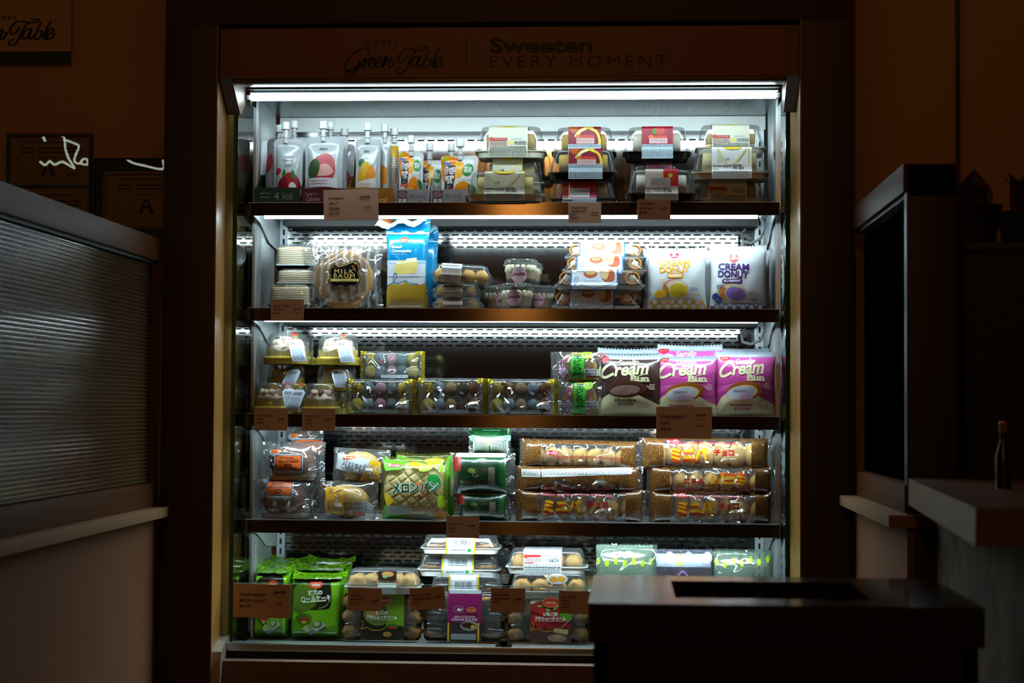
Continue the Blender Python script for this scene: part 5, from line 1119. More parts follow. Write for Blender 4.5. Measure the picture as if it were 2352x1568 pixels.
# rice cake boxes in gold edged film
G10 = 'boxes of sugared rice cakes in gold edged film'
GF = K('#a8962a', .22, metal=.5, var=.35, nscale=35, bump=.8, name='gold_film')
MOC = {'y': K('#c9b43a', .85, var=.12, nscale=90, bump=.8), 'b': K('#7d93a0', .85, var=.12, nscale=90, bump=.8), 'p': K('#b98ea6', .85, var=.12, nscale=90, bump=.8), 'g': K('#5f7a7c', .85, var=.12, nscale=90, bump=.8), 'k': K('#3d3426', .85, var=.2, nscale=90, bump=.8), 'o': K('#7c4418', .85, var=.2, nscale=90, bump=.8), 't': K('#a08c68', .85, var=.25, nscale=120, bump=.8)}
MBALL = {}
def mochi(label, box, Y, cols, base=None, seed=1, T=.024):
    x0, y0, x1, y1 = box; w_ = x1-x0; h_ = y1-y0
    mf = lambda u, v, fr: 1 if (u < .035 or u > .94 or ((u < .10 or u > .86) and v > .86+.1*noise.noise(Vector((u*30, seed, 0)))) or (v < .05 and (u < .2 or u > .8))) else 0
    lx = x0+w_*.06; ly = y0+h_*.10
    sp = [('e', lx+4, ly+8, 4, 4, NAVY), ('e', lx+4, ly+8, 2.8, 2.8, K('#c9d2d6', .4)), ('t', '궁중떡', lx+12, ly+2, lx+42, ly+17, BK, {'sh': .2, 'rot': -.12}), ('e', lx+46, ly+16, 2.5, 2.5, RED), ('rr', x0+w_*.34, y1-13, x0+w_*.76, y1-6, 3, K('#b9c2c4', .4)), ('t', 'NET WT/POIDS NET: 200 g/7 oz', x0+w_*.36, y1-11.5, x0+w_*.74, y1-7.5, BK, {'b': .01})]
    t, bg, w, h = bag_thing('rice_cake_box', label, 'boxed rice cakes', box, Y, T, [CLEARW, GF], sp, G10, base=base, seed=seed, crinkle=.0026, pinch=.0, zig='lr', seals=(.03, .06, .0, .0), block=True, nu=36, nv=20, mfun=mf)
    mb = MB(); mb.loft([rr_ring(w*.44, T*.8, .002, .006), rr_ring(w*.455, T*.86, h*.05, .006), rr_ring(w*.46, T*.88, h*.05, .006)], cap1=True); obj('tray', mb, K('#241f12', .4), t)
    for r_, row in enumerate(cols):
        for i, c in enumerate(row):
            rr = w*.090
            if c not in MBALL:
                mb = MB(); blob(mb, (0, 0, 0), 1, ord(c), .05, n=16, m=11, squash=(1, .9, 1.12)); o = obj('rice_cake', mb, MOC[c], t); MBALL[c] = o.data
            else: o = bpy.data.objects.new('rice_cake', MBALL[c]); COL.objects.link(o); o.parent = t
            o.location = ((i-2)*w*.166-w*.01, -T*.18+r_*.004, h*.07+rr*1.12+r_*(h*.44)); o.scale = (rr, rr*.85, min(rr*1.05, h*.20))
mochi('rice cake box alone in the upper row, beside the domed cakes', (828, 806, 976, 874), .075, ['ybpgy', 'ybpgy'], None, 111)
mochi('pastel rice cake box at the left of the bottom row', (796, 870, 956, 954), .022, ['ybpgy', 'ygpgy'], zt+.0005, 112)
mochi('rice cake box with black and orange cakes in the middle of the bottom row', (958, 868, 1118, 954), .022, ['ybtko', 'ybtko'], zt+.0005, 113)
mochi('rice cake box at the right of the bottom row next to the green packs', (1116, 870, 1282, 954), .022, ['ybtbo', 'yotbo'], zt+.0005, 114)
# green pancake sandwich packs
G11 = 'green lettered pancake sandwich packs'
GR1 = K('#2fa52a', .35); GR2 = K('#9ccf2a', .4); MG = K('#8a2a78', .4)
def dora(label, box, Y, base=None, seed=1, rz=0):
    x0, y0, x1, y1 = box; w_ = x1-x0; h_ = y1-y0; X = lambda q: x0+w_*q; Yp = lambda q: y0+h_*q
    sp = [('p', [(X(.40), Yp(.04)), (X(.66), Yp(0)), (X(.64), Yp(1)), (X(.38), Yp(1))], GR1), ('t', '生', X(.44), Yp(.04), X(.60), Yp(.24), BK, {'b': .03}), ('t', 'ど', X(.44), Yp(.25), X(.60), Yp(.42), BK, {'b': .03}), ('t', 'ら', X(.44), Yp(.44), X(.60), Yp(.62), BK, {'b': .03}), ('t', '焼', X(.43), Yp(.66), X(.62), Yp(.9), BK, {'b': .03}), ('e', X(.70), Yp(.10), w_*.10, h_*.13, GR2), ('t', '抹茶', X(.64), Yp(.05), X(.77), Yp(.15), DKG, {'b': .03}),
          ('p', [(X(.12), Yp(.66)), (X(.27), Yp(.46)), (X(.38), Yp(.66)), (X(.25), Yp(.94))], MG), ('p', [(X(.15), Yp(.66)), (X(.27), Yp(.50)), (X(.36), Yp(.66)), (X(.25), Yp(.90))], K('#c3b6c4', .4)), ('g', X(.2), Yp(.60), X(.33), Yp(.8), 4, NAVY), ('sl', [(X(.16), Yp(.40)), (X(.22), Yp(.30)), (X(.33), Yp(.26))], 3, MG), ('rr', X(.65), Yp(.56), X(.92), Yp(.78), 2, K('#b9c0c0', .4)), ('t', 'MATCHA', X(.67), Yp(.58), X(.90), Yp(.66), BK, {'b': .03}), ('t', 'DORAYAKI', X(.67), Yp(.68), X(.90), Yp(.76), BK, {'b': .03}),
          ('e', X(.80), Yp(.90), w_*.13, h_*.08, K('#9a6a34', .5)), ('e', X(.80), Yp(.93), w_*.11, h_*.04, DKG)]
    t, bg, w, h = bag_thing('pancake_pack', label, 'bagged pancakes', box, Y, .018, CLEARW, sp, G11, base=base, seed=seed, crinkle=.003, pinch=.03, zig='lr', seals=(.13, .10, .02, .02), nu=28, nv=20, rotz=rz)
    mb = MB()
    for y in (-.0075, .0075):
        mb.loft([[(w*.02+r*w*.36*cos(a), y*(1 if r > .9 else 1)+s_, h*.5+r*h*.47*sin(a)) for a in [2*pi*k/28 for k in range(28)]] for r, s_ in ((.6, -.005), (.92, -.0035), (1, 0), (.92, .0035), (.6, .005))])
    obj('pancake', mb, K('#a8763c', .65, var=.12, nscale=40), t)
dora('green lettered pancake pack resting on the lower one', (1264, 808, 1386, 878), .05, None, 121, -.04)
dora('green lettered pancake pack standing on the shelf below its twin', (1276, 876, 1384, 954), .045, zt+.0005, 122)
# cream bun bags
G12 = 'cream bun bags on the third shelf'
CREAMC = K('#e2dcb0', .35, var=.04); CHOB = K('#3c2522', .28, coat=.5, crease=.35, var=.05); PNK = K('#c7509f', .28, coat=.5, crease=.35, var=.04); PNK2 = K('#b23c8c', .3, coat=.3); SEAL = K('#9aa9b4', .3, coat=.2)
def bun(label, box, Y, kind, base=None, seed=1, rz=0, lean=-.05, ox=None, oy=0):
    x0, y0, x1, y1 = box; ref = {'c': 1380, 's': 1512}[kind]; dx = (x0 if ox is None else ox)-ref; M = PNK if kind == 's' else CHOB
    X = lambda v: v+dx; Z = lambda v: v+oy
    c0 = ref; s = 1.0
    sp = []
    if kind == 's':
        for k in range(4): sp.append(('sp', [(X(c0-4), Z(852+k*26)), (X(c0+50), Z(842+k*26)), (X(c0+100), Z(858+k*26)), (X(c0+160), Z(846+k*26)), (X(c0+160), Z(857+k*26)), (X(c0+100), Z(868+k*26)), (X(c0+50), Z(854+k*26)), (X(c0-4), Z(862+k*26))], PNK2))
    sp += [('sp', [(X(c0+4), Z(822)), (X(c0+2), Z(828)), (X(c0+12), Z(832)), (X(c0+24), Z(827)), (X(c0+26), Z(821))], RED), ('t', 'Samlip', X(c0+6), Z(822), X(c0+22), Z(827), K('#e8d8c0', .4), {'sh': .3})] if kind == 's' else [('sp', [(X(c0), Z(816)), (X(c0+2), Z(830)), (X(c0+10), Z(832)), (X(c0+20), Z(826)), (X(c0+18), Z(818))], RED), ('g', X(c0+3), Z(822), X(c0+16), Z(825), 1, CREAMC), ('t', 'NO.1', X(c0+104), Z(820), X(c0+116), Z(824), K('#b0a6a0', .4), {'b': .02})]
    sp += [('t', 'Samlip', X(c0+40), Z(824), X(c0+90), Z(842), CREAMC, {'sh': .35, 'b': .025, 'rot': .06}),
           ('sl', [(X(c0+36), Z(846)), (X(c0+33), Z(838)), (X(c0+22), Z(836)), (X(c0+8), Z(846)), (X(c0+1), Z(858)), (X(c0+4), Z(866)), (X(c0+14), Z(866)), (X(c0+30), Z(858))], 6.2, CREAMC), ('t', 'ream', X(c0+30), Z(840), X(c0+114), Z(862), CREAMC, {'sh': .3, 'b': .03, 'rot': .08}), ('sl', [(X(c0+84), Z(866)), (X(c0+98), Z(861)), (X(c0+112), Z(859))], 1.6, CREAMC),
           ('t', 'Bun', X(c0+70), Z(862), X(c0+114), Z(877), CREAMC, {'b': .045}), ('r', X(c0+69), Z(874.5), X(c0+116), Z(877.2), CREAMC),
           ('sp', [(X(c0-2), Z(925)), (X(c0+14), Z(908)), (X(c0+40), Z(900)), (X(c0+80), Z(905)), (X(c0+112), Z(918)), (X(c0+128), Z(926)), (X(c0+142), Z(934)), (X(c0+144), Z(960)), (X(c0-4), Z(960))], CREAMC)]
    if kind == 'c': sp += [('e', X(c0+62), Z(894), 47, 19, -.08, K('#4a2014', .4, var=.15)), ('e', X(c0+58), Z(896), 40, 15, -.08, K('#2c120c', .5)), ('e', X(c0+57), Z(897), 36, 12, -.08, K('#8a675c', .5, var=.1, nscale=60)), ('t', 'Chocolate', X(c0+32), Z(915), X(c0+84), Z(923), K('#3a2a26', .5), {'b': .04}), ('t', '초코생크림빵', X(c0+40), Z(924), X(c0+77), Z(931), K('#3a2a26', .5), {'b': .03}), ('sl', [(X(c0+112+11*cos(a)), Z(921+10*sin(a))) for a in [k*pi/6 for k in range(13)]], .6, K('#3a2a26', .5))]
    else: sp += [('e', X(c0+62), Z(900), 46, 22, -.12, K('#9a4e1e', .4, var=.2, nscale=60)), ('e', X(c0+56), Z(905), 41, 17, -.15, K('#dfc486', .45)), ('e', X(c0+54), Z(905), 37, 14.5, -.15, K('#c4c6d4', .35, var=.05)), ('e', X(c0+66), Z(914), 18, 8, K('#c8a4bd', .45)), ('t', '2026.09.21', X(c0+34), Z(898), X(c0+68), Z(904), K('#20262e', .5), {'b': .01}), ('t', 'Strawberry', X(c0+25), Z(928), X(c0+84), Z(937), K('#9a2c56', .5), {'b': .04}), ('t', '딸기생크림빵', X(c0+38), Z(938), X(c0+78), Z(945), K('#9a2c56', .5), {'b': .03}), ('sl', [(X(c0+112+11*cos(a)), Z(930+10*sin(a))) for a in [k*pi/6 for k in range(13)]], .6, K('#3a3a36', .5))]
    for k, wd in enumerate(('Rich', 'Flavour', 'Cream')): sp.append(('t', wd, X(c0+126-len(wd)*2.4), Z(882+k*4.6), X(c0+128), Z(885.5+k*4.6), CREAMC, {'b': .03}))
    sp.append(('g', X(c0+104), Z(918), X(c0+120), Z(925), 3, K('#8a8a78', .5)))
    mf = lambda u, v, fr: 1 if v > .925 else 0
    bag_thing('cream_bun_bag', label, 'bagged bun', box, Y, .026, [M, SEAL], sp, G12, base=base, lean=lean, rotz=rz, seed=seed, crinkle=.0024, pinch=.045, zig='t', seals=(.0, .0, .075, .0), p=2.3, nu=40, nv=36, topdip=.02, sag=.2, mfun=mf)
bun('brown chocolate cream bun bag in front', (1378, 812, 1522, 954), .045, 'c', zt+.0005, 131)
bun('brown chocolate cream bun bag half a row behind and higher', (1372, 798, 1520, 945), .105, 'c', zt+.0005, 132, oy=-8)
bun('pink strawberry cream bun bag in front behind the large price card', (1510, 816, 1646, 954), .045, 's', zt+.0005, 133)
bun('pink strawberry cream bun bag rising behind, showing its grey seal', (1510, 790, 1660, 945), .10, 's', zt+.0005, 134, oy=-22)
bun('pink strawberry cream bun bag in front at the right end', (1642, 806, 1794, 954), .050, 's', zt+.0005, 135, ox=1652, oy=-3, rz=-.04)
bun('pink strawberry cream bun bag behind at the right end, seal showing', (1640, 798, 1795, 945), .165, 's', zt+.0005, 136, rz=.03, ox=1652, oy=-14)
# ================================================================== fourth shelf
zt = ZS[3]-.003
G13 = 'clear bags of brown cocoa cakes'
CK = K('#5c3422', .75, var=.15, nscale=40, bump=.3); ORP = K('#b9551c', .4); CAPG = K('#8fa2b0', .4); DKR = K('#2a0f0c', .5)
def cocoa(label, box, Y, base=None, seed=1, rz=0, ox=0, oy=0, oz=0):
    x0, y0, x1, y1 = box; X = lambda v: v+ox; Z = lambda v: v+oy
    sp = [('e', X(636), Z(1039), 15, 8, .1, CAPG), ('e', X(637), Z(1036), 11, 5, ORP), ('e', X(640), Z(1040), 13, 6, -.3, CAPG), ('e', X(637), Z(1037), 9, 4, ORP), ('t', 'Cocoa Flavor', X(620), Z(1038), X(672), Z(1058), DKR, {'b': .05, 'rot': .32, 'sh': .2}), ('rr', X(635), Z(1042), X(702), Z(1082), 2, CAPG), ('rr', X(637), Z(1044), X(700), Z(1079), 2, K('#16283a', .4)), ('rr', X(639), Z(1045), X(698), Z(1077), 4, ORP),
          ('t', "Kurimama's", X(650), Z(1047), X(680), Z(1052), DKR, {'b': .03}), ('g', X(646), Z(1053), X(690), Z(1055), 1, DKR), ('t', 'Delicious Light Choco Cake', X(643), Z(1056), X(693), Z(1061), DKR, {'b': .03}), ('e', X(668), Z(1067), 8, 4, DKR), ('e', X(668), Z(1068), 5, 2.4, ORP), ('g', X(650), Z(1072), X(688), Z(1075), 1, DKR), ('rr', X(635), Z(1083), X(699), Z(1087), 1, K('#8f8478', .4)), ('t', 'NET WT. 2.82 OZ (80g)', X(642), Z(1089), X(690), Z(1094), K('#a39c92', .4), {'b': .02})]
    t, bg, w, h = bag_thing('cocoa_cake_bag', label, 'bagged cake', box, Y, .032, CLEARW, sp, G13, base=base, seed=seed, crinkle=.0055, pinch=.03, zig='lr', seals=(.06, .07, .02, .02), rotz=rz, nu=36, nv=24, f=20)
    mb = MB(); blob(mb, (0, .004, h*.47), w*.36, seed, .08, squash=(1, .062*0+.50, min(.95, h*.43/(w*.36))), n=26, m=14); obj('cake', mb, CK, t)
    mb = MB(); mb.loft([rr_ring(w*.33, .020, .002, .012), rr_ring(w*.36, .024, h*.13, .012)]); obj('paper_tray', mb, K('#a89a88', .6), t)
cocoa('clear cocoa cake bag at the bottom of the left end stack', (574, 1100, 730, 1197), .05, zt+.0008, 141, ox=-26, oy=60)
cocoa('clear cocoa cake bag in the middle of the left end stack', (598, 1014, 748, 1104), .055, None, 142)
cocoa('clear cocoa cake bag at the top rear, half hidden by a price card', (648, 978, 744, 1044), .12, None, 143, ox=44, oy=-36)
G14 = 'clear bags of steamed cheese cakes'
SCK = K('#cfa84a', .75, var=.12, nscale=50, bump=.3); YLW = K('#dca81e', .4); SGY = K('#b0b9bf', .35)
def steamed(label, box, Y, sp, base=None, seed=1, rz=0, ry=0):
    t, bg, w, h = bag_thing('steamed_cake_bag', label, 'bagged cake', box, Y, .028, CLEARW, sp, G14, base=base, seed=seed, crinkle=.004, pinch=.02, zig='lr', seals=(.05, .06, .02, .02), rotz=rz, roty=ry, nu=32, nv=24, f=16)
    mb = MB(); blob(mb, (-w*.02, .004, h*.47), w*.36, seed, .05, squash=(1, .45, min(1, h*.44/(w*.36))), n=24, m=12, ribs=.03); obj('cake', mb, SCK, t)
steamed('steamed cheese cake bag leaning on top of the upside-down one', (764, 1030, 894, 1108), .06,
        [('p', [(772, 1042), (850, 1052), (842, 1090), (768, 1078)], SGY), ('e', 800, 1052, 16, 5, -.12, ORP), ('t', 'ヨーパン', 788, 1049, 812, 1055, WT, {'b': .03, 'rot': -.12}), ('t', 'Steamed', 786, 1058, 838, 1074, BK, {'sp': 1.5, 'rot': -.22}), ('t', 'Cheese Cake', 783, 1070, 836, 1082, BK, {'rot': -.22}), ('p', [(850, 1054), (874, 1058), (872, 1106), (826, 1104), (836, 1084)], YLW), ]+vt('むし', 860, 1066, 872, 1094, BK, b=.05)+vt('むし', 860, 1066, 872, 1094, WT, b=.0)+vt('チーズパン', 840, 1064, 856, 1104, BK, b=.05)+vt('チーズパン', 840, 1064, 856, 1104, WT, b=.0), None, 151, .1, .05)
steamed('upside-down steamed cheese cake bag standing on the shelf', (728, 1104, 870, 1197), .05,
        [('r', 750, 1118, 794, 1182, YLW), ('g', 758, 1122, 768, 1136, 4, BK), ('e', 836, 1166, 24, 15, K('#a9acae', .4)), ('t', 'Cheese Cake', 792, 1155, 846, 1164, BK, {'rot': pi}), ('t', 'Steamed', 794, 1165, 846, 1174, BK, {'rot': pi, 'sp': 1.3}), ('e', 828, 1184, 14, 5, ORP)]+vt('チーズパン', 771, 1122, 789, 1178, BK, True, b=.05)+vt('チーズパン', 771, 1122, 789, 1178, WT, True)+vt('むし', 754, 1146, 766, 1178, BK, True, b=.05)+vt('むし', 754, 1146, 766, 1178, WT, True), zt+.0008, 152)
G15 = 'melon bread bags'
MEL = K('#e8d9ac', .8, var=.12, nscale=60, bump=.4); GM1 = K('#5fae1c', .35); GM2 = K('#a2cc22', .35); GM3 = K('#1f8f3a', .35); GMY = K('#e0c61c', .35); MT = K('#0f5c40', .35)
def melon(label, box, Y, seed, front, rz=0):
    x0, y0, x1, y1 = box
    sp = [('sp', [(882, 1048), (890, 1052), (908, 1055), (925, 1056), (932, 1068), (920, 1078), (900, 1080), (884, 1082), (880, 1060)], GM1), ('e', 955, 1066, 16, 8, .3, GMY), ('e', 980, 1073, 17, 9, -.3, GM2), ('e', 998, 1062, 16, 9, -.3, GM2), ('e', 1015, 1074, 5, 12, -.1, GM2), ('e', 906, 1068, 18, 5, K('#a81c1c', .4)), ('t', 'ヨーパン', 892, 1065, 920, 1071, WT, {'b': .04, 'rot': -.05}), ('e', 970, 1118, 14, 10, K('#e08a1c', .4)), ('e', 1000, 1108, 15, 20, -.3, GM3),
          ('sp', [(885, 1165), (900, 1172), (918, 1180), (932, 1185), (925, 1200), (880, 1200)], GM1), ('sp', [(884, 1135), (900, 1148), (908, 1156), (890, 1166)], GMY), ('e', 1016, 1160, 8, 22, GM2), ('e', 1012, 1188, 14, 12, K('#d08a1c', .4)),
          ('t', 'メロンパン', 901, 1108, 1012, 1136, WT, {'b': .10, 'rot': .05}), ('t', 'メロンパン', 902, 1109, 1011, 1135, MT, {'b': .035, 'rot': .05}), ('t', '～バター風味～', 929, 1139, 989, 1149, K('#8c2a1c', .4), {'b': .03}), ('rr', 890, 1166, 945, 1186, 3, K('#b3bcb4', .4)), ('g', 950, 1168, 1022, 1182, 3, K('#9a4a2a', .5)), ('r', 926, 1191, 1000, 1198, SGY)] if front else [('sp', [(x0+5, y0+6), (x0+30, y0+12), (x0+60, y0+14), (x0+60, y0+28), (x0+8, y0+26)], GM1), ('e', x0+90, y0+18, 24, 9, GMY), ('e', x0+40, y0+20, 8, 4, RED), ('sp', [(x1-22, y0+20), (x1-4, y0+20), (x1-4, y1-10), (x1-22, y1-30)], GM1)]
    t, bg, w, h = bag_thing('melon_bread_bag', label, 'bagged bread', box, Y, .030, film('yellowgreen_film', tint=(.98, .98, .86), gloss=.09, rough=.10, bumpscale=22, bump=.6, haze=.06, hazecol=(.72, .75, .18)), sp, G15, base=zt+.0008, seed=seed, crinkle=.0035, pinch=.03, zig='tb', seals=(.03, .05, .07, .02), lean=-.05, rotz=rz, nu=36, nv=34, topdip=.03, f=14)
    # bread with a scored diamond crust
    mb = MB(); n = 72; R = min(w, h)*.43
    for j in range(n+1):
        for i in range(n+1):
            a, b = i/n*2-1, j/n*2-1; q = 1-abs(a)**3; p_ = 1-abs(b)**3; k = max(0, q*p_)**.6
            g = min(abs(((a+b*.8)*2.6) % 1-.5), abs(((a*.8-b)*2.6) % 1-.5)); y = -.020*k+.0048*max(0, 1-g*6)*k
            cx_, cz_ = a*math.sqrt(max(0, 1-b*b*.42)), b*math.sqrt(max(0, 1-a*a*.42)); mb.v.append((cx_*R*1.12, y, h*.46+cz_*R))
    for j in range(n):
        for i in range(n): a = j*(n+1)+i; mb.f.append((a, a+1, a+n+2, a+n+1)); mb.m.append(0)
    o0 = len(mb.v); per = [i for i in range(n)]+[(n+1)*j+n for j in range(n)]+[(n+1)*n+n-i for i in range(n)]+[(n+1)*(n-j) for j in range(n)]
    mb.v += [(mb.v[i][0]*.9, .016, h*.46+(mb.v[i][2]-h*.46)*.9) for i in per]; L_ = len(per)
    for k in range(L_): mb.f.append((per[k], o0+k, o0+(k+1) % L_, per[(k+1) % L_])); mb.m.append(0)
    mb.f.append(tuple(o0+k for k in range(L_))); mb.m.append(0)
    obj('melon_bread', mb, MEL, t, auto=None)
melon('green and yellow melon bread bag in front with green lettering', (870, 1046, 1030, 1198), .05, 161, True)
melon('melon bread bag behind, its green edge showing above and to the right', (908, 1038, 1046, 1195), .11, 162, False, .05)
G16 = 'dark green matcha cake packs'
DG1 = K('#0a4a1c', .25, coat=.5, crease=.5, var=.15); DG2 = K('#0c2e18', .3, coat=.3)
def matcha(label, box, Y, base=None, seed=1, kind=0, rz=0):
    x0, y0, x1, y1 = box; w_ = x1-x0; h_ = y1-y0; X = lambda q: x0+w_*q; Z = lambda q: y0+h_*q
    if kind == 0: sp = [('rr', X(.12), Z(.16), X(.76), Z(.88), 3, DG2), ('r', X(.04), Z(.10), X(.17), Z(.44), K('#9c1a20', .35)), ('t', '宇治抹茶ケーキ', X(.16), Z(.66), X(.62), Z(.76), K('#7c7a4c', .5)), ('sl', [(X(.40+.04*cos(a)), Z(.52+.05*sin(a))) for a in [k*pi/5 for k in range(9)]], 1.2, K('#8a6a5a', .5)), ('e', X(.34), Z(.42), w_*.06, h_*.06, K('#5f6a1c', .5)), ('rr', X(.60), Z(.34), X(.70), Z(.80), 1, K('#5f5448', .5)), ('r', X(.10), Z(.0), X(.85), Z(.10), K('#b9cdbb', .35)), ('g', X(.25), Z(.03), X(.55), Z(.07), 1, DG1), ('t', 'ナガイパン', X(.22), Z(.17), X(.45), Z(.22), K('#8fae8f', .5))]
    else: sp = [('r', X(.0), Z(0), X(1), Z(.28), DG1), ('g', X(.35), Z(.06), X(.75), Z(.12), 1, K('#8fc49a', .4)), ('sp', [(X(.08), Z(.26)), (X(.5), Z(.38)), (X(.95), Z(.26)), (X(.95), Z(.50)), (X(.1), Z(.52))], K('#9ccdb0', .35)), ('p', [(X(.12), Z(.52)), (X(.50), Z(.42)), (X(.50), Z(.98)), (X(.10), Z(.98))], K('#c9d6c4', .4)), ('rr', X(.54), Z(.40), X(.94), Z(.98), 2, K('#cfdccb', .4)), ('g', X(.15), Z(.55), X(.48), Z(.95), 8, K('#2c4a34', .5)), ('g', X(.57), Z(.45), X(.92), Z(.95), 9, K('#2c4a34', .5)), ('r', X(.50), Z(.52), X(.53), Z(.66), YEL)]
    mf = lambda u, v, fr: 1 if (u < .09 or u > .88) else 0
    t, bg, w, h = bag_thing('matcha_cake_pack', label, 'bagged cake', box, Y, .032, [DG1 if kind == 0 else film('pale_green_film', gloss=.14, haze=.35, hazecol=(.35, .6, .42)), CLEARW], sp, G16, base=base, seed=seed, crinkle=.004, pinch=.02, zig='lr', seals=(.07, .09, .04, .02), rotz=rz, nu=30, nv=24, mfun=mf)
    if kind: mb = MB(); mb.box(-w*.32, w*.32, -.018, .018, h*.06, h*.9, b=.008); obj('cake', mb, K('#2c5a24', .6), t)
matcha('dark green matcha cake pack at the bottom of its stack, in shadow', (1044, 1128, 1182, 1198), .055, zt+.0008, 171)
matcha('dark green matcha cake pack in the middle of its stack with a red tab', (1034, 1040, 1184, 1134), .05, None, 172)
matcha('pale-labelled matcha pack on top of the dark green stack', (1076, 983, 1174, 1042), .075, None, 173, kind=1)
# long bags of mini bread
G17 = 'long bags of seven mini breads'
m, nt, N, L, b = new('brown_star_film'); MBROWN = m
tc = N.new('ShaderNodeTexCoord'); vo = N.new('ShaderNodeTexVoronoi'); vo.feature = 'DISTANCE_TO_EDGE'; vo.inputs['Scale'].default_value = 330
cr = N.new('ShaderNodeValToRGB'); cr.color_ramp.elements[0].color = lin('#a57c3e'); cr.color_ramp.elements[1].color = lin('#4a2614'); cr.color_ramp.elements[0].position = .01; cr.color_ramp.elements[1].position = .08
L.new(tc.outputs['Object'], vo.inputs['Vector']); L.new(vo.outputs['Distance'], cr.inputs[0]); L.new(cr.outputs[0], b.inputs['Base Color']); b.inputs['Roughness'].default_value = .22; b.inputs['Coat Weight'].default_value = .5
BUNM = K('#dcb05c', .65, var=.22, nscale=22, name='bread_roll'); BMESH = []
RDK = K('#b0182a', .4); YK = K('#e8ad18', .4); OKK = K('#b8431a', .4)
def mini(label, box, Y, base=None, seed=1, kind='front', rz=0, ry=0, tw=0.0):
    x0, y0, x1, y1 = box; w_ = x1-x0; h_ = y1-y0; X = lambda q: x0+w_*q; Z = lambda q: y0+h_*q
    up = kind == 'flip'; r_ = {'rot': pi} if up else {}
    def T(txt, a, b_, c, d, m, **k):
        if up: a, c = 1-c, 1-a; b_, d = 1-d, 1-b_; k['rot'] = pi
        return ('t', txt, X(a), Z(b_), X(c), Z(d), m, k)
    sp = []
    if kind == 'label': sp = [('p', [(X(.05), Z(.14)), (X(.20), Z(.12)), (X(.20), Z(.42)), (X(.05), Z(.42))], WT), ('p', [(X(.21), Z(.12)), (X(.92), Z(.02)), (X(.91), Z(.28)), (X(.21), Z(.42))], WT), ('g', X(.06), Z(.18), X(.19), Z(.38), 4, TXT), ('g', X(.22), Z(.16), X(.90), Z(.34), 5, TXT), ('e', X(.28), Z(.84), w_*.055, h_*.09, RDK), T('ヨーパン', .235, .78, .325, .90, WT, b=.04), T('Tasty mini bread with creamy chocolate filling', .33, .80, .76, .92, RDK, b=.01, arc=1)]
    elif kind == 'back': sp = [('e', X(.27), Z(.48), w_*.055, h_*.09, RDK), T('ヨーパン', .225, .42, .315, .54, WT, b=.04), T('Tasty mini bread with creamy chocolate filling', .28, .56, .84, .74, RDK, b=.01, arc=3)]
    else:
        if not up: sp = [('e', X(.25), Z(.10), w_*.055, h_*.08, RDK)]
        else: sp = [('e', X(.75), Z(.90), w_*.055, h_*.08, RDK)]
        sp += [T('ヨーパン', .205, .05, .295, .15, WT, b=.04), T('Tasty mini bread with creamy chocolate filling', .26, .13, .74, .25, RDK, b=.012, arc=4)]
        sp += [T('ミニパ', .23, .31, .51, .82, OKK, b=.075), T('ミニパ', .23, .29, .51, .70, YK, b=.05), T('チョコ', .56, .34, .71, .56, RDK, b=.06)]
        if not up: sp += [T('7', .65, .80, .67, .94, K('#c98a5c', .4), b=.05), T('pieces', .675, .84, .76, .95, K('#a8604a', .4), b=.03), T('NET WT. 3.86 OZ. (109g)', .38, .91, .57, .97, SGY)]
    mf = lambda u, v, fr: 1 if (u < .02 or u > .97) else (0 if (u < .17 or u > .84 or v > .93 - .10*max(0, abs(u-.5)*2-.45) - (.10 if kind in ('back', 'label') else 0) or (kind == 'label' and v > .42+.1*sin(u*22))) else 1)
    t, bg, w, h = bag_thing('mini_bread_bag', label, 'bagged bread', box, Y, .030, [MBROWN, CLEARW], sp, G17, base=base, seed=seed, crinkle=.0045, pinch=.015, zig='lr', seals=(.035, .035, .02, .01), rotz=rz, roty=ry, nu=56, nv=20, f=16, p=3.4, e=.5, mfun=mf)
    for k in range(7):
        if not BMESH:
            mb = MB(); blob(mb, (0, 0, 0), 1, 4, .05, n=20, m=14); o = obj('bread_roll', mb, BUNM, t); BMESH.append(o.data)
        else: o = bpy.data.objects.new('bread_roll', BMESH[0]); COL.objects.link(o); o.parent = t
        o.location = ((k-3)*w*.118, .004, h*.48); o.scale = (w*.070, .024, h*.45); o.rotation_euler = (0, .18*sin(k*2.1+seed)+tw, 0)
mini('bottom bag of the left mini bread stack with cracked yellow lettering', (1178, 1124, 1488, 1200), .05, zt+.0008, 181)
mini('middle bag of the left mini bread stack with a long white label', (1182, 1070, 1478, 1130), .052, None, 182, 'label', tw=.5)
mini('top bag of the left mini bread stack, sagging in the middle', (1192, 1010, 1472, 1074), .06, None, 183, 'back', tw=.15, ry=.02)
mini('bottom bag of the right mini bread stack at the case wall', (1486, 1128, 1792, 1204), .048, zt+.0008, 184)
mini('upside-down middle bag of the right mini bread stack', (1484, 1070, 1788, 1132), .052, None, 185, 'flip')
mini('top bag of the right mini bread stack, under the large price card', (1468, 1006, 1784, 1078), .055, None, 186)
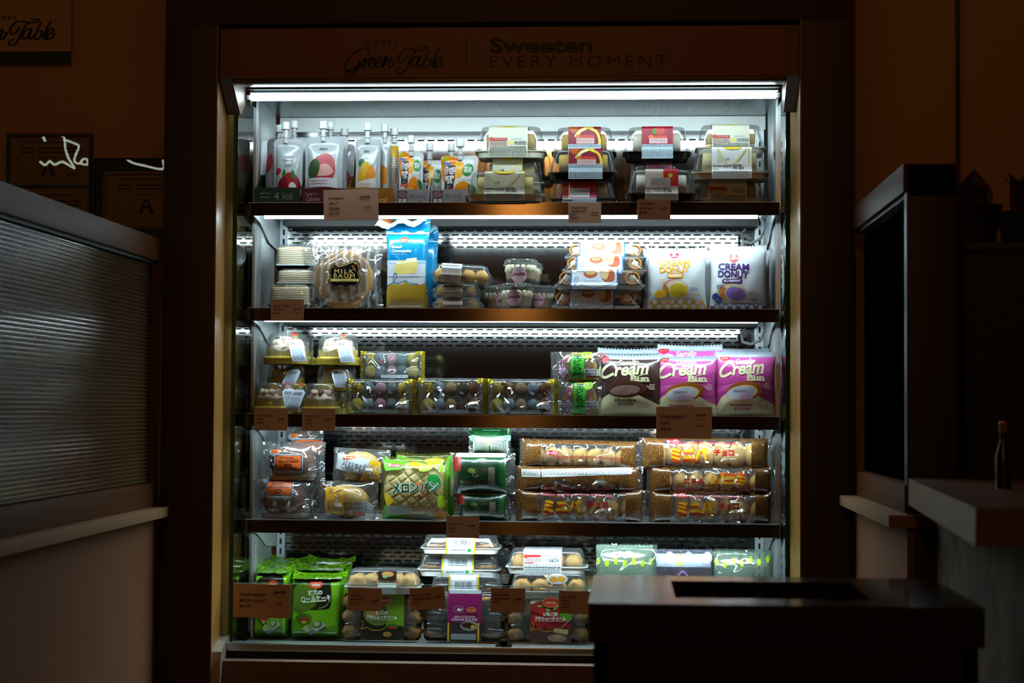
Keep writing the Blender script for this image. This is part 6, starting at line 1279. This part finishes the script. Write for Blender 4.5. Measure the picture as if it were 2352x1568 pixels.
# ================================================================== bottom deck (things stand against the low front glass)
zt = zdeck
DY = 0.0
G18 = 'lime green roll cake bags on the bottom deck'
LIME = K('#68a812', .26, coat=.5, crease=.4, var=.06); LIMD = K('#3a6a12', .3, coat=.3); LK = K('#181c12', .25, coat=.4); LPAL = K('#b4c890', .4, var=.1, nscale=60)
def limeb(label, box, Y, seed=1, front=True, depth=.034, h_off=0, lean=-.13, sm=True):
    x0, y0, x1, y1 = box; dx = x0-668; X = lambda v: v+dx
    sp = [('sp', [(X(674), 1352), (X(684), 1332), (X(705), 1324), (X(750), 1322), (X(762), 1340), (X(764), 1396), (X(740), 1404), (X(700), 1404), (X(674), 1396)], LK), ('sp', [(X(674), 1372), (X(682), 1348), (X(702), 1340), (X(724), 1350), (X(738), 1376), (X(722), 1400), (X(700), 1410), (X(678), 1406)], K('#4a6a16', .3, coat=.3, var=.12, nscale=30)), ('sl', [(X(735), 1402), (X(752), 1396), (X(764), 1380)], 1, LPAL),
          ('e', X(728), 1345, 16, 10, OGR), ('e', X(728), 1347, 11, 6, K('#d8742a', .4)), ('t', 'ORANGE', X(719), 1343, X(738), 1348, WT, {'b': .03}), ('t', '抹茶の', X(711), 1358, X(744), 1370, WT, {'b': .03, 'rot': .06}), ('t', 'ロールケーキ', X(695), 1371, X(764), 1385, WT, {'b': .03, 'rot': .08}), ('p', [(X(699), 1386), (X(754), 1380), (X(754), 1384), (X(699), 1390)], LPAL),
          ('fan', X(703), 1441, 10, 27, pi*.22, pi*.76, LIMD), ('fan', X(703), 1441, 10, 17, pi*.22, pi*.76, K('#a3202a', .4)), ('fan', X(703), 1441, 1, 10, pi*.22, pi*.76, K('#a4b93a', .4)),
          ('p', [(X(700), 1450), (X(718), 1466), (X(758), 1440), (X(742), 1432)], K('#b4bcc4', .4)), ('e', X(712), 1449, 9, 8, LPAL), ('e', X(722), 1444, 9, 8, K('#7fa84a', .4)), ('e', X(735), 1439, 11, 9, K('#5c7a2a', .4)), ('e', X(733), 1438, 7, 6, LPAL)]
    t, bg, w, h = bag_thing('lime_roll_cake_bag', label, 'bagged cake', box, Y, depth, LIME, sp if front else [], G18, base=zt+.0008, seed=seed, crinkle=.0024, pinch=.03, zig='tb', seals=(.0, .0, .04, .01), block=True, lean=lean, nu=28, nv=40, f=15)
    # speckled gusset panel on top
    mb = MB(); n = 10; hw = w*.47
    pts = [(-depth*.9, h*.965), (-depth*.2, h*1.0), (depth*.6, h*1.03), (depth*1.1, h*1.07)]
    for j, (yy, zz) in enumerate(pts): mb.v += [((i/n*2-1)*hw*(1+.05*j), yy+.002*sin(i*1.3+j), zz+.0035*noise.noise(Vector((i*.6, j*.8, seed)))+(.010*abs(i/n*2-1)**3 if j == 3 else 0)) for i in range(n+1)]
    for j in range(3):
        for i in range(n): a = j*(n+1)+i; mb.f.append((a, a+1, a+n+2, a+n+1)); mb.m.append(0)
    obj('top_gusset', mb, LSPK, t, auto=None); return t
m, nt, N, L, b = new('speckled_lime'); LSPK = m
tc = N.new('ShaderNodeTexCoord'); nz = N.new('ShaderNodeTexNoise'); nz.inputs['Scale'].default_value = 320; nz.inputs['Detail'].default_value = 1
cr = N.new('ShaderNodeValToRGB'); cr.color_ramp.elements[0].color = lin('#23400a'); cr.color_ramp.elements[1].color = lin('#79b816'); cr.color_ramp.elements[0].position = .42; cr.color_ramp.elements[1].position = .50
L.new(tc.outputs['Object'], nz.inputs['Vector']); L.new(nz.outputs['Fac'], cr.inputs[0]); L.new(cr.outputs[0], b.inputs['Base Color']); b.inputs['Roughness'].default_value = .25; b.inputs['Coat Weight'].default_value = .4
limeb('lime green roll cake bag at the front left, behind the large price card', (558, 1312, 664, 1471), .075, 191)
limeb('lime green roll cake bag at the front, next to the cream puff box', (668, 1326, 788, 1471), .075, 192)
limeb('lime green roll cake bag in the second row at the left', (572, 1300, 676, 1455), .150, 193, front=False)
limeb('lime green roll cake bag in the second row at the right', (676, 1306, 786, 1455), .150, 194, front=False)
limeb('lime green roll cake bag at the back left', (592, 1290, 700, 1440), .225, 195, front=False)
limeb('lime green roll cake bag at the back right', (702, 1292, 806, 1440), .225, 196, front=False)
# boxes standing upright against the glass: lid forward
G19 = 'clear boxes of small cream pastries on the bottom deck'
PUF = '#94682e'
def upright(label, box, Y, bandx, specs, bandm, food, seed, tray=BLACKP, d=.045, lean=-.13):
    """clamshell stood on its long edge, lid towards the viewer"""
    x0, y0, x1, y1 = box; A = P(x0, (y0+y1)/2, Y); B = P(x1, (y0+y1)/2, Y); w = B.x-A.x; hz = P((x0+x1)/2, y0, Y).z-(zt+.001)
    t = thing('pastry_pack', label, 'boxed pastries', ((A.x+B.x)/2, Y+d, zt+.001), (lean, 0, 0), G19)
    M = Matrix.Translation((0, 0, hz/2)) @ Matrix.Rotation(radians(90), 4, 'X')      # local z -> -y, local y -> z
    tr, lid = clam_mesh(w, hz, d, d*.30, .90, .012, .010, .93); tr.xf(M); lid.xf(M); obj('tray', tr, tray, t); obj('lid', lid, LIDM, t)
    rb = MB()   # dividing ribs of the lid
    for zz in (.33, .62):
        for s in (-1, 1): rb.tube([(s*w*.45, -d*.96, hz*zz), (s*w*.36, -d*1.0, hz*(zz+.03)), (s*w*.28, -d*.99, hz*(zz-.02)), (s*w*.26, -d*.98, hz*(zz-.12))], .0008, 5)
    obj('lid_rib', rb, LIDM, t)
    cxp = (x0+x1)/2; s_ = w/(x1-x0); b0, b1 = (bandx[0]-cxp)*s_, (bandx[1]-cxp)*s_; mats = [bandm]; mb = MB(); mb.box(b0, b1, -d-.0012, -d-.0004, hz*.015, hz*.985)
    prints(mb, specs, (bandx[0], y0, bandx[1], y1), lambda u, v, l: (b0+u*(b1-b0), -d-.0012-l, v*hz), mats, seed=seed)
    obj('label_card', mb, mats, t, smooth=False)
    food(t, w, hz, d); return t
def puffs_up(col, dark=None):
    m = K(col, .7, var=.3, nscale=45, bump=.6, name='choux_pastry'); md = K(dark, .3, coat=.4, var=.1, name='chocolate_glaze') if dark else None
    def f(t, w, hz, d):
        k = 0
        for r_ in range(3):
            for c in (-.40, .40) if not dark else (-.36, .36):
                mb = MB(); k += 1; z = hz*(.17+.31*r_); R = min(.0195, w*.11)
                if dark: blob(mb, (0, 0, 0), R, k, .10, squash=(1.55, .8, .62), mi=0, n=18, m=10); blob(mb, (0, -R*.18, R*.16), R*1.0, k+9, .16, squash=(1.5, .78, .52), mi=1, n=18, m=10)
                else: blob(mb, (0, 0, 0), R, k+int(w*900), .22, squash=(1, .9, .86), n=18, m=12)
                obj('puff' if not dark else 'eclair', mb, [m, md] if dark else m, t, loc=(c*w, -d*.52, z))
    return f
def swirl(x, y, c): return ('sl', [(x, y+22), (x+8, y+14), (x+10, y), (x+4, y+2), (x+2, y+12), (x+10, y+18), (x+18, y+14), (x+30, y+20), (x+50, y+20), (x+62, y+14)], .9, c)
LG = K('#6a9a1c', .4, var=.15, nscale=120)
sp = [('r', 829, 1364, 927, 1371, K('#b9c4cc', .4)), ('p', [(829, 1384), (876, 1384), (888, 1410), (886, 1450), (880, 1474), (829, 1474)], LK), ('e', 862, 1423, 30, 22, .4, K('#5c6a2c', .4)), ('e', 856, 1416, 16, 14, K('#a0803a', .5)), ('e', 882, 1385, 16, 12, K('#c9b060', .4)), ('e', 882, 1385, 15, 11, K('#9c1a1c', .35)), ('t', 'ORANGE', 870, 1383, 895, 1389, K('#e0b070', .4), {'b': .03}), ('sp', [(829, 1440), (845, 1446), (880, 1450), (905, 1444), (929, 1450), (929, 1476), (829, 1476)], LK),
      ('t', '抹茶の', 862, 1410, 890, 1420, WT, {'b': .03}), ('t', 'プチシュークリーム', 840, 1421, 912, 1430, WT, {'b': .04}), ('g', 845, 1431, 905, 1435, 1, LPAL), ('fan', 902, 1458, 5, 18, pi*.22, pi*.78, LIMD), ('fan', 902, 1458, 5, 11, pi*.22, pi*.78, K('#a3202a', .4)), swirl(824, 1436, GMY), ('e', 890, 1466, 10, 6, K('#a8843c', .5))]
upright('clear upright box of cream puffs with a green and black matcha card', (783, 1366, 964, 1480), .028, (829, 927), sp, LG, puffs_up(PUF), 201)
MGT = K('#9c1468', .4, var=.03); MGD = K('#7a0e50', .4)
sp = [('r', 1031, 1361, 1104, 1370, K('#c4ccd0', .4))]+[('r', x, 1370, x+1.4, 1438, MGD) for x in range(1032, 1104, 5)]+[('sl', [(1053+11*cos(a), 1408+9*sin(a)) for a in [k*pi/8 for k in range(17)]], .8, K('#c9a9c0', .4)), ('p', [(1048, 1412), (1052, 1403), (1055, 1407), (1062, 1406), (1056, 1413), (1052, 1411)], WT), ('e', 1082, 1409, 11, 7, K('#c9b060', .4)), ('e', 1082, 1409, 10, 6, OGR), ('t', 'ORANGE', 1074, 1408, 1090, 1412, K('#e0b070', .4), {'b': .03}), ('t', 'MINI CUSTARD', 1043, 1423, 1091, 1428, K('#d8bfd0', .4), {'b': .03}), ('t', 'CREAM ECLAIR', 1036, 1429, 1098, 1435, K('#d8bfd0', .4), {'b': .045}),
      ('r', 1029, 1439, 1106, 1484, K('#1b1412', .4)), ('r', 1028, 1440, 1032, 1484, YEL), ('r', 1097, 1440, 1101, 1484, YEL), ('e', 1078, 1447, 21, 12, K('#8f9498', .35)), ('e', 1076, 1446, 16, 7, .1, K('#2a1410', .3)), ('e', 1086, 1449, 5, 4, YEL), ('rr', 1036, 1466, 1094, 1480, 3, K('#8f999c', .4))]
upright('clear upright box of chocolate eclairs with a magenta card', (970, 1360, 1158, 1484), .028, (1028, 1106), sp, MGT, puffs_up('#9a6a34', '#1c0f0b'), 202)
STB = K('#a31b22', .4, var=.25, nscale=60)
sp = [('r', 1218, 1367, 1315, 1378, K('#9fb4a8', .4)), ('r', 1218, 1378, 1313, 1402, K('#b4bdb6', .4)), ('e', 1250, 1397, 26, 10, K('#8a2a24', .4))]+[('e', 1222+(i*17) % 92, 1404+(i*11) % 46, 12, 10, STB) for i in range(20)]+[('e', 1240+(i*19) % 60, 1400+(i*9) % 20, 6, 3, .5*i, K('#6f9a3a', .4)) for i in range(6)]+[('sp', [(1290, 1408), (1313, 1410), (1313, 1432), (1298, 1436), (1286, 1424)], K('#4a8a1c', .4)), ('e', 1265, 1390, 19, 13, K('#c9b060', .4)), ('e', 1265, 1390, 18, 12, OGR), ('t', 'ORANGE', 1254, 1388, 1277, 1394, K('#e8c890', .4), {'b': .03}), ('t', 'いちごの', 1248, 1414, 1280, 1424, WT, {'b': .05}), ('t', 'プチシュークリーム', 1228, 1425, 1300, 1434, WT, {'b': .05}), ('g', 1228, 1435, 1300, 1438, 1, K('#d8b8b8', .4)),
      ('sl', [(1240, 1455), (1262, 1458), (1290, 1450), (1312, 1428)], 2.4, K('#8a8480', .4)), ('sp', [(1218, 1458), (1250, 1456), (1315, 1452), (1315, 1486), (1218, 1486)], K('#3a1c14', .4)), swirl(1216, 1440, YEL), ('p', [(1274, 1452), (1306, 1456), (1304, 1468), (1272, 1462)], K('#b8a070', .4)), ('e', 1280, 1476, 22, 9, K('#8a7a6c', .4)), ('e', 1280, 1472, 9, 5, K('#b08a6a', .5))]
upright('clear upright box of cream puffs with a strawberry picture card', (1165, 1367, 1352, 1487), .028, (1218, 1313), sp, K('#8a2022', .4), puffs_up(PUF), 203)
# boxes lying flat behind them
G20 = 'clear boxes lying in stacks on the bottom deck'
BLK_T = (.30, WHITE)
def flat(label, box, Yf, band, sp, bm, food, base=None, seed=1, bh=.30, tray=WHITE, d=.10, drop=None):
    Yf += .065
    return clamshell('pastry_box', label, 'boxed pastries', box, Yf+d/2, d, bh, tray, band, sp, bm, food, G20, base=base, seed=seed, taper=.88, r=.016)
DKE = '#1c0f0b'
def eclairs(t, w, d, h, bh):
    m = K('#9a6a34', .6, var=.2); g = K('#22110b', .22, coat=.6, var=.2, nscale=60, bump=.4)
    for k in range(4):
        mb = MB(); blob(mb, (0, 0, 0), .020, k, .08, squash=(1.4, .9, .55), n=18, m=9); blob(mb, (0, 0, .004), .0195, k+5, .14, squash=(1.4, .9, .62), mi=1, n=20, m=10); obj('eclair', mb, [m, g], t, loc=((-.35 if k % 2 else .35)*w*.86, (-.22 if k < 2 else .22)*d, bh+.006))
def bar_band(x0, y0, x1, y1, hh=.62):
    w = x1-x0; h = y1-y0
    return [('r', x0, y0, x1, y1, K('#b9c0c0', .4)), ('r', x0, y0, x0+4, y1, K('#b3a01c', .35)), ('r', x1-4, y0, x1, y1, K('#b3a01c', .35)), ('r', x0+6, y0+h*.02, x1-7, y0+h*.22, WT), ('r', x0+7, y0+h*.24, x1-8, y0+h*hh, K('#c9d2d8', .4)), ('bar', x0+w*.22, y0+h*.28, x1-w*.22, y0+h*(hh-.12), BK), ('g', x0+w*.2, y0+h*(hh-.09), x1-w*.2, y0+h*(hh-.03), 1, BK), ('e', x0+w*.80, y0+h*.80, 4.5, 4, K('#1d8a3c', .4)), ('g', x0+w*.15, y0+h*.78, x0+w*.7, y0+h*.84, 1, TXT)]
ep = clamshell
flat('eclair box at the bottom of the stack behind the magenta-card pack', (982, 1320, 1158, 1376), -.02, (1030, 1100), bar_band(1030, 1320, 1100, 1376), K('#8f9698', .4), eclairs, None, 211)
flat('eclair box in the middle of its stack with a white barcode label', (956, 1268, 1148, 1324), .028, (1014, 1088), bar_band(1014, 1268, 1088, 1324), WT, eclairs, None, 212)
flat('eclair box on top of its stack, under the price card', (964, 1226, 1148, 1272), .01, (1024, 1092), bar_band(1024, 1226, 1092, 1272), WT, eclairs, None, 213)
flat('matcha puff box lying behind the green-card pack', (788, 1308, 964, 1364), -.035, (868, 910), [('r', 868, 1308, 910, 1332, K('#241c18', .4)), ('e', 890, 1318, 14, 6, K('#c08a4a', .5)), ('e', 884, 1323, 6, 4, K('#8fae7a', .5)), ('r', 868, 1338, 910, 1364, K('#9aa49c', .4))], LIDM, puffs_food('#b48c50', .020, 5, 2, 3), None, 214)
flat('cream puff box lower in the stack behind the strawberry-card pack', (1166, 1316, 1356, 1376), -.03, (1250, 1308), [('e', 1279, 1329, 25, 12, K('#b4bcc0', .35)), ('e', 1271, 1330, 9, 7, K('#c08a2c', .5)), ('e', 1289, 1329, 10, 7, K('#c9962c', .5)), ('g', 1252, 1362, 1306, 1368, 1, TXT)], LIDM, puffs_food('#bd8e48', .021, 4, 2, 4), None, 215)
flat('cream puff box on top of its stack with a red and white label', (1160, 1262, 1350, 1318), -.005, (1202, 1290), [('rr', 1204, 1274, 1242, 1279, 1, K('#b01c28', .4)), ('e', 1208, 1277, 6, 4, OGR), ('l', [(1203, 1279), (1203, 1291), (1245, 1291), (1245, 1279)], .7, RED), ('g', 1206, 1281, 1242, 1290, 3, K('#9a6a66', .5)), ('g', 1252, 1275, 1284, 1279, 1, K('#b08aa0', .5)), ('e', 1253, 1284, 4, 4, K('#c9a0a8', .5)), ('g', 1260, 1281, 1284, 1291, 4, TXT), ('r', 1203, 1291.5, 1226, 1293, RED), ('g', 1203, 1296, 1288, 1317, 6, TXT)], K('#dfe3e3', .4), puffs_food('#bd8e48', .021, 4, 2, 5), None, 216)
# second stacks just behind them
flat('rear stack of eclairs, edge showing right of the middle eclair box', (1000, 1262, 1178, 1340), .13, None, (), None, eclairs, None, 217)
flat('rear puff box, edge showing right of the upper cream puff box', (1200, 1300, 1384, 1372), .12, None, (), None, puffs_food('#bd8e48', .021, 4, 2, 6), None, 218)
# clear bags of dumplings behind the dark bin
G21 = 'pale bags of rice dumplings at the right of the bottom deck'
DGB = film('pale_green_bag', tint=(.93, .98, .94), gloss=.12, rough=.10, bumpscale=20, bump=.7, haze=.16, hazecol=(.45, .62, .50))
DPB = film('pale_violet_bag', tint=(.95, .95, .97), gloss=.12, rough=.10, bumpscale=20, bump=.7, haze=.12, hazecol=(.45, .45, .56))
def dango(label, box, Y, m, sp, seed, bc, rz=0):
    t, bg, w, h = bag_thing('dumpling_bag', label, 'bagged dumplings', box, Y, .026, m, sp, G21, base=zt+.001, seed=seed, crinkle=.003, pinch=.04, zig='t', seals=(.02, .02, .08, .01), lean=-.06, rotz=rz, nu=30, nv=30, f=13)
    for k in range(4):
        mb = MB(); blob(mb, (0, 0, 0), .021, k+seed, .06, squash=(1, .8, .9), n=18, m=11); obj('dumpling', mb, K(bc[k % 2], .75, var=.25, nscale=130, bump=.4), t, loc=((-.22 if k % 2 else .22)*w, .0, h*(.28 if k < 2 else .60)))
star = lambda x, y, c=GM2: [('e', x, y, 6, 2.2, a, c) for a in (0, pi/3, 2*pi/3)]
sp = sum([star(1372+i*21, 1276+(i % 2)*3) for i in range(7)], [])+[('g', 1392, 1306, 1416, 1316, 2, K('#8a5a4a', .5)), ('e', 1452, 1318, 8, 6, K('#9ab88a', .4)), ('e', 1452, 1319, 5, 4, GM1), ('e', 1479, 1319, 6, 6, GM1)]
dango('pale green dumpling bag left of the violet one, with leaf prints', (1368, 1252, 1500, 1400), .03, DGB, sp, 221, ('#8fae8a', '#9ab59a'))
sp = [('r', 1506, 1268, 1634, 1287, K('#8f9cac', .35))]+[('e', 1516+i*22, 1277-(i % 2)*3, 11, 9, (K('#9aa9b8', .35), K('#a59cae', .35), K('#a8b45a', .35), K('#8fa8b4', .35))[i % 4]) for i in range(6)]+[('sl', [(1562, 1313), (1560, 1302), (1568, 1297), (1576, 1302), (1584, 1314), (1594, 1326)], 11, K('#8a6aa0', .35)), ('sl', [(1562, 1311), (1561, 1303), (1568, 1299), (1575, 1303), (1583, 1314), (1592, 1324)], 7, K('#1c1030', .35)), ('e', 1594, 1304, 6, 5, K('#8a6aa0', .35)), ('e', 1594, 1304, 4, 3.5, K('#1c1030', .35)), ('g', 1527, 1299, 1544, 1306, 2, K('#8a5a4a', .5)), ('e', 1611, 1319, 4, 3, MGT)]
dango('violet tinted dumpling bag between the two green ones', (1503, 1262, 1638, 1400), .03, DPB, sp, 222, ('#8c949c', '#7c5a62'))
sp = sum([star(1644+i*20, 1282+(i % 2)*4-(i*.8)) for i in range(7)], [])+[('g', 1660, 1318, 1720, 1324, 1, K('#8fae9a', .5))]
dango('pale green dumpling bag at the far right, nearest the side glass', (1636, 1268, 1778, 1400), .03, DGB, sp, 223, ('#9ab59a', '#a8c0a0'), rz=-.05)
dango('rear pale green dumpling bag rising behind the leftmost one', (1374, 1250, 1510, 1395), .11, DGB, [], 224, ('#8fae8a', '#9ab59a'))
dango('rear pale dumpling bag behind the far right one', (1640, 1262, 1770, 1395), .11, DGB, [], 225, ('#8fae8a', '#9ab59a'))
# ================================================================== price cards on rails and on the front glass
KR = K('#d6b096', .75, var=.10, nscale=260, name='kraft_card'); KI = K('#431912', .7, name='card_ink')
def card(label, box, Y, lines, logo, sz, tilt_=0.0, lean=0.0, tx=.10, ty=.22, lh=.175, small=True):
    x0, y0, x1, y1 = box; A = P(x0, (y0+y1)/2, Y); B = P(x1, (y0+y1)/2, Y); w = B.x-A.x; zb = P((x0+x1)/2, y1, Y).z; h = P((x0+x1)/2, y0, Y).z-zb; W_ = x1-x0; H_ = y1-y0
    mats = [KR]; mb = MB(); mb.box(-w/2, w/2, -.0004, .0004, 0, h)
    sp = []
    for i, (s, wd) in enumerate(lines):
        ya = y0+H_*(ty+i*lh); sp.append(('t', s, x0+W_*tx, ya, x0+W_*(tx+wd), ya+H_*lh*.55, KI, {'b': .022}))
    if logo: sp += [('logo', x0+W_*logo[0], y0+H_*logo[1], W_*logo[2], 7.5, KI), ('sl', [(x0+W_*(logo[0]+logo[2]*.1), y0+H_*(logo[1]+.13)), (x0+W_*(logo[0]+logo[2]*.5), y0+H_*(logo[1]+.22)), (x0+W_*(logo[0]+logo[2]*.9), y0+H_*(logo[1]+.13))], .7, KI)]
    if sz: sp += [('g', x0+W_*.73, y0+H_*.56, x0+W_*.86, y0+H_*.64, 2, KI)]
    prints(mb, sp, box, lambda u, v, l: ((u-.5)*w, -.0004-l, v*h), mats)
    t = obj('price_card', mb, mats, loc=((A.x+B.x)/2, Y, zb), smooth=False, rot=(lean, tilt_, 0)); tag(t, label, 'price card', 'kraft price cards clipped along the display case')
YR = -.0022
card('large kraft price card reading KONJAC JELLY DRINK on the top shelf rail', (744, 435, 870, 506), YR-.001, [('KONJAC', .27), ('JELLY', .18), ('DRINK', .20), ('$3.25', .18)], (.66, .20, .19), True, tilt_=-.02, ty=.24, lh=.16)
card('small kraft card with four lines ending $5.95 on the top shelf rail', (1305, 465, 1381, 512), YR, [('COOKIES AND', .50), ('CREAM SWISS', .48), ('ROLL', .17), ('$5.95', .24)], (.69, .46, .21), False, tx=.07, ty=.20, lh=.17)
card('small shaded kraft card beneath the black strawberry roll cake box', (1464, 458, 1540, 504), -.040, [('STRAWBERRY', .46), ('SWISS ROLL', .44), ('$5.95', .22)], (.69, .40, .21), False, tx=.07, ty=.16, lh=.22)
card('small kraft card on the second shelf rail at the crepe cakes', (622, 687, 698, 737), YR, [('MILLE CREPE', .46), ('VANILLA', .30), ('$6.50', .22)], (.69, .42, .21), False, tx=.08, ty=.26, lh=.17)
card('small kraft card at the far left of the third shelf rail', (584, 938, 661, 988), YR, [('STRAWBERRY', .48), ('CAKE', .18), ('$4.95', .20)], (.69, .42, .21), False, tx=.09, ty=.28, lh=.17)
card('small kraft card second from the left on the third shelf rail', (694, 938, 770, 989), YR, [('CHESTNUT', .38), ('CAKE', .18), ('$4.95', .20)], (.69, .42, .21), False, tx=.10, ty=.30, lh=.17)
card('large kraft price card reading STRAWBERRY BUN on the third shelf rail', (1507, 934, 1635, 1007), YR-.001, [('STRAWBERRY', .45), ('BUN', .14), ('$4.50', .19)], (.71, .22, .18), True, tx=.08, ty=.27, lh=.19)
card('small kraft card on the fourth shelf rail by the matcha cakes', (1025, 1185, 1101, 1235), YR, [('UJI MATCHA', .44), ('CAKE', .20), ('$4.90', .18)], (.67, .40, .21), False, tx=.08, ty=.34, lh=.17)
YGc = -.0965
card('large kraft price card reading STRAWBERRY MOON CAKE on the front glass', (535, 1341, 667, 1418), YGc-.002, [('STRAWBERRY', .48), ('MOON CAKE', .45), ('$5.75', .19)], (.70, .18, .22), True, tilt_=.012, tx=.11, ty=.28, lh=.17)
card('leftmost small kraft card on the front glass, over the green puff pack', (798, 1350, 876, 1402), YGc, [('MATCHA', .30), ('MINI ROLL', .40), ('$5.95', .20)], (.67, .50, .21), False, tilt_=.03, tx=.10, ty=.30, lh=.17)
card('tilted small kraft card on the front glass left of the magenta card', (944, 1348, 1025, 1400), YGc, [('MINI CUSTARD', .52), ('CREAM ECLAIR', .54), ('$5.75', .19)], (.68, .42, .21), False, tilt_=-.09, tx=.07, ty=.28, lh=.17)
card('small kraft card on the front glass right of the magenta card', (1127, 1350, 1206, 1405), YGc, [('MATCHA MINI', .46), ('CREAM PUFF', .46), ('$5.99', .19)], (.68, .42, .21), False, tilt_=.01, tx=.07, ty=.26, lh=.15)
card('rightmost kraft card on the front glass, partly behind the dark bin', (1283, 1357, 1362, 1409), YGc, [('MIYABASHI', .40), ('DANGO', .26), ('(3PCS)', .22), ('$6.95', .20)], None, False, tilt_=.01, tx=.10, ty=.24, lh=.15)
clean()
